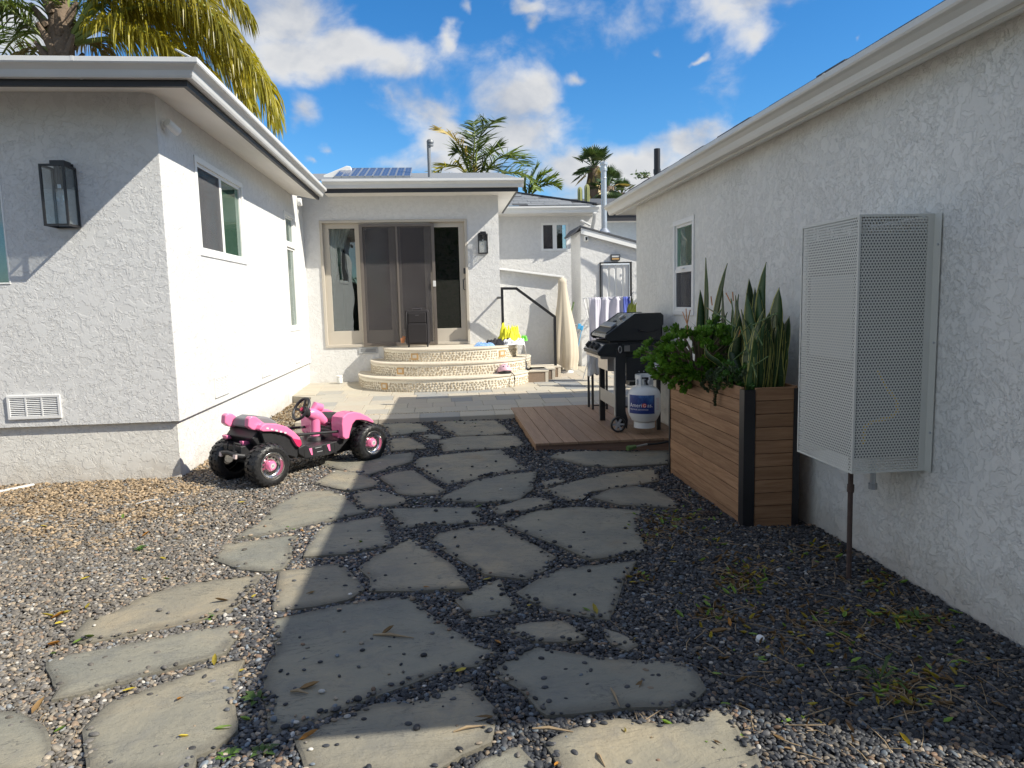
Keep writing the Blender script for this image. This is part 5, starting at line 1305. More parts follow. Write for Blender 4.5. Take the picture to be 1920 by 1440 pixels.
# a red disc with the G, then the rest of the word
dm = MB(); thg = th0+(w_+.024)/(TR+.002); P = [( (TR+.002)*math.cos(thg), (TR+.002)*math.sin(thg), .243)]
for k_ in range(20): P.append(((TR+.002)*math.cos(thg+.022*math.cos(k_*PI/10)/TR), (TR+.002)*math.sin(thg+.022*math.cos(k_*PI/10)/TR), .243+.022*math.sin(k_*PI/10)))
dm.add(P, [(0, 1+k_, 1+(k_+1) % 20) for k_ in range(20)]).build('disc', 'print_red', tb, local=True)
wrap_text('G', .046, 'print_white', th0+(w_+.008)/TR, .226, TR+.0028, tb, 'lettering')
wrap_text('as.', .056, 'print_white', th0+(w_+.051)/TR, .225, TR+.0022, tb, 'lettering')
wrap_text('PROPANE EXCHANGE', .020, 'print_white', th0+.02, .194, TR+.0022, tb, 'lettering')
m = MB(); 
for k_ in range(9):
    z_ = .305-.014*k_
    for (a_, b_) in ((.80, 1.08+.02*(k_ % 3)),): 
        t0_, t1_ = am+a_, am+b_
        m.add([((TR+.0012)*math.cos(t), (TR+.0012)*math.sin(t), zq) for t in (t0_, (t0_+t1_)/2, t1_) for zq in (z_, z_+.006)], [(0,2,3,1), (2,4,5,3)])
m.build('small_print', 'print_pink', tb, local=True)['kind'] = 'stuff'
# collar guard with its openings, valve and handwheel
cg = MB(); n_ = 40
def ringseg(a0, a1, z0, z1, r_=.088):
    k = max(2, int((a1-a0)/.12)); P = []
    for i in range(k+1):
        t = a0+(a1-a0)*i/k
        for rr_ in (r_, r_+.004):
            for z_ in (z0, z1): P.append((rr_*math.cos(t), rr_*math.sin(t), z_))
    F = []
    for i in range(k):
        o_ = 4*i; F += [(o_, o_+4, o_+5, o_+1), (o_+2, o_+3, o_+7, o_+6), (o_+1, o_+5, o_+7, o_+3), (o_, o_+2, o_+6, o_+4)]
    F += [(0,1,3,2), (4*k, 4*k+2, 4*k+3, 4*k+1)]
    cg.add(P, F)
ringseg(am-1.2, am-.35, .495, .54); ringseg(am-1.2, am-.95, .415, .495); ringseg(am-.62, am-.35, .415, .495); ringseg(am-.95, am-.62, .415, .435)
ringseg(am+1.0, am+2.6, .415, .54); ringseg(am+2.6, am+5.08, .50, .54); ringseg(am+3.4, am+4.2, .415, .50)
cg.build('collar_guard', 'tank_white', tk, smooth=True, local=True)
MB().cyl((0, 0, .42), (0, 0, .49), .018, n=12).build('valve', 'galvanised', tk, local=True, smooth=True)
hw_ = Vector((math.cos(am+.75)*.09, math.sin(am+.75)*.09, .468))
MB().lathe([(0, .01), (.016, .012), (.028, .012), (.031, 0), (.028, -.012), (0, -.012)], 14, Matrix.Translation(hw_) @ Vector((hw_.x, hw_.y, 0)).to_track_quat('Z', 'Y').to_matrix().to_4x4()).build('handwheel', 'vent_grey', tk, local=True, smooth=True)
MB().tube([(0, 0, .47), (.03, -.05, .475), (.12, -.04, .50), (.20, .08, .52), (.22, .17, .70)], .011, 8).build('gas_hose', 'black_metal', tk, local=True, smooth=True)
bag = thing('white_tub', 'white plastic tub with black strap showing behind the jade bush', 'tub', (2.19, 7.05, .70))
MB().lathe([(0, 0), (.07, 0), (.085, .02), (.09, .085), (.088, .10), (0, .105)], 20).build('body', 'pvc', bag, smooth=True, local=True)
MB().lathe([(.0915, .05), (.0935, .05), (.0935, .062), (.0915, .062)], 20).build('strap', 'black_metal', bag, smooth=True, local=True)
MB().box((-.05, -.02, -.02), (.05, .3, -.002)).build('shelf_bracket', 'grill_black', bag, local=True)
hose = thing('garden_hose', 'coiled black garden hose between the gas cylinder and the planter', 'hose', (2.2, 6.6, .1))
pts = []
for i in range(90):
    t = i/89*2*PI*3.2; pts.append((2.235+.03*math.sin(t*.5)+.02*i/90, 6.35+.16*math.sin(t)*(.75+.1*math.sin(i*.3)), .42+.36*math.cos(t)*(.9+.08*math.sin(i*.21))))
MB().tube(pts, .014, 7).build('coil', 'black_metal', hose, smooth=True)
MB().cyl((2.26, 6.35, -.08), (2.26, 6.35, .86), .018, n=10).build('holder_post', 'black_metal', hose, smooth=True)
ppe = thing('white_pipe', 'white plastic pipe standing at the far corner of the planter', 'pipe', tuple(onz(1252, 862, -.05)))
a = onz(1251, 860, -.05); MB().tube([(a.x+.02, 6.05, -.09), (a.x+.02, 6.05, .02), (a.x+.025, 6.05, .33)], .022, 12).build('pipe', 'pvc', ppe, smooth=True)
MB().tube([(a.x+.028, 6.07, .34), (a.x+.025, 6.2, .55), (a.x+.06, 6.3, .72)], .03, 10).build('upper_pipe', 'pvc', ppe, smooth=True)
nz_ = thing('hose_nozzle', 'green and red hose spray nozzle lying under the deck edge', 'nozzle', tuple(onz(1190, 842, 0)))
a = onz(1180, 840, .025); b = onz(1213, 833, .04)
MB().cyl(a, a.lerp(b, .35), .026, .018, 12).build('spray_head', 'stem_green', nz_, smooth=True)
MB().cyl(a-(b-a)*.12, a, .024, .027, 12).build('face_ring', 'stem_green', nz_, smooth=True)
MB().cyl(a.lerp(b, .35), b, .009, .011, 10).build('handle', 'grill_steel', nz_, smooth=True)
MB().tube([b, b+Vector((.10, -.0, .0)), b+Vector((.35, .03, .03)), b+Vector((.6, .1, .08))], .010, 8).build('hose', 'black_metal', nz_, smooth=True)
# ------------------------------------------------------------------ pink ride-on toy buggy
plain('pink_plastic', (0.86, 0.215, 0.41), 0.30, var=.04, scale=5, coat=.25)
plain('red_pink_plastic', (0.75, 0.03, 0.12), 0.35, var=.05)
plain('black_plastic', (0.022, 0.022, 0.024), 0.45, var=.25, scale=16)
plain('tyre_black', (0.020, 0.020, 0.021), 0.42, var=.35, scale=20)
plain('seat_grey', (0.20, 0.20, 0.21), 0.6, var=.1)
plain('chrome', (0.78, 0.77, 0.75), 0.16, metal=1.0, var=.05)
plain('lamp_clear', (0.62, 0.50, 0.48), 0.15, var=.1)
bg_ = thing('toy_buggy', 'pink and black ride-on toy buggy with chunky black tyres parked beside the left wing', 'ride-on toy', (-1.43, 5.76, 0.0), math.atan2(.742, .67))
bg_.scale = (1, .86, 1)
def bl(mb, name, mat, parent=bg_, **k): return mb.build(name, mat, parent, local=True, **k)
def buggy_wheel(u, v, out, label=None):
    R = .185; w = .17
    M_ = Matrix.Translation((u, v, R)) @ Matrix.Rotation(PI/2 if out < 0 else -PI/2, 4, 'X')     # local z points outward
    prof = [(.112, -w*.5), (.150, -w*.52), (.168, -w*.42), (.174, -w*.2), (.175, 0), (.174, w*.2), (.168, w*.42), (.150, w*.52), (.118, w*.5), (.108, w*.46), (.106, w*.2), (.106, -w*.4), (.112, -w*.5)]
    wh_ = bl(MB().lathe(prof, 40, M_), 'wheel', 'tyre_black', smooth=True, angle=1.0)
    lug = MB()
    for i in range(22):
        for sd_ in (-1, 1):
            t = 2*PI*(i+(.5 if sd_ > 0 else 0))/22
            for (z0, z1, dt, rr) in ((.008, .050, .05, .179), (.050, .082, .02, .172)):
                P = []
                for q_, (zz, rad_) in enumerate(((z0*sd_, rr), (z1*sd_, rr-.004 if z1 < .06 else rr-.014))):
                    for da in (-.075+dt*q_, .075+dt*q_):
                        for rd in (rad_-.012, rad_+.006): P.append(M_ @ Vector((rd*math.cos(t+da), rd*math.sin(t+da), zz)))
                lug.add(P, [(0,1,3,2), (4,6,7,5), (0,4,5,1), (2,3,7,6), (1,5,7,3), (0,2,6,4)])
            P = [M_ @ Vector((rd*math.cos(t+da), rd*math.sin(t+da), zz*sd_)) for da in (-.055, .055) for rd, zz in ((.140, .0885), (.170, .075))]
            lug.add(P+[p_+(M_.to_3x3() @ Vector((0, 0, .004*sd_))) for p_ in P], [(0,1,3,2), (4,6,7,5), (0,4,5,1), (1,5,7,3), (2,3,7,6)])
    o = bl(lug, 'tread', 'tyre_black', wh_); o['kind'] = 'stuff'
    bl(MB().lathe([(.106, w*.45), (.112, w*.50), (.108, w*.515), (.099, w*.50), (.094, w*.33), (.080, w*.26), (.050, w*.25), (.044, w*.20), (0, w*.20)], 36, M_), 'rim', 'chrome', wh_, smooth=True, angle=.9)
    hm = MB()
    for i in range(12):
        t = 2*PI*i/12; c = (.0675*math.cos(t), .0675*math.sin(t))
        hm.lathe([(0, w*.262), (.0095, w*.262)], 10, M_ @ Matrix.Translation((c[0], c[1], 0)))
    bl(hm, 'rim_holes', 'black_plastic', wh_)['kind'] = 'stuff'
    bl(MB().lathe([(.040, w*.22), (.039, w*.44), (.032, w*.50), (.020, w*.51)], 24, M_), 'hub', 'pink_plastic', wh_, smooth=True)
    bl(MB().lathe([(.0, w*.512), (.021, w*.51)], 20, M_), 'hub_cap', 'vent_white', wh_)
    em = MB()   # the little emblem on the cap: two uprights, a bar and a ring
    for (a, b) in (((-.006, -.009), (-.006, .009)), ((.006, -.009), (.006, .009)), ((-.006, 0), (.006, 0))):
        em.bar(M_ @ Vector((*a, w*.516)), M_ @ Vector((*b, w*.516)), .0032, .002, up=M_.to_3x3() @ Vector((0, 0, 1)))
    em.tube([M_ @ Vector((.016*math.cos(t*PI/10), .016*math.sin(t*PI/10), w*.514)) for t in range(20)], .0012, 4, closed=True)
    bl(em, 'emblem', 'black_plastic', wh_)
UR, UFr = .05, 1.14
buggy_wheel(UR, .085, -1); buggy_wheel(UR, .69, 1); buggy_wheel(UFr, .085, -1); buggy_wheel(UFr, .69, 1)
bl(MB().cyl((UR, .17, .185), (UR, .62, .185), .022, n=12), 'rear_axle', 'black_plastic', smooth=True)
bl(MB().cyl((UFr, .17, .185), (UFr, .62, .185), .018, n=12), 'front_axle', 'black_plastic', smooth=True)
bl(MB().prism([(-.0, .40), (.05, .33), (.10, .22), (.22, .17), (.40, .165), (.44, .24), (.41, .33), (.30, .42), (.08, .485)], 'y', .215, .655), 'seat_tub', 'black_plastic', bevel=.008)
bl(MB().prism([(.06, .44), (.10, .30), (.18, .27), (.39, .17), (.425, .26), (.36, .37), (.28, .425), (.08, .475)], 'y', .165, .214), 'side_pod', 'black_plastic', bevel=.006)
bl(MB().prism([(.06, .44), (.10, .30), (.18, .27), (.39, .17), (.425, .26), (.36, .37), (.28, .425), (.08, .475)], 'y', .656, .705), 'side_pod', 'black_plastic', bevel=.006)
sp_ = [(.025, .475), (.05, .505), (.09, .518), (.20, .497), (.29, .46), (.36, .405), (.415, .345), (.425, .285), (.395, .262), (.370, .285), (.33, .36), (.27, .405), (.16, .440), (.06, .455)]
for v0, v1 in ((.135, .225), (.645, .735)):
    p_ = bl(MB().prism(sp_, 'y', v0, v1), 'side_panel', 'pink_plastic', bevel=.010)
    bl(MB().prism([(.335, .352), (.418, .325), (.422, .285), (.396, .266), (.372, .288)], 'y', v0-.004, v0-.001), 'panel_trim', 'red_pink_plastic', p_)
    for k_ in range(5):
        u_ = .10+.042*k_
        bl(MB().obox((u_, v0-.0015, .488-.016*k_-.012), (.022, .002, .013), (0, .28, 0)), 'decal', 'print_white', p_)
pr_ = [(-.035, .505), (-.025, .570), (.0, .585), (.045, .575), (.10, .525), (.135, .500), (.11, .470), (.05, .460), (.0, .475)]
for v0, v1 in ((.205, .275), (.595, .670)):
    bl(MB().prism(pr_, 'y', v0, v1), 'seat_wing', 'pink_plastic', bevel=.010)
bl(MB().prism([(.02, .48), (.05, .545), (.12, .562), (.20, .545), (.27, .50), (.33, .43), (.29, .42), (.10, .45)], 'y', .280, .590), 'seat', 'seat_grey', bevel=.015, seg=3)
fp_ = [(.40, .26), (.40, .205), (.47, .15), (.72, .135), (.84, .155), (.97, .25), (.94, .31), (.88, .315), (.83, .245), (.52, .240), (.47, .275)]
fl_ = bl(MB().prism(fp_, 'y', .150, .715), 'floor_pan', 'black_plastic', bevel=.008)
for uu in (.455, .665, .785): bl(MB().box((uu, .1475, .16), (uu+.006, .1499, .235)), 'seam', 'tyre_black', fl_)
for uu in (.505, .700): bl(MB().prism([(uu, .232), (uu+.032, .232), (uu+.036, .170), (uu+.022, .172)], 'y', .146, .1495), 'accent', 'pink_plastic', fl_)
bl(MB().box((.57, .147, .222), (.64, .1497, .226)), 'step_lip', 'vent_grey', fl_); bl(MB().box((.59, .147, .185), (.65, .1497, .189)), 'step_lip', 'vent_grey', fl_)
bl(MB().lathe([(0, .245), (.085, .245), (.075, .275), (.052, .285), (0, .285)], 20, Matrix.Translation((.765, .42, 0))), 'column_base', 'black_plastic', smooth=True)
bl(MB().tube([(.765, .42, .28), (.768, .42, .37), (.772, .42, .47)], [.050, .046, .050], 18), 'steering_post', 'pink_plastic', smooth=True)
bl(MB().tube([(.695, .42, .500), (.735, .42, .490), (.80, .42, .455), (.90, .42, .375), (1.02, .42, .285)], [.040, .060, .056, .034, .030], 16), 'steering_column', 'pink_plastic', smooth=True)
bl(MB().tube([(.755, .42, .515), (.78, .42, .555), (.85, .42, .53)], [.034, .042, .036], 12), 'column_cap', 'pink_plastic', smooth=True)
axw = Vector((-.83, 0, .56)).normalized(); cw = Vector((.625, .42, .548)); sdw = Vector((0, 1, 0)); upw = axw.cross(sdw)
sw = bl(MB().tube([cw+(sdw*math.cos(t)+upw*math.sin(t))*.105 for t in [2*PI*i/40 for i in range(40)]], .0135, 10, closed=True), 'steering_wheel', 'black_plastic', smooth=True)
m = MB()
for t in (PI*.02, PI*.98, PI*1.5): m.bar(cw-axw*.018, cw+(sdw*math.cos(t)+upw*math.sin(t))*.100, .026, .010, up=axw)
bl(m, 'spokes', 'black_plastic', sw, bevel=.002)['kind'] = 'stuff'
bl(MB().cyl(cw-axw*.095, cw-axw*.01, .042, .036, 16), 'wheel_hub', 'black_plastic', sw, smooth=True)
bl(MB().cyl(cw-axw*.01, cw+axw*.002, .020, .017, 14), 'horn_button', 'red_pink_plastic', sw, smooth=True)
fo = [(.835, .285), (.832, .40), (.845, .462), (.90, .492), (.98, .495), (1.05, .475), (1.14, .430), (1.215, .375), (1.205, .355), (1.13, .388), (1.06, .408), (.995, .415), (.955, .385), (.925, .320), (.905, .262), (.865, .258)]
for v0, v1 in ((.075, .255), (.590, .770)):
    f_ = bl(MB().prism(fo, 'y', v0, v1), 'front_fender', 'pink_plastic', bevel=.009)
    bl(MB().prism([(.96, .38), (1.0, .41), (1.06, .404), (1.13, .383), (1.18, .36), (1.10, .30), (.98, .28), (.93, .31)], 'y', v0+.10 if v0 < .4 else v0+.02, v0+.16 if v0 < .4 else v0+.08), 'wheel_arch', 'black_plastic', f_)
    for k_ in range(4): bl(MB().obox((.98+.05*k_, v0+.04, .4975-.022*k_*(1 if k_ > 0 else 0)-.004*k_), (.03, .012, .002), (0, .30+.1*k_, 0)), 'decal', 'black_plastic', f_)
bl(MB().prism([(.87, .22), (.89, .43), (.95, .470), (1.06, .455), (1.17, .385), (1.20, .30), (1.14, .20)], 'y', .256, .589), 'hood', 'black_plastic', bevel=.012)
for k_ in range(4): bl(MB().box((.868, .33, .29+.032*k_), (.884, .52, .300+.032*k_)), 'dash_rib', 'seat_grey')
for v_ in (.150, .700):
    bl(MB().tube([(.40, v_, .372), (.60, v_, .352), (.845, v_, .330)], .0125, 8), 'side_bar', 'black_plastic', smooth=True)
    bl(MB().prism([(.835, .27), (.865, .27), (.86, .345), (.838, .345)], 'y', v_-.018, v_+.018), 'bar_mount', 'pink_plastic', bevel=.003)
bl(MB().tube([(.42, .15, .27), (.40, .15, .33), (.40, .15, .372)], .012, 8), 'bar_post', 'black_plastic', smooth=True)
bl(MB().tube([(.86, .16, .33), (.86, .165, .26), (.80, .17, .20)], .012, 8), 'bar_post', 'black_plastic', smooth=True)
# rear end: frame, pink cross tubes, lamps
bl(MB().prism([(-.06, .335), (-.065, .27), (.02, .20), (.16, .20), (.16, .30), (.05, .345)], 'y', .30, .60), 'rear_frame', 'black_plastic', bevel=.006)
m = MB(); 
for v_ in (.36, .47): m.tube([(-.02, v_, .34), (-.085, v_, .365), (-.095, v_, .30), (-.03, v_, .26)], .010, 8)
bl(m, 'rear_guard', 'black_plastic', smooth=True)['kind'] = 'stuff'
bl(MB().tube([(-.05, .27, .255), (-.105, .30, .27), (-.11, .42, .285), (-.105, .56, .27), (-.05, .60, .255)], .020, 10), 'rear_bumper', 'black_plastic', smooth=True)
bl(MB().prism([(-.03, .375), (-.02, .312), (.21, .285), (.22, .335)], 'y', .33, .385), 'rear_strut', 'pink_plastic', bevel=.008)
bl(MB().prism([(-.03, .40), (-.02, .365), (.11, .37), (.10, .40)], 'y', .60, .68), 'rear_strut', 'pink_plastic', bevel=.008)
for v_, mt in ((.305, 'lamp_clear'), (.535, 'lamp_clear')): bl(MB().obox((-.118, v_, .262), (.02, .045, .035), (0, .2, 0)), 'tail_lamp', mt, bevel=.004)
m = MB(); m.tube([Vector((.98+.10*t, .22-.06*t, .26+.06*t))+Vector((0, .018*math.cos(t*44), .018*math.sin(t*44))) for t in [i/90 for i in range(91)]], .0042, 5)
bl(m, 'spring', 'galvanised', smooth=True)
bl(MB().box((.84, .30, .10), (1.10, .56, .20)), 'motor_box', 'black_plastic', bevel=.01)

# ------------------------------------------------------------------ lanterns, cameras, lamps on the walls
def lantern(name, label, cx, y, z0, z1, w, d):
    r = thing(name, label, 'wall lantern', (cx, y, z0)); x0, x1, yf = cx-w/2, cx+w/2, y-d; b = w*.085
    m = MB()
    for a in (x0, x1-b):
        for c in (yf, y-b-.004): m.box((a, c, z0), (a+b, c+b, z1-.03))
    for z_ in (z0, z1-.03-b):
        m.box((x0+b, yf, z_), (x1-b, yf+b, z_+b)); m.box((x0, yf+b, z_), (x0+b, y-b-.004, z_+b)); m.box((x1-b, yf+b, z_), (x1, y-b-.004, z_+b)); 
    m.box((x0+b, y-b-.004, z0), (x1-b, y-.004, z0+b))
    m.build('cage', 'black_metal', r)
    MB().box((cx-w*.40, y-.012, z0+(z1-z0)*.62), (cx+w*.40, y, z1)).build('back_plate', 'black_metal', r, bevel=.003)
    MB().box((cx-w*.26, y-d*.62, z1-.028), (cx+w*.34, y-.012, z1+.012)).build('cap', 'black_metal', r, bevel=.004)
    for pl_ in (((x0+b*.4, yf+b*.4, z0+b), (x0+b*.6, y-.01, z1-.04)), ((x1-b*.6, yf+b*.4, z0+b), (x1-b*.4, y-.01, z1-.04)), ((x0+b*.7, yf+b*.4, z0+b), (x1-b*.7, yf+b*.6, z1-.04))): MB().box(*pl_).build('pane', 'glass_clear', r)
    s_ = (z1-z0)/.5
    bx_ = cx; by_ = y-d*.5
    so_ = MB().cyl((bx_, by_, z1-.03), (bx_, by_, z1-.17*s_), .016*s_, n=12).build('socket', 'black_metal', r, smooth=True)
    MB().cyl((bx_, by_, z1-.172*s_), (bx_, by_, z1-.20*s_), .014*s_, n=12).build('bulb_cap', 'galvanised', so_, smooth=True)
    MB().lathe([(.012*s_, 0), (.022*s_, -.03*s_), (.031*s_, -.075*s_), (.022*s_, -.105*s_), (0, -.113*s_)], 16, Matrix.Translation((bx_, by_, z1-.20*s_))).build('bulb', 'glass_clear', so_, smooth=True)
lantern('wall_lantern', 'large black lantern with clear panes on the shaded front wall of the left wing', -3.015, WF, 2.145, 2.655, .19, .20)
lb = ony(905.5, 476, YB); lt_ = ony(905.5, 436, YB)
lantern('wall_lantern', 'small black lantern on the wall to the right of the sliding door', lb.x, YB, lb.z, lt_.z, .165, .125)
sc_ = thing('security_camera', 'white bullet security camera under the left wing eave near the corner', 'camera', (WX, 6.36, 2.98))
ca = onx(303, 233, WX); 
MB().lathe([(0, 0), (.035, 0), (.035, .012), (.012, .03), (0, .03)], 16, Matrix.Translation((WX, ca.y+.02, ca.z)) @ Matrix.Rotation(PI/2, 4, 'Y')).build('mount', 'white_paint', sc_, smooth=True)
MB().tube([(WX+.02, ca.y+.02, ca.z), (WX+.05, ca.y+.02, ca.z-.015), (WX+.07, ca.y+.0, ca.z-.0)], .010, 8).build('arm', 'white_paint', sc_, smooth=True)
cb = MB().tube([(WX+.055, ca.y-.03, ca.z+.01), (WX+.10, ca.y+.08, ca.z-.045)], [.034, .036], 14).build('body', 'white_paint', sc_, smooth=True)
MB().tube([(WX+.1002, ca.y+.0805, ca.z-.0452), (WX+.102, ca.y+.085, ca.z-.0475)], [.028, .028], 14).build('lens', 'black_metal', cb)
ms_ = thing('motion_sensor', 'small white motion sensor in the corner under the eave', 'sensor', (WX+.05, 11.9, 3.1))
a = onx(561, 379, WX+.03); MB().box((WX+.002, a.y-.05, a.z-.06), (WX+.07, a.y+.05, a.z+.06)).build('body', 'white_paint', ms_, bevel=.012)
MB().box((WX+.02, a.y-.058, a.z-.04), (WX+.06, a.y-.049, a.z+.0)).build('lens', 'vent_grey', ms_)
c2 = ony(1099, 447, YS-.03)
sc2 = thing('doorbell_camera', 'small white camera with black lens on the shed gable, cabled to a tilted bar', 'camera', tuple(c2))
MB().box((c2.x-.035, YS-.06, c2.z-.055), (c2.x+.035, YS-.002, c2.z+.055)).build('body', 'white_paint', sc2, bevel=.012)
MB().box((c2.x-.018, YS-.064, c2.z-.040), (c2.x+.018, YS-.0605, c2.z+.02)).build('lens', 'black_metal', sc2)
b1 = ony(1089, 413, YS-.05); b2 = ony(1107, 423, YS-.05)
MB().bar(b1, b2, .10, .02).build('panel', 'white_paint', sc2, bevel=.004)
MB().tube([b2-Vector((.03, 0, .01)), b2+Vector((.0, 0, -.06)), b2+Vector((-.04, -.0, -.15)), c2+Vector((.02, 0, .05))], .006, 6).build('cable', 'white_paint', sc2, smooth=True)
la = ony(1153, 483, YS)
wl = thing('bulkhead_lamp', 'small black framed wall lamp with amber lower half above the shed door', 'wall lamp', (la.x, YS, la.z))
lw, lh = .175, .115
rect_frame('y', YS-.06, YS-.001, la.x-lw/2, la.x+lw/2, la.z-lh/2, la.z+lh/2, .012).build('frame', 'black_metal', wl, bevel=.003)
MB().box((la.x-lw/2+.012, YS-.05, la.z+.004), (la.x+lw/2-.012, YS-.02, la.z+lh/2-.012)).build('glass', 'gutter_grey', wl)
MB().box((la.x-lw/2+.012, YS-.055, la.z-lh/2+.012), (la.x+lw/2-.012, YS-.02, la.z-.006)).build('amber_glass', 'amber_tile', wl, bevel=.006)
MB().box((la.x-lw/2+.012, YS-.058, la.z-.006), (la.x+lw/2-.012, YS-.018, la.z+.004)).build('bar', 'black_metal', wl)

# ------------------------------------------------------------------ things round the entrance
LZ = .745
plain('suitcase_cloth', (0.012, 0.0095, 0.011), 0.7, var=.2, scale=30, bump=.0006, bscale=260); plain('suitcase_trim', (0.060, 0.055, 0.060), .4, var=.1); plain('tan_leather', (0.36, 0.145, 0.06), .6, var=.2, scale=30)
YC = 12.02; s0_, s1_ = ony(759, 610, YC), ony(806, 610, YC); st_ = ony(782, 581, YC).z
cs_ = thing('suitcase', 'dark grey cloth cabin suitcase with orange tag standing in front of the sliding door', 'suitcase', ((s0_.x+s1_.x)/2, YC, LZ))
cx_ = (s0_.x+s1_.x)/2; wS = s1_.x-s0_.x-.01; zb = LZ+.05
MB().box((cx_-wS/2, YC, zb), (cx_+wS/2, YC+.21, st_)).build('body', 'suitcase_cloth', cs_, bevel=.035, seg=4)
MB().box((cx_-wS/2+.045, YC-.028, zb+.02), (cx_+wS/2-.045, YC+.01, zb+(st_-zb)*.60)).build('lower_pocket', 'suitcase_cloth', cs_, bevel=.016, seg=3)
MB().box((cx_-wS/2+.055, YC-.022, zb+(st_-zb)*.62), (cx_+wS/2-.055, YC+.01, st_-.045)).build('upper_pocket', 'suitcase_cloth', cs_, bevel=.018, seg=3)
for sx_ in (-1, 1): MB().tube([(cx_+sx_*(wS/2-.03), YC-.004, zb), (cx_+sx_*(wS/2-.03), YC-.006, st_-.05), (cx_+sx_*(wS/2-.05), YC+.03, st_-.002)], .005, 8).build('piping', 'suitcase_trim', cs_, smooth=True)
MB().bar((cx_-.14, YC-.0225, zb+(st_-zb)*.61), (cx_+.14, YC-.0225, zb+(st_-zb)*.61), .006, .008).build('zip', 'suitcase_trim', cs_)
MB().tube([(cx_-.08, YC+.1, st_-.002), (cx_-.07, YC+.1, st_+.018), (cx_+.07, YC+.1, st_+.018), (cx_+.08, YC+.1, st_-.002)], .010, 8).build('carry_handle', 'suitcase_trim', cs_, smooth=True)
MB().box((cx_-.03, YC-.026, st_-.10), (cx_+.03, YC-.0225, st_-.08)).build('badge', 'suitcase_trim', cs_)
for sx_ in (-1, 1):
    for yy_ in (YC+.03, YC+.18):
        c_ = Vector((cx_+sx_*(wS/2-.045), yy_, LZ+.026)); w_ = MB().cyl(c_-Vector((.012, 0, 0)), c_+Vector((.012, 0, 0)), .026, n=16).build('wheel', 'black_plastic', cs_, smooth=True)
        MB().box((c_.x-.022, c_.y-.022, c_.z+.012), (c_.x+.022, c_.y+.022, zb+.008)).build('fork', 'black_plastic', w_, bevel=.005)
tg = MB(); 
for k_ in range(2): tg.obox((cx_-wS/2-.035-.02*k_, YC+.03, LZ+.15-.03*k_), (.055, .012, .085), (.1, .3-.5*k_, .2))
tg.build('luggage_tag', 'tan_leather', cs_, bevel=.006)

def cloth(name, label, mat, c, rx, ry, h, seed, cat='garment', droop=None, nn=34, fold=1.0):
    """a dropped garment: a soft heap with creases, thick enough to read as cloth"""
    P = []; 
    for j in range(nn+1):
        for i in range(nn+1):
            u, v = 2*i/nn-1, 2*j/nn-1
            q = math.sqrt(u*u+v*v); sq = max(abs(u), abs(v)); k_ = sq/q if q > 1e-6 else 1
            x, y = u*(.55*k_+.45), v*(.55*k_+.45); rr = min(1, math.hypot(x, y))
            ang = math.atan2(y, x); edge = 1+.22*mnoise.noise(Vector((math.cos(ang)*1.6, math.sin(ang)*1.6, seed)))
            n_ = mnoise.noise(Vector((u*2.1+seed, v*2.1, seed*.7)))*.55+abs(mnoise.noise(Vector((u*5+seed, v*5, 2.2))))*.55*fold
            z = h*((1-rr**3)*.42+.95*n_*(1-rr**6)); z = max(.004, z)
            X, Y = x*rx*edge, y*ry*edge
            if droop and X > droop[0]:
                z -= (X-droop[0])*droop[1]; X = droop[0]+(X-droop[0])*.35
            P.append((c[0]+X, c[1]+Y, c[2]+z))
    n1_ = nn+1
    o = MB().add(P, [(j*n1_+i, j*n1_+i+1, (j+1)*n1_+i+1, (j+1)*n1_+i) for j in range(nn) for i in range(nn)]).build(name, mat, None, smooth=True, angle=9)
    so_ = o.modifiers.new('thick', 'SOLIDIFY'); so_.thickness = .006; so_.offset = -1
    me = o.data
    for v in me.vertices: v.co -= Vector(c)
    o.location = c; tag(o, label, cat, 'clothes dropped on the top step'); return o
plain('cloth_yellow', (0.80, 0.76, 0.03), .75, var=.06); plain('cloth_black', (0.02, 0.02, 0.028), .85, var=.2); plain('cloth_blue', (0.22, 0.38, 0.66), .8, var=.15, scale=25)
plain('cloth_white', (0.76, 0.77, 0.80), .8, var=.05); plain('cloth_green', (0.16, 0.62, 0.06), .6, var=.1)
def lp(px, py, z): p = onz(px, py, z); return (p.x, p.y, p.z)
cloth('blue_cloth', 'crumpled light blue cloth at the left of the clothes pile', 'cloth_blue', (lp(899, 640, LZ)[0], 11.86, LZ), .19, .11, .06, 3.3, fold=1.6)
cloth('black_cloth', 'crumpled black garment under the yellow cloth on the top step', 'cloth_black', (lp(922, 636, LZ)[0], 11.98, LZ), .27, .13, .12, 7.1, fold=1.5)
cloth('white_cloth', 'white cloth draped over the right edge of the top step', 'cloth_white', (lp(951, 637, LZ)[0], 11.90, LZ+.004), .27, .14, .11, 5.7, droop=(.12, 1.5), fold=1.5)
a = lp(928, 630, LZ); cloth('yellow_cloth', 'bright yellow cloth heaped on top of the clothes pile', 'cloth_yellow', (a[0], 12.08, LZ+.06), .20, .12, .24, 1.9, fold=2.4)
cloth('green_toy', 'small lime green cloth toy beside the yellow cloth', 'cloth_green', (lp(951, 630, LZ)[0], 12.10, LZ+.05), .065, .05, .12, 9.2, 'toy')
plain('helmet_pink', (0.72, 0.45, 0.52), .35, var=.03, coat=.3)
hp = onz(945, 697, .335)
hm_ = thing('bike_helmet', 'pale pink child helmet with black strap lying on the lowest curved step', 'helmet', (.975, 11.23, .335))
R_ = .115; n_, k_ = 26, 10; P = []; F = []
for j in range(k_+1):
    ph = PI/2*j/k_
    for i in range(n_):
        t = 2*PI*i/n_; P.append((R_*math.cos(ph)*math.cos(t)*1.0, R_*math.cos(ph)*math.sin(t)*1.2, .02+R_*1.12*math.sin(ph)-(.02*(1-ph) if math.sin(t) > 0 else 0)))
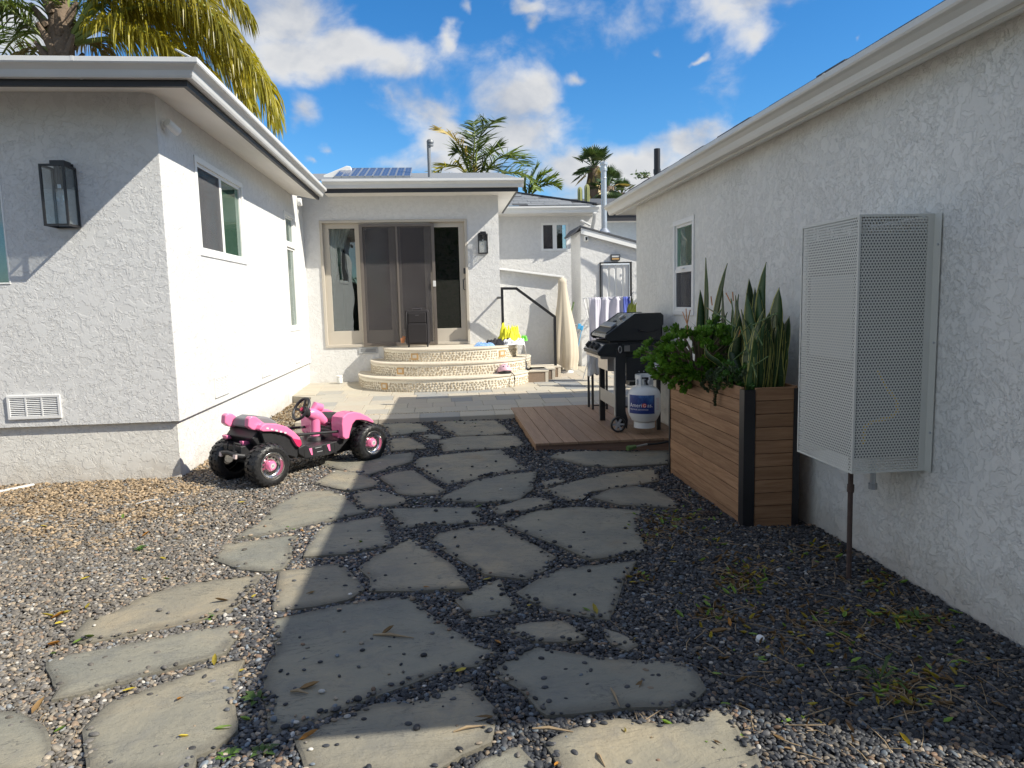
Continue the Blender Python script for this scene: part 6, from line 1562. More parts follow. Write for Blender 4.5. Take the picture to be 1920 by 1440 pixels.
F = [(j*n_+i, j*n_+(i+1) % n_, (j+1)*n_+(i+1) % n_, (j+1)*n_+i) for j in range(k_) for i in range(n_)]
sh_ = MB().add(P, F).build('shell', 'helmet_pink', hm_, smooth=True, local=True); sh_.modifiers.new('thick', 'SOLIDIFY').thickness = .012
sh_.rotation_euler = (-.25, 0, .2)
MB().ball((0, 0, .028), (R_*.93, R_*1.1, R_*.6), 18, 10).build('padding', 'black_plastic', hm_, smooth=True, local=True)
for (t, e_) in ((-2.0, .62), (-1.25, .62), (-1.62, 1.1)):
    d = Vector((math.cos(e_)*math.cos(t), 1.2*math.cos(e_)*math.sin(t), 1.12*math.sin(e_)))*R_+Vector((0, 0, .02)); nrm = Vector((math.cos(e_)*math.cos(t), math.cos(e_)*math.sin(t)/1.2, math.sin(e_)/1.12)).normalized()
    MB().lathe([(0, .003), (.011, .003), (.011, -.004)], 12, Matrix.Translation(d) @ nrm.to_track_quat('Z', 'Y').to_matrix().to_4x4()).build('vent_hole', 'black_plastic', sh_, local=True)
MB().tube([(.05, -.06, .03), (.11, -.10, .012), (.135, -.15, -.02), (.14, -.17, -.10), (.125, -.172, -.20)], .007, 6).build('strap', 'black_plastic', hm_, smooth=True, local=True)
MB().obox((.137, -.168, -.07), (.022, .014, .04)).build('buckle', 'black_plastic', hm_, local=True, bevel=.003)
jp = onz(637, 713, patio_z(12.3)); jr_ = thing('white_jar', 'small white jar standing by the wall left of the curved steps', 'jar', (-1.77, 12.32, patio_z(12.32)))
MB().lathe([(0, 0), (.048, 0), (.052, .01), (.052, .085), (.044, .095), (0, .095)], 18).build('body', 'pvc', jr_, smooth=True, local=True); MB().lathe([(.05, 0), (.052, .004), (.052, .03), (.048, .034), (0, .034)], 18, Matrix.Translation((0, 0, .096))).build('lid', 'white_paint', jr_, smooth=True, local=True)
# handrail
YH = 12.2; A_, B_, C_ = ony(941, 541, YH), ony(968, 541, YH), ony(1040, 594, YH)
rl = thing('handrail', 'black square steel handrail with sloping top beside the entrance steps', 'handrail', (A_.x, YH, LZ))
MB().box((A_.x-.022, YH-.022, LZ-.0), (A_.x+.022, YH+.022, A_.z+.022)).build('post', 'black_metal', rl)
MB().bar((A_.x+.022, YH, A_.z), (B_.x+.008, YH, B_.z), .044, .044).build('top_rail', 'black_metal', rl)
MB().bar((B_.x, YH, B_.z), (C_.x, YH, C_.z), .044, .044).build('sloping_rail', 'black_metal', rl)
MB().box((C_.x-.022, YH-.022, patio_z(YH)), (C_.x+.022, YH+.022, C_.z+.01)).build('post', 'black_metal', rl)
MB().prism([(C_.x-.05, patio_z(YH)), (C_.x+.05, patio_z(YH)), (C_.x+.022, patio_z(YH)+.07), (C_.x-.022, patio_z(YH)+.07)], 'y', YH-.05, YH+.05).build('foot', 'black_metal', rl)
bk = ony(937, 558, YH); MB().cyl((A_.x-.0, YH, bk.z), (A_.x-.05, YB, bk.z), .02, n=10).build('wall_bracket', 'black_metal', rl, smooth=True)
# closed parasol in its beige cover
plain('beige_canvas', (0.56, 0.49, 0.38), .8, var=.08, scale=6, bump=.001, bscale=120)
YU = 12.72; ut, ub = ony(1054, 523, YU), ony(1061, 697, YU)
um = thing('closed_parasol', 'tall closed parasol under a beige canvas cover behind the handrail', 'parasol', (ub.x, YU, patio_z(YU)))
P = []; n_, k_ = 48, 26
for j in range(k_+1):
    t = j/k_; z = ut.z+(ub.z+.06-ut.z)*t; cxu = ut.x+(ub.x-ut.x)*t
    rad = .07+.125*sstep(0, .75, t)-.03*sstep(.85, 1, t)
    for i in range(n_):
        a_ = 2*PI*i/n_; f_ = 1+.20*t*math.sin(a_*5+1.2*t+1)+.09*math.sin(a_*11+2.5*t)*t
        P.append((cxu+rad*f_*math.cos(a_)*1.05, YU+rad*f_*math.sin(a_)*.8, z+.03*math.sin(a_*5)*(1 if j == k_ else 0)))
MB().add(P, [(j*n_+i, j*n_+(i+1) % n_, (j+1)*n_+(i+1) % n_, (j+1)*n_+i) for j in range(k_) for i in range(n_)]+[tuple(range(n_))]).build('cover', 'beige_canvas', um, smooth=True, angle=9)
MB().cyl((ub.x, YU, patio_z(YU)), (ub.x, YU, ub.z+.3), .025, n=10).build('pole', 'galvanised', um, smooth=True)
MB().lathe([(0, 0), (.12, 0), (.12, .03), (.05, .06), (0, .06)], 18, Matrix.Translation((ub.x+.02, YU, patio_z(YU)))).build('base', 'vent_white', um, smooth=True)
MB().tube([(ut.x, YU, ut.z-.0), (ut.x, YU, ut.z+.03)], [.05, .02], 12).build('cap', 'beige_canvas', um, smooth=True)
# broom, folded chair, drying rack between parasol and shed
YK = 13.1
b1, b2 = ony(1076, 566, YK), ony(1067, 600, YK); br_ = thing('broom', 'green handled broom leaning behind the closed parasol', 'broom', tuple(b2))
d_ = (b2-b1).normalized(); L_ = (b2.z-patio_z(YK)-.08)/-d_.z
MB().tube([b1, b2+d_*L_], .014, 8).build('handle', 'stem_green', br_, smooth=True)
e_ = b2+d_*L_; MB().prism([(e_.x-.12, e_.z-.07), (e_.x+.12, e_.z-.07), (e_.x+.06, e_.z+.05), (e_.x-.06, e_.z+.05)], 'y', YK-.02, YK+.02).build('bristles', 'stem_brown', br_)
plain('clip_blue', (0.09, 0.42, 0.75), .4, var=.1); plain('chair_brown', (0.10, 0.08, 0.07), .6, var=.2)
fc = thing('folded_chair', 'folded metal frame chair with bright blue plastic clips leaning by the shed', 'folding chair', tuple(ony(1078, 684, 12.95)))
def kp(px, py, y=12.95): return ony(px, py, y)
for pts, mt, r_, nm in (([(1072, 684), (1078, 655), (1088, 612)], 'galvanised', .010, 'frame_tube'), ([(1075, 685), (1084, 650), (1092, 612)], 'clip_blue', .008, 'frame_tube'), ([(1069, 660), (1071, 630), (1076, 610), (1084, 608)], 'vent_grey', .010, 'frame_tube'), ([(1070, 642), (1080, 642)], 'chair_brown', .02, 'cross_bar'), ([(1071, 675), (1078, 640), (1088, 615)], 'vent_grey', .009, 'frame_tube'), ([(1074, 625), (1088, 622)], 'galvanised', .007, 'cross_bar')):
    MB().tube([kp(*q_) for q_ in pts], r_, 8).build(nm, mt, fc, smooth=True)
for px_, py_, s_ in ((1086, 612, 1.0), (1091, 615, .9), (1075, 616, .7), (1073, 673, .8)):
    c_ = kp(px_, py_, 12.93); MB().obox(c_, (.055*s_, .03, .10*s_), (0, .2, 0)).build('clip', 'clip_blue', fc, bevel=.008)
plain('towel_lilac', (0.62, 0.60, 0.68), .9, var=.06, scale=10, bump=.002, bscale=150); plain('towel_blue', (0.10, 0.14, 0.48), .9, var=.15, scale=20)
YD = 11.4
dr = thing('drying_rack', 'wire clothes drying rack standing behind the grill', 'drying rack', tuple(ony(1105, 690, YD)))
t0_, t1_ = ony(1097, 559, YD), ony(1178, 557, YD)
for dy in (-.12, .0, .12): MB().tube([(t0_.x, YD+dy, t0_.z), (t1_.x, YD+dy, t1_.z)], .005, 6).build('rail', 'galvanised', dr, smooth=True)
for x_, xe in ((t0_.x, t0_.x+.13), (t1_.x, t1_.x-.1)):
    MB().tube([(x_, YD-.14, t0_.z+.01), (xe, YD+.05, .75), (x_-.0, YD+.25, .15)], .009, 8).build('leg', 'vent_white', dr, smooth=True)
    MB().tube([(x_, YD+.14, t0_.z+.01), (xe, YD-.05, .75), (x_, YD-.25, .15)], .009, 8).build('leg', 'vent_white', dr, smooth=True)
def hang(name, label, mat, x0, x1, ztop, zbot, y, seed, group='laundry on the drying rack'):
    nx_, nz2 = 40, 16; P = []
    for j in range(nz2+1):
        t = j/nz2
        for i in range(nx_+1):
            u = i/nx_; P.append((x0+(x1-x0)*(u+.02*math.sin(7*u+seed)*t), y+(.012+.035*t)*math.sin(u*(x1-x0)*34+seed+.6*math.sin(3*t))+.02*mnoise.noise(Vector((u*6, t*2, seed))), ztop+(zbot-ztop)*t+.015*math.sin(u*9+seed)*t))
    o = MB().add([(p[0]-x0, p[1]-y, p[2]-ztop) for p in P], [(j*(nx_+1)+i, j*(nx_+1)+i+1, (j+1)*(nx_+1)+i+1, (j+1)*(nx_+1)+i) for j in range(nz2) for i in range(nx_)]).build(name, mat, None, smooth=True, angle=9)
    o.location = (x0, y, ztop); o.modifiers.new('thick', 'SOLIDIFY').thickness = .004; return tag(o, label, 'laundry', group)
X = lambda px: ony(px, 570, YD).x
hang('towel', 'pale lilac towel with folds hung at the left end of the drying rack', 'towel_lilac', X(1102), X(1127), t0_.z+.006, .75, YD-.13, 1.0)
hang('towel', 'pale lilac sheet hung in the middle of the drying rack', 'towel_lilac', X(1126), X(1164), t0_.z+.010, .60, YD-.125, 2.6)
hang('blue_towel', 'dark blue striped towel at the right end of the drying rack', 'towel_blue', X(1164), X(1178), t0_.z+.008, .75, YD-.13, 4.2)
gcl = hang('grey_cloth', 'light grey cloth hanging low behind the front of the grill', 'vent_white', ony(1101, 690, 8.6).x, ony(1124, 690, 8.6).x, ony(1105, 664, 8.6).z, ony(1105, 703, 8.6).z, 8.6, 3.3, None)
cr = thing('low_stool', 'low metal stool frame behind the grill carrying the grey cloth', 'stool', (ony(1110, 713, 8.8).x, 8.8, DZ))
q_ = cr.location; zt_s = ony(1105, 663, 8.6).z
MB().box((q_.x-.06, 8.62, zt_s-.0), (q_.x+.22, 9.0, zt_s+.02)).build('seat', 'vent_white', cr, bevel=.004)
for dx in (-.01, .17):
    for yy_ in (8.72, 8.96): MB().tube([(q_.x+dx, yy_, zt_s), (q_.x+dx, yy_, DZ)], .016, 8).build('leg', 'black_metal', cr, smooth=True)
MB().tube([(q_.x-.01, 8.72, DZ+.05), (q_.x+.17, 8.72, DZ+.05)], .008, 8).build('rung', 'black_metal', cr, smooth=True)
pp = thing('potted_plant', 'small yellow green potted plant beyond the grill next to the right wall', 'plant', (ony(1186, 600, 10.6).x, 10.6, patio_z(10.6)))
pz_ = ony(1186, 590, 10.6).z; px0 = pp.location.x
MB().lathe([(0, 0), (.10, 0), (.13, .5), (.14, pz_-.15-patio_z(10.6)), (.12, pz_-.15-patio_z(10.6)), (0, pz_-.18-patio_z(10.6))], 18).build('pot', 'vent_grey', pp, smooth=True, local=True)
leaf_mat('pale_leaf', (0.16, 0.22, 0.04), (0.42, 0.45, 0.12), .4, .2)
for i in range(12):
    b_ = Vector((px0+rnd.uniform(-.05,.05), 10.6+rnd.uniform(-.05,.05), pz_-.15)); sword_leaf(b_, b_+Vector((rnd.uniform(-.04,.04), rnd.uniform(-.05,.05), rnd.uniform(.28,.42))), .04, (-.5, -1, 0), pp, mat='pale_leaf')

# ------------------------------------------------------------------ palms and other greenery beyond the roofs
leaf_mat('palm_yellow', (0.15, 0.17, 0.02), (0.56, 0.47, 0.06), .36, .38, 1.2)
leaf_mat('palm_green', (0.055, 0.105, 0.025), (0.20, 0.26, 0.06), .38, .25, 1.2)
leaf_mat('palm_dry', (0.28, 0.20, 0.07), (0.52, 0.42, 0.16), .5, .2, 1.2)
leaf_mat('fan_green', (0.035, 0.07, 0.025), (0.09, 0.14, 0.05), .4, .2, 1.2)
plain('palm_trunk', (0.19, 0.14, 0.10), .9, var=.35, scale=9, bump=.02, bscale=18); plain('petiole_green', (0.21, 0.26, 0.06), .5, var=.2)
def bez(pts, n):
    out = []
    P = [Vector(p) for p in pts]
    for i in range(n+1):
        t = i/n*(len(P)-1); k = min(int(t), len(P)-2); f = t-k
        p0, p1, p2, p3 = P[max(k-1, 0)], P[k], P[k+1], P[min(k+2, len(P)-1)]
        out.append(0.5*((2*p1)+(-p0+p2)*f+(2*p0-5*p1+4*p2-p3)*f*f+(-p0+3*p1-3*p2+p3)*f**3))
    return out
def frond(parent, pts, leaf, mat, nleaf=70, droop=.9, start=.22, wid=.035, rk=.03, seed=0, fluff=.5, spread=1.0):
    r = random.Random(seed); C_ = bez(pts, 40)
    m = MB(); m.tube(C_, [rk*(1-.85*i/40) for i in range(41)], 6); f = m.build('frond', 'petiole_green', parent, smooth=True)
    m = MB()
    for k in range(nleaf):
        t = start+(1-start)*(k+r.random())/nleaf; q = t*40; i = min(int(q), 39); p = C_[i].lerp(C_[i+1], q-i); d = (C_[min(i+1, 40)]-C_[max(i-1, 0)]).normalized()
        side = d.cross(Vector((0, 0, 1))); side = side.normalized() if side.length > 1e-3 else Vector((1, 0, 0)); up = side.cross(d)
        L = leaf*(.35+.65*math.sin(PI*min(1, max(0, (t-start)/(1-start)*.86+.12))))*r.uniform(.75, 1.1)
        for s in (-1, 1):
            a = (side*s*spread+up*r.uniform(-.2, .9)*fluff+d*r.uniform(.35, .8)).normalized()
            P = [p]; cur = p.copy(); dirn = a.copy()
            for j in range(4):
                dirn = (dirn+Vector((0, 0, -1))*droop*.38*(j+.4)/2).normalized(); cur = cur+dirn*L/4; P.append(cur.copy())
            wv = dirn.cross(Vector((r.uniform(-1,1), r.uniform(-1,1), .3))).normalized()
            ws = [.5, 1, .85, .5, .05]; o_ = len(m.v)
            V = []
            for q_, w_ in zip(P, ws): V += [q_-wv*wid*w_*.5, q_+wv*wid*w_*.5]
            m.add(V, [(2*j, 2*j+1, 2*j+3, 2*j+2) for j in range(4)])
    m.build('leaflets', mat, f)['kind'] = 'stuff'
    return f
def on(pts, y, dys=None): return [tuple(ony(px, py, y+(dys[i] if dys else 0))) for i, (px, py) in enumerate(pts)]
YQ = 13.2; c = ony(112, 75, YQ)
qp = thing('queen_palm', 'big yellow green feather palm arching over the left wing roof', 'palm tree', (c.x, YQ, 0))
MB().tube([(c.x-.1, YQ, 0), (c.x-.05, YQ, c.z-1.2), (c.x, YQ, c.z-.5), (c.x+.02, YQ, c.z+.05), (c.x+.08, YQ, c.z+1.1)], [.17, .15, .19, .20, .09], 16).build('trunk', 'palm_trunk', qp, smooth=True)
for i in range(16):
    a_ = i*2.4; z_ = c.z-.65+.07*i; b_ = Vector((c.x+.15*math.cos(a_), YQ+.15*math.sin(a_), z_)); MB().tube([b_, b_+Vector((.22*math.cos(a_), .22*math.sin(a_), .32))], [.085, .03], 7).build('leaf_base', 'palm_trunk', qp, smooth=True)
QF = [([(140,82),(205,72),(280,75),(350,100),(395,140)], [0,.2,.4,.5,.5], .95, 'palm_yellow', 150, 1.5), ([(140,72),(215,45),(300,42),(385,85),(435,140),(462,190)], [0,.5,.9,1.2,1.3,1.3], 1.15, 'palm_yellow', 200, 1.6), ([(135,65),(180,0),(240,-40),(330,-30),(400,30),(440,90)], [0,-.2,-.4,-.6,-.7,-.7], 1.3, 'palm_yellow', 200, 1.7), ([(128,78),(190,38),(280,8),(380,32),(450,95),(492,160),(506,215)], None, 1.15, 'palm_yellow', 230, 1.7), ([(130,70),(190,10),(280,-55),(380,-50),(460,20)], [0,.1,.2,.3,.3], 1.25, 'palm_yellow', 230, 1.7),
      ([(140,70),(220,30),(320,25),(410,75),(465,150)], [0,.4,.8,1.1,1.2], 1.25, 'palm_yellow', 210, 1.6), ([(140,80),(200,50),(270,60),(330,100)], [0,-.3,-.5,-.5], 1.0, 'palm_yellow', 150, 1.5), ([(105,75),(70,30),(15,5),(-50,25),(-90,80)], None, .8, 'palm_green', 70, 1.0),
      ([(95,85),(55,45),(0,10),(-80,10)], [0,-.2,-.4,-.5], .8, 'palm_green', 70, 1.0), ([(108,65),(85,10),(60,-60),(20,-110)], None, .9, 'palm_green', 70, .8), ([(122,60),(128,0),(150,-80),(200,-130)], None, .9, 'palm_green', 70, .8),
      ([(130,75),(150,40),(165,5),(200,-30),(230,-20)], [0,.2,.4,.6,.7], .9, 'palm_green', 90, 1.2), ([(125,90),(160,80),(190,95),(210,130)], [0,.3,.5,.6], .55, 'palm_dry', 60, 1.2), ([(100,95),(70,90),(55,110),(50,140)], [0,.3,.5,.6], .5, 'palm_dry', 50, 1.2), ([(110,80),(60,60),(20,80),(-10,130)], [0,.6,1,1.2], .7, 'palm_green', 60, 1.1)]
for k, (pts, dys, L_, mt, nl, dr_) in enumerate(QF): frond(qp, on(pts, YQ, dys), L_, mt, nl, dr_, seed=k, wid=.036, rk=.045, fluff=.8, start=.2)
YM = 20.0
kp_ = thing('king_palm', 'feather palm with upright fronds behind the garden room roof', 'palm tree', (ony(890, 330, YM).x, YM, 0))
kb_ = ony(890, 345, YM); MB().tube([(kb_.x, YM, 0), (kb_.x, YM, kb_.z)], [.17, .13], 12).build('trunk', 'palm_trunk', kp_, smooth=True)
KF = [([(890,345),(878,300),(850,258),(818,242)], 'palm_dry', .55), ([(893,345),(893,290),(905,245),(930,226)], 'palm_green', .7), ([(900,345),(925,305),(955,290),(985,312)], 'palm_green', .75), ([(885,345),(865,315),(835,312),(808,338)], 'palm_yellow', .6), ([(892,345),(888,300),(890,255),(888,228)], 'palm_green', .6),
      ([(895,345),(910,300),(925,280),(935,275)], 'palm_green', .6), ([(900,350),(945,325),(985,330),(1005,355)], 'palm_green', .6), ([(888,345),(870,300),(862,285),(850,290)], 'palm_green', .6), ([(890,348),(905,320),(930,315),(950,335)], 'palm_green', .55), ([(880,350),(850,335),(820,345),(800,360)], 'palm_green', .5)]
for k, (pts, mt, L_) in enumerate(KF): frond(kp_, on(pts, YM, [0, rnd.uniform(-.3,.3), rnd.uniform(-.5,.5), rnd.uniform(-.6,.6)]), L_, mt, 38, .22, seed=40+k, wid=.038, rk=.035, fluff=.7, start=.15, spread=1.0)
YB2 = 23.0
bp_ = thing('small_palm', 'low pale palm fronds showing above the grey shingle roof', 'palm tree', (ony(990, 365, YB2).x, YB2, 0))
kb_ = ony(990, 368, YB2); MB().tube([(kb_.x, YB2, 0), (kb_.x, YB2, kb_.z)], [.15, .12], 12).build('trunk', 'palm_trunk', bp_, smooth=True)
for k, pts in enumerate([[(990,368),(1002,345),(1015,330),(1030,322)], [(990,368),(995,340),(1003,322),(1008,312)], [(992,368),(1015,350),(1035,345),(1048,352)], [(988,368),(980,345),(978,330)], [(990,368),(1000,352),(1020,340),(1042,330)]]): frond(bp_, on(pts, YB2), .62, 'palm_green', 34, .2, seed=70+k, wid=.05, rk=.03, fluff=.5, start=.1)
def fan_palm(name, label, px, py, y, R, trunk_r, n, seed):
    r = random.Random(seed); c = ony(px, py, y); t_ = thing(name, label, 'palm tree', (c.x, y, 0), 0, None)
    MB().tube([(c.x, y, 0), (c.x, y, c.z-R*1.4), (c.x, y, c.z-R*.7), (c.x, y, c.z)], [trunk_r*1.1, trunk_r, trunk_r*1.5, trunk_r*.9], 12).build('trunk', 'palm_trunk', t_, smooth=True)
    sk_ = MB()
    for i in range(60):
        a_ = r.uniform(0, 6.28); z_ = c.z-r.uniform(.3, 1.5)*R; b_ = Vector((c.x+trunk_r*1.2*math.cos(a_), y+trunk_r*1.2*math.sin(a_), z_)); e_ = b_+Vector((math.cos(a_)*.2*R, math.sin(a_)*.2*R, -.5*R)); s_ = Vector((-math.sin(a_), math.cos(a_), 0))*.07
        sk_.add([b_, (b_+e_)/2-s_, e_, (b_+e_)/2+s_], [(0,1,2,3)])
    sk_.build('dry_skirt', 'palm_dry', t_)['kind'] = 'stuff'
    for i in range(n):
        el_ = r.uniform(-.7, 1.45); a_ = i*2.4+r.uniform(-.3, .3); d = Vector((math.cos(el_)*math.cos(a_), math.cos(el_)*math.sin(a_), math.sin(el_)))
        hub = Vector((c.x, y, c.z))+d*R*r.uniform(.45, .6); side = d.cross(Vector((0, 0, 1))).normalized(); upv = side.cross(d); Lf = R*r.uniform(.5, .65)
        m = MB(); m.tube([(c.x, y, c.z-.05), tuple(hub)], .014*R+.006, 5)
        for k in range(15):
            t = (k-7)/7*1.35; dd = (d*math.cos(t)+side*math.sin(t)).normalized(); e_ = hub+dd*Lf*(1-.25*abs(t)/1.35)+Vector((0, 0, -Lf*.22)); w_ = (dd.cross(upv)).normalized()*Lf*.055; mid_ = hub.lerp(e_, .6)+upv*.03*R
            m.add([hub, mid_-w_, e_, mid_+w_], [(0,1,2,3)])
        m.build('fan_leaf', 'fan_green' if r.random() > .15 else 'palm_dry', t_)
    return t_
fan_palm('fan_palm', 'taller fan palm on a thick trunk beyond the rear roof', 1114, 312, 32, 1.05, .24, 30, 5)
fan_palm('fan_palm', 'lower fan palm partly hidden behind the galvanised flue pipe', 1140, 350, 30, .95, .26, 26, 6)
fan_palm('fan_palm', 'smallest fan palm close to the right-hand roof edge', 1166, 362, 33, .75, .2, 18, 8)
leaf_mat('cactus_green', (0.16, 0.20, 0.07), (0.36, 0.36, 0.16), .5, 0.0, 3)
for (px_, yt_, w_, lab) in ((1088, 350, 6.5, 'left shorter cactus column standing above the rear roof ridge'), (1101, 345, 7.0, 'right taller cactus column standing above the rear roof ridge')):
    yC = 20; b_ = ony(px_, 400, yC); t_ = ony(px_, yt_, yC); R_ = w_*yC/FPX*.62; cc = thing('column_cactus', lab, 'cactus', (b_.x, yC, 0), 0, 'cactus columns')
    P = []; zs_ = [0, t_.z-R_*2, t_.z-R_, t_.z-R_*.4, t_.z]; rs_ = [1, 1, .9, .6, .12]; n_ = 32
    for z_, r__ in zip(zs_, rs_):
        for i in range(n_): a_ = 2*PI*i/n_; P.append((b_.x+R_*r__*(1+.16*math.cos(a_*8))*math.cos(a_), yC+R_*r__*(1+.16*math.cos(a_*8))*math.sin(a_), z_))
    MB().add(P, [(j*n_+i, j*n_+(i+1) % n_, (j+1)*n_+(i+1) % n_, (j+1)*n_+i) for j in range(4) for i in range(n_)]+[tuple(range(4*n_, 5*n_))]).build('stem', 'cactus_green', cc, smooth=True)
leaf_mat('tree_leaf', (0.03, 0.06, 0.015), (0.09, 0.13, 0.035), .4, .2, 3)
YT = 13.0; b_ = ony(1204, 328, YT)
tt = thing('tree', 'leafy tree whose top twig shows over the right-hand roof', 'tree', (b_.x+1.6, YT, 0))
MB().tube([(b_.x+1.6, YT, 0), (b_.x+1.5, YT, 1.6), (b_.x+1.2, YT, b_.z-.75), (b_.x+.5, YT, b_.z-.25), (b_.x+.02, YT, b_.z)], [.11, .09, .05, .022, .008], 8).build('trunk', 'stem_brown', tt, smooth=True)
m = MB(); r2_ = random.Random(4)
for i in range(420):
    if i < 60: q = Vector((b_.x+r2_.uniform(-.14,.12), YT+r2_.uniform(-.1,.1), b_.z+r2_.uniform(-.05,.05)))
    else:
        u = Vector((r2_.gauss(0,1), r2_.gauss(0,1), r2_.gauss(0,1))).normalized()*r2_.uniform(.6,1); q = Vector((b_.x+1.5, YT, b_.z-.95))+Vector((u.x*.8, u.y*.8, u.z*.5))
    d = Vector((r2_.uniform(-1,1), r2_.uniform(-1,1), r2_.uniform(-.6,.6))).normalized(); s_ = d.orthogonal().normalized()*.022
    m.add([q, q+d*.035-s_, q+d*.075, q+d*.035+s_], [(0,1,2,3)])
m.build('crown', 'tree_leaf', tt)['kind'] = 'stuff'
# hedge and trees across the yard behind the viewer (they show in the door glass)
def leafy(name, label, cat, lo, hi, n, seed, sz=.10):
    r = random.Random(seed); t_ = thing(name, label, cat, ((lo[0]+hi[0])/2, (lo[1]+hi[1])/2, 0))
    m = MB()
    for i in range(n):
        f = r.random(); p = Vector([r.uniform(a, b) for a, b in zip(lo, hi)]); p.z += .25*mnoise.noise(Vector((p.x*.8, p.y, seed)))*(p.z/hi[2])
        if f < .6: p.y = hi[1]-abs(r.gauss(0, .12))
        d = Vector((r.uniform(-1,1), r.uniform(-1,1), r.uniform(-.7,.7))).normalized(); s_ = d.orthogonal().normalized()*sz*.32
        m.add([p, p+d*sz*.5-s_, p+d*sz, p+d*sz*.5+s_], [(0,1,2,3)])
    m.build('foliage', 'tree_leaf', t_)['kind'] = 'stuff'
    MB().box((lo[0]+.3, lo[1]+.3, .0), (hi[0]-.3, hi[1]-.3, hi[2]-.35)).build('inner_branches', 'stem_brown', t_)
leafy('hedge', 'tall clipped hedge across the yard behind the viewer', 'hedge', (-9, -5.0, 0), (-2.6, -3.8, 2.7), 5200, 1)
leafy('hedge', 'taller dark hedge behind the viewer on the right', 'hedge', (-2.5, -6.2, 0), (7, -4.8, 5.2), 7200, 2, .12)
# ------------------------------------------------------------------ gravel: loose pebbles by the thousand
def in_frame(P, margin=300):
    d = P-np.array([0, 0, CAM_H]); x = d@np.array(CR); y = d@np.array(CU); z = d@np.array(CF)
    px = 960+FPX*x/np.maximum(z, .01); py = 720-FPX*y/np.maximum(z, .01)
    return (z > .3) & (px > -margin) & (px < 1920+margin) & (py < 1440+margin*1.3) & (py > 400)
def in_poly(X, Y, poly):
    res = np.zeros(len(X), bool); bb = (X > poly[:,0].min()) & (X < poly[:,0].max()) & (Y > poly[:,1].min()) & (Y < poly[:,1].max())
    ix = np.where(bb)[0]
    if not len(ix): return res
    x, y = X[ix], Y[ix]; c = np.zeros(len(ix), bool); n = len(poly)
    for i in range(n):
        x0, y0 = poly[i]; x1, y1 = poly[(i+1) % n]
        cond = ((y0 > y) != (y1 > y)); 
        with np.errstate(divide='ignore', invalid='ignore'): xi = (x1-x0)*(y-y0)/(y1-y0+1e-12)+x0
        c ^= cond & (x < xi)
    res[ix] = c; return res
rng = np.random.default_rng(4)
def jgrid(x0, x1, y0, y1, s):
    gx, gy = np.meshgrid(np.arange(x0, x1, s), np.arange(y0, y1, s)); p = np.stack([gx.ravel(), gy.ravel()], 1)
    return p+rng.uniform(-.55, .55, p.shape)*s
pts = np.concatenate([jgrid(-3.4, 2.5, 1.3, 3.2, .0118), jgrid(-4.6, 2.5, 3.2, 4.6, .0138), jgrid(-6.2, 2.5, 4.6, 6.4, .0175), jgrid(-2.3, 2.5, 6.4, 8.75, .0215), jgrid(-2.3, -1.75, 8.75, 11.0, .023)])
X, Y = pts[:,0], pts[:,1]
gz = np.array([0.0]); t_ = np.clip((X-1.0)/1.35, 0, 1); GZ = -.075*t_*t_*(3-2*t_)
keep = in_frame(np.stack([X, Y, GZ], 1))
keep &= ~((X < -2.30) & (Y > 6.32)); keep &= ~(X > 2.41); keep &= ~((X > PXF+.01) & (Y > PYN+.01) & (Y < PYF-.01)); keep &= ~((X > DX0) & (Y > DY0)); keep &= ~((X > -1.79) & (Y > PY0-.01)); keep &= ~((X > -1.98) & (Y > 10.0))
X, Y, GZ = X[keep], Y[keep], GZ[keep]
on_slab = np.zeros(len(X), bool)
for poly in SLAB_POLYS: on_slab |= in_poly(X, Y, poly)
# a few stones strayed on the slabs: clusters and singles
stray = on_slab & (rng.random(len(X)) < (.0045+.03*(rng.random(len(X)) < .08))*np.where(Y > 3.0, .5, 1.7))
# near slab edges they spill over
near_edge = np.zeros(len(X), bool)
idx = np.where(on_slab)[0]
for poly in SLAB_POLYS:
    bb = idx[(X[idx] > poly[:,0].min()) & (X[idx] < poly[:,0].max()) & (Y[idx] > poly[:,1].min()) & (Y[idx] < poly[:,1].max())]
    if not len(bb): continue
    d2 = ((X[bb][:,None]-poly[:,0][None])**2+(Y[bb][:,None]-poly[:,1][None])**2).min(1)
    ed = d2 < .032**2
    near_edge[bb[ed]] = True
nzv = np.array([mnoise.noise(Vector((x*3.0, y*3.0, 5))) for x, y in zip(X, Y)])
spill = near_edge & (rng.random(len(X)) < .10+.35*(nzv > .28))
lit = ~on_slab | stray | spill
X, Y, GZ, onS, nzv = X[lit], Y[lit], GZ[lit], on_slab[lit], nzv[lit]
n = len(X)
size = np.clip(rng.normal(.0090, .0024, n), .0045, .018)*(1+.06*(Y > 3.2)+.10*(Y > 4.6)+.12*(Y > 6.4))
big = rng.random(n) < .006; size[big] *= 1.5
Z = GZ+rng.uniform(-.004, .007, n)+np.where(onS, .0245, .0)+.006*nzv*(~onS)
scl = np.stack([size*rng.uniform(.95, 1.35, n), size*rng.uniform(.65, .95, n), size*rng.uniform(.42, .68, n)], 1)
Z = np.where(onS, GZ+.026+scl[:,2]*.75, Z+.0095)
rot = np.stack([rng.normal(0, .28, n)*(~onS), rng.normal(0, .28, n)*(~onS), rng.uniform(0, 6.28, n)], 1)
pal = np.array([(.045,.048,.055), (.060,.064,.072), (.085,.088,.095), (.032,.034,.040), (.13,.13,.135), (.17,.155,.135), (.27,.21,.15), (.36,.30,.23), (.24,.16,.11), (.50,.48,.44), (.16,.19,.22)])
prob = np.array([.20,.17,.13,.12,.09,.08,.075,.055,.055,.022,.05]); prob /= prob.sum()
tint = pal[rng.choice(len(pal), n, p=prob)]*rng.uniform(.75, 1.25, (n, 1))
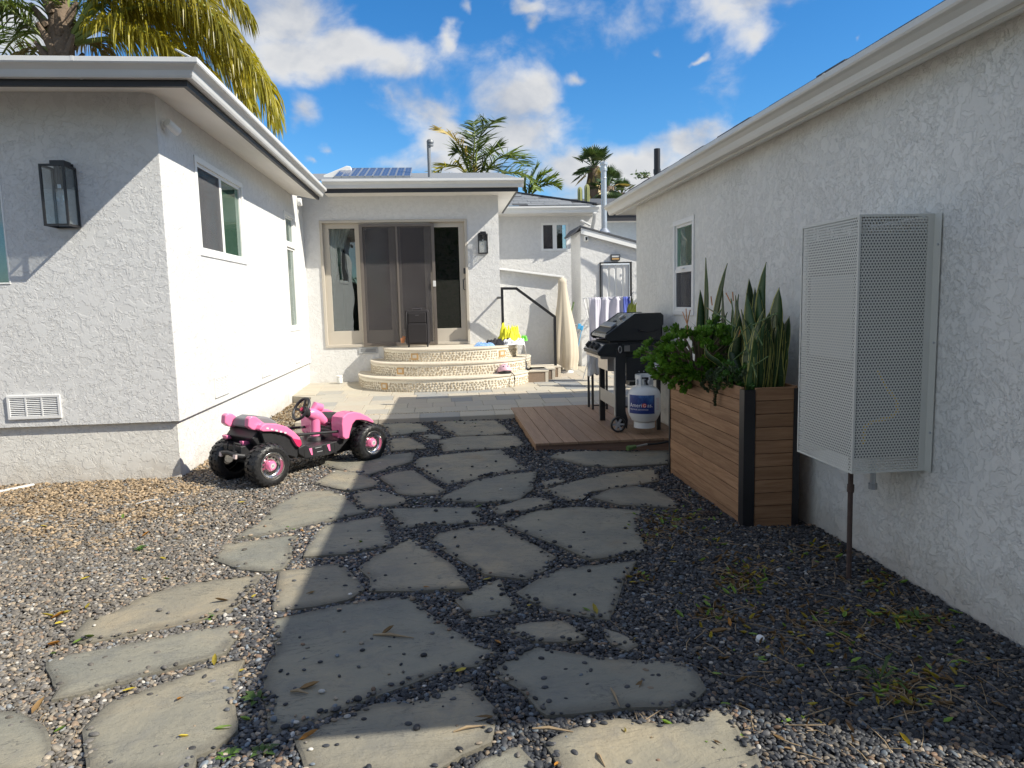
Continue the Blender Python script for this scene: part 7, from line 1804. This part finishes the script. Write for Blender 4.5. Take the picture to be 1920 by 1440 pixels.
prob2 = np.array([.22,.19,.14,.15,.10,.07,.04,.022,.025,.010,.05]); prob2 /= prob2.sum(); rt_ = X > -.4; tint[rt_] = 0.72*pal[rng.choice(len(pal), rt_.sum(), p=prob2)]*rng.uniform(.75, 1.25, (rt_.sum(), 1))  # right-hand stones drawn darker: the roof's shade is put into their tint
# dusty stones on the open left side, with sunlight put into their tint; brown mulch mixed in by the wall
lit_dust = np.clip((-X-.75)/.6, 0, 1)[:,None]; tint = tint*(1-.24*lit_dust)+lit_dust*.24*np.array([.44,.37,.27])*rng.uniform(.6, 1.25, (n,1))
soil = np.clip((Y-4.45+1.2*nzv)/1.0, 0, 1)*np.clip((-X-1.75+.7*nzv)/.6, 0, 1)
sc_m = (rng.random(n) < .82*soil)
tint[sc_m] = np.array([.27,.20,.125])*rng.uniform(.45, 1.7, (sc_m.sum(),1))
drop = rng.random(n) < .25*soil
soil2 = np.clip((Y-8.6)/.3, 0, 1)*np.clip((-X-1.7)/.1, 0, 1); mm_ = rng.random(n) < .6*soil2; tint[mm_] = np.array([.30,.24,.16])*rng.uniform(.5, 1.4, (mm_.sum(),1))
k_ = ~drop; X, Y, Z, scl, rot, tint = X[k_], Y[k_], Z[k_], scl[k_], rot[k_], tint[k_]; n = len(X)
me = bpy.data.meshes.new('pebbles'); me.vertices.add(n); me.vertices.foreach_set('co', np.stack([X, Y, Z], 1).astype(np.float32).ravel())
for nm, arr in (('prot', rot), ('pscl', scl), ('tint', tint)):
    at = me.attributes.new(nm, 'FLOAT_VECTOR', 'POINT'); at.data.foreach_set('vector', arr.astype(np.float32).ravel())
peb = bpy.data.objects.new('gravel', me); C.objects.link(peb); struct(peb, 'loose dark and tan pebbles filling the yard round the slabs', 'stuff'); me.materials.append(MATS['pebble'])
ng = bpy.data.node_groups.new('pebble_scatter', 'GeometryNodeTree')
ng.interface.new_socket('Geometry', in_out='INPUT', socket_type='NodeSocketGeometry'); ng.interface.new_socket('Geometry', in_out='OUTPUT', socket_type='NodeSocketGeometry')
gi = ng.nodes.new('NodeGroupInput'); go = ng.nodes.new('NodeGroupOutput')
ico = ng.nodes.new('GeometryNodeMeshIcoSphere'); ico.inputs['Radius'].default_value = 1; ico.inputs['Subdivisions'].default_value = 2
sm1 = ng.nodes.new('GeometryNodeSetShadeSmooth'); smat = ng.nodes.new('GeometryNodeSetMaterial'); smat.inputs['Material'].default_value = MATS['pebble']
m2p = ng.nodes.new('GeometryNodeMeshToPoints'); iop = ng.nodes.new('GeometryNodeInstanceOnPoints')
def nattr(nm):
    a = ng.nodes.new('GeometryNodeInputNamedAttribute'); a.data_type = 'FLOAT_VECTOR'; a.inputs['Name'].default_value = nm; return a.outputs['Attribute']
e2r = ng.nodes.new('FunctionNodeEulerToRotation')
L_ = ng.links.new
L_(ico.outputs[0], sm1.inputs[0]); L_(sm1.outputs[0], smat.inputs[0]); L_(gi.outputs[0], m2p.inputs[0]); L_(m2p.outputs[0], iop.inputs['Points']); L_(smat.outputs[0], iop.inputs['Instance'])
L_(nattr('prot'), e2r.inputs[0]); L_(e2r.outputs[0], iop.inputs['Rotation']); L_(nattr('pscl'), iop.inputs['Scale']); L_(iop.outputs[0], go.inputs[0])
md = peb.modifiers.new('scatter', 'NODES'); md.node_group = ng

# ------------------------------------------------------------------ leaf litter, twigs, weeds
leaf_mat('leaf_yellow', (0.26, 0.19, 0.025), (0.55, 0.45, 0.05), .5, .2, 20); leaf_mat('leaf_green', (0.10, 0.19, 0.03), (0.20, 0.30, 0.05), .45, .2, 20); leaf_mat('leaf_brown', (0.11, 0.065, 0.03), (0.26, 0.16, 0.06), .7, .1, 20); leaf_mat('leaf_orange', (0.42, 0.17, 0.03), (0.55, 0.26, 0.04), .5, .2, 20)
leaf_mat('weed_green', (0.045, 0.10, 0.02), (0.11, 0.20, 0.035), .45, .2, 20); plain('twig', (0.30, 0.22, 0.13), .8, var=.4, scale=40); plain('moss', (0.05, 0.10, 0.015), .95, var=.4, scale=60)
def leaf_geo(m, p, L, yaw, curl, r):
    d = Vector((math.cos(yaw), math.sin(yaw), 0)); s_ = Vector((-d.y, d.x, 0)); w = L*r.uniform(.28, .42); c = curl
    P = [p, p+d*L*.3-s_*w*.5+Vector((0,0,c*.5)), p+d*L*.3+Vector((0,0,-.001)), p+d*L*.3+s_*w*.5+Vector((0,0,c*.5)), p+d*L*.7-s_*w*.38+Vector((0,0,c)), p+d*L*.7+Vector((0,0,c*.35)), p+d*L*.7+s_*w*.38+Vector((0,0,c)), p+d*L+Vector((0,0,c*1.1))]
    m.add(P, [(0,1,2), (0,2,3), (1,4,5,2), (2,5,6,3), (4,7,5), (5,7,6)])
r9 = random.Random(9)
FL = [(318,715+0,'leaf_green')]
def gp(px, py, lift=.012):
    p = onz(px, py, lift); z = ground_z(p.x, p.y); return onz(px, py, lift+z)
YEL = [(105,1160),(120,1170),(160,1146),(135,1150),(150,1091),(276,1091),(402,1254),(345,1310),(228,1302),(360,1386),(472,1125),(325,1014),(312,1052),(90,990),(445,945),(1120,1157),(995,1138),(905,1092),(1165,1370),(875,1258),(460,1260)]
ORA = [(95,1165),(928,1205),(345,1312),(810,1110),(1050,1435),(560,1395),(88,1213),(1370,1180),(570,1000),(265,1010)]
GRN = [(178,1197),(136,1212),(320,1090),(100,1380),(1108,1152),(442,1370),(450,1350),(95,1230),(230,976),(680,1020),(890,955)]
BRN = [(430,1130),(570,1122),(715,1195),(560,1298),(880,1358),(1330,1190),(60,1345),(1190,1300)]
protoL = {}
for mt, lst, lab, cat_g in (('leaf_yellow', YEL, 'small yellow fallen leaf lying on the ground', 'fallen yellow leaves'), ('leaf_orange', ORA, 'small orange fallen leaf lying on the ground', 'fallen orange leaves'), ('leaf_green', GRN, 'small green fallen leaf lying on the ground', 'fallen green leaves'), ('leaf_brown', BRN, 'curled dry brown leaf lying on the ground', 'fallen brown leaves')):
    pr = []
    for k in range(3):
        m = MB(); leaf_geo(m, Vector((0,0,0)), .055, 0, r9.uniform(.006, .02), r9); o = m.build('fallen_leaf', mt, None, smooth=True, angle=9); pr.append(o)
    for i, (px, py) in enumerate(lst):
        p = gp(px, py); o = pr[i] if i < 3 else pr[i % 3].copy()
        if i >= 3: C.objects.link(o)
        o.location = (p.x, p.y, max(p.z, .026+ground_z(p.x, p.y)) ); o.rotation_euler = (r9.uniform(-.2,.2), r9.uniform(-.2,.2), r9.uniform(0, 6.28)); s_ = r9.uniform(.75, 1.25)*(1.25 if mt == 'leaf_brown' else 1); o.scale = (s_,)*3
        slab_ = any(in_poly(np.array([p.x]), np.array([p.y]), poly)[0] for poly in SLAB_POLYS); sun_ = p.x < -.80 or (p.y < 2.25 and p.x < .9)
        side_ = 'beside the right wall' if p.x > 1.5 else 'in the lower left' if (p.x < -1.2 and p.y < 3.4) else 'beyond the long sunlit slabs' if (p.x < -1.0) else 'by the front slabs' if p.y < 2.6 else 'amid the middle slabs' if p.y < 4.4 else 'toward the patio'
        w_ = 'large' if s_ > 1.12 else 'small' if s_ < .92 else 'medium'
        colw = {'leaf_yellow': 'yellow', 'leaf_orange': 'orange', 'leaf_green': 'green', 'leaf_brown': 'dry brown'}[mt]
        tag(o, '%s %s fallen leaf on %s %s %s' % (w_, colw, 'sunlit' if sun_ else 'shaded', 'slab' if slab_ else 'gravel', side_), 'leaf', cat_g)
dup_l = {}
for o in list(C.objects):
    if o.name.startswith('fallen_leaf'): dup_l.setdefault(o['label'], []).append(o)
for lb_, os_ in dup_l.items():
    if len(os_) < 2: continue
    os_.sort(key=lambda o: o.location.y)
    words_ = {2: ['nearer', 'farther'], 3: ['nearest', 'middle', 'farthest']}.get(len(os_), ['nearest', 'second nearest', 'middle', 'second farthest', 'farthest', 'outermost'])
    for o, w_ in zip(os_, words_): o['label'] = lb_+', the '+w_+' one' if len(os_) < 5 else lb_+', '+w_+' one'
# debris in the shade by the right-hand wall
lit_ = {k: MB() for k in ('leaf_yellow', 'leaf_green', 'leaf_brown', 'twig')}
PATCH = [(1260,975,50,22,70), (1230,1000,40,30,40), (1400,1080,70,30,70), (1390,1095,40,20,40), (1350,1150,50,20,40), (1560,1170,110,30,25), (1530,1180,130,50,40), (1700,1160,100,25,60), (1660,1285,70,20,26), (1690,1310,50,20,30), (1500,1350,200,50,26), (1200,1082,30,14,18), (1450,1200,150,60,50), (1320,1010,60,40,30), (1740,1270,120,60,40), (960,795,120,5,16), (1230,830,60,8,24), (1300,915,30,30,14), (1550,1040,60,20,30), (1640,1090,60,30,30)]
for cx_, cy_, sx_, sy_, n_ in PATCH:
    for i in range(int(n_*1.7)):
        px, py = cx_+r9.gauss(0, sx_*.6), cy_+r9.gauss(0, sy_*.6); p = gp(px, py, r9.uniform(.010, .022))
        if p.x > 2.40 or p.y < .8 or (p.x > PXF-.01 and p.y > PYN-.02 and p.y < PYF): continue
        kind = r9.choices(['leaf_yellow', 'leaf_green', 'leaf_brown', 'twig'], [.14, .17, .47, .22])[0]
        if kind == 'twig':
            a_ = r9.uniform(0, 6.28); L_ = r9.uniform(.05, .16); q = p+Vector((math.cos(a_)*L_, math.sin(a_)*L_, r9.uniform(-.003, .02))); lit_['twig'].tube([p, p.lerp(q, .5)+Vector((r9.uniform(-.008,.008), r9.uniform(-.008,.008), .004)), q], r9.uniform(.0009, .0022), 4)
        else: leaf_geo(lit_[kind], p, r9.uniform(.022, .055), r9.uniform(0, 6.28), r9.uniform(.002, .022), r9)
for i in range(150):
    px, py = r9.uniform(1150, 1900), r9.uniform(960, 1430); p = gp(px, py, .014)
    if p.x > 2.38 or (p.x > PXF-.01 and p.y > PYN-.02): continue
    a_ = r9.uniform(0, 6.28); L_ = r9.uniform(.04, .2); q = p+Vector((math.cos(a_)*L_, math.sin(a_)*L_, r9.uniform(-.002, .012))); lit_['twig'].tube([p, p.lerp(q, .5)+Vector((r9.uniform(-.01,.01), r9.uniform(-.01,.01), .004)), q], r9.uniform(.0008, .0018), 4)
for i in range(130):
    px, py = r9.uniform(0, 900), r9.uniform(880, 1430); p = gp(px, py, .014)
    if p.x < -2.3 and p.y > 6.25: continue
    a_ = r9.uniform(0, 6.28); L_ = r9.uniform(.03, .12); q = p+Vector((math.cos(a_)*L_, math.sin(a_)*L_, r9.uniform(-.002, .01))); lit_['twig'].tube([p, p.lerp(q, .5)+Vector((r9.uniform(-.01,.01), r9.uniform(-.01,.01), .003)), q], r9.uniform(.0008, .0016), 4)
# mulch chips by the left wing
for i in range(900):
    px, py = r9.uniform(0, 420), 905+abs(r9.gauss(0, 75)); p = gp(px, py, .008)
    if p.y > 6.27 and p.x < -2.3: continue
    if r9.random() < .5: leaf_geo(lit_['leaf_brown'], p, r9.uniform(.015, .04), r9.uniform(0, 6.28), r9.uniform(0, .01), r9)
    else:
        a_ = r9.uniform(0, 6.28); L_ = r9.uniform(.02, .07); lit_['twig'].tube([p, p+Vector((math.cos(a_)*L_, math.sin(a_)*L_, .003))], r9.uniform(.001, .003), 4)
for i in range(260):
    p = Vector((r9.uniform(-2.28, -1.83), r9.uniform(8.3, 10.7), .012)); leaf_geo(lit_['leaf_brown'], p, r9.uniform(.02, .06), r9.uniform(0, 6.28), r9.uniform(0, .03), r9)
lit_root = struct(empty('leaf_litter'), 'fallen leaves, stalks and twigs strewn over the gravel', 'stuff')
for k, m in lit_.items(): m.build({'leaf_yellow': 'yellow_litter', 'leaf_green': 'green_litter', 'leaf_brown': 'brown_litter', 'twig': 'twigs'}[k], k, lit_root)['kind'] = 'stuff'
def weed(px, py, size, label, nleaf=9, blade=False, y=None):
    p = gp(px, py, .0); t_ = thing('weed', label, 'weed', tuple(p), 0, 'weeds in the gravel'); m = MB()
    for i in range(nleaf):
        a_ = i*2.4+r9.uniform(-.4,.4); L = size*r9.uniform(.6, 1.15); d = Vector((math.cos(a_), math.sin(a_), r9.uniform(.25, .9))).normalized(); s_ = Vector((-math.sin(a_), math.cos(a_), 0))*L*(.05 if blade else .17); q = p+Vector((0, 0, .005))
        e_ = q+d*L+Vector((0, 0, -L*.18)); mid_ = q+d*L*.55+Vector((0, 0, L*.10)); m.add([q, mid_-s_, e_, mid_+s_], [(0,1,3), (1,2,3)])
    m.build('leaves', 'weed_green', t_)
weed(1650, 1280, .14, 'bright green grass tuft in the shaded gravel by the right wall', 14, True); weed(1720, 1165, .075, 'small leafy weed nearest the right wall in shade', 16); weed(1690, 1170, .06, 'small leafy weed left of the one at the right wall', 12)
weed(492, 1420, .06, 'tiny weed in sunlit gravel at the tip of the roof shadow', 12); weed(428, 1425, .05, 'tiny green sprig in sunlit gravel left of the shadow tip', 14)
weed(262, 1035, .06, 'tiny weed in the middle of the sunlit gravel', 8); weed(390, 1163, .05, 'row of tiny weeds under the long sunlit slab', 14); weed(548, 995, .05, 'tiny weed between two sunlit slabs', 10); weed(608, 762, .16, 'small green plant against the patio corner by the left wing', 22); weed(485, 1320, .07, 'dark weed beside the big shaded slab', 10)
ms2 = thing('moss_tuft', 'patch of green moss between the shaded slabs', 'moss', tuple(gp(790, 943, 0))); m = MB()
for i in range(420):
    px, py = 790+r9.gauss(0, 17), 943+r9.gauss(0, 3.0); p = gp(px, py, .004); a_ = r9.uniform(0, 6.28); d = Vector((math.cos(a_)*.4, math.sin(a_)*.4, 1))*r9.uniform(.006, .022); s_ = Vector((-math.sin(a_), math.cos(a_), 0))*.004
    m.add([p-s_, p+s_, p+d], [(0,1,2)])
m.build('strands', 'weed_green', ms2)['kind'] = 'stuff'
p = gp(1424, 1204, .01); bc = thing('plastic_cap', 'small clear white plastic cap lying on the shaded gravel', 'cap', tuple(p))
MB().lathe([(0, 0), (.016, 0), (.017, .004), (.017, .026), (.014, .030), (.006, .034), (0, .034)], 18, Matrix.Rotation(.35, 4, 'X')).build('body', 'pvc', bc, smooth=True, local=True); MB().lathe([(.0175, .010), (.0180, .010), (.0180, .014), (.0175, .014)], 18, Matrix.Rotation(.35, 4, 'X')).build('rib', 'white_paint', bc, local=True)
for (px, py, ex, ey, w_, lab, mt) in ((700,1190,776,1196,.014,'dry split leaf blade on the large shaded slab','twig'), (545,1296,578,1300,.014,'dry brown pod near the left edge of the large shaded slab','twig'), (850,1372,912,1360,.011,'curled dry leaf at the edge of the shadow on the front slab','twig'), (998,1366,1075,1372,.012,'bare broken stick at the edge of the sunlit front slab','twig'), (1118,1412,1135,1438,.010,'forked twig on the sunlit front slab','twig'), (1145,1290,1162,1325,.010,'dry stalk on the dark slab right of the largest one','twig'), (255,945,300,935,.012,'grey stick on the gravel left of the toy buggy','vent_grey')):
    a = gp(px, py, .030); b = gp(ex, ey, .032); o = thing('dry_stalk', lab, 'twig', tuple(a)); 
    MB().tube([a, a.lerp(b, .4)+Vector((0, 0, .008)), b], [w_*.25, w_*.5, w_*.12], 6).build('stem', mt, o, smooth=True)
a = gp(0, 921, .015); b = gp(64, 908, .02); pp2 = thing('edging_strip', 'white plastic strip lying along the foot of the left wing', 'strip', tuple(a)); MB().bar(a+(a-b)*1.0, b, .03, .012).build('strip', 'pvc', pp2)
gd = gp(1200, 966, .004); dg = thing('drain_grate', 'small black slotted drain grate half hidden by leaves', 'drain', tuple(gp(1315, 968, .0)))
c_ = gp(1318, 966, .006)
for i in range(8): MB().box((c_.x-.11+.028*i, c_.y-.05, c_.z), (c_.x-.095+.028*i, c_.y+.05, c_.z+.012)).build('bar', 'black_plastic', dg)
MB().box((c_.x-.12, c_.y-.06, c_.z-.01), (c_.x+.12, c_.y+.06, c_.z+.002)).build('tray', 'black_plastic', dg)
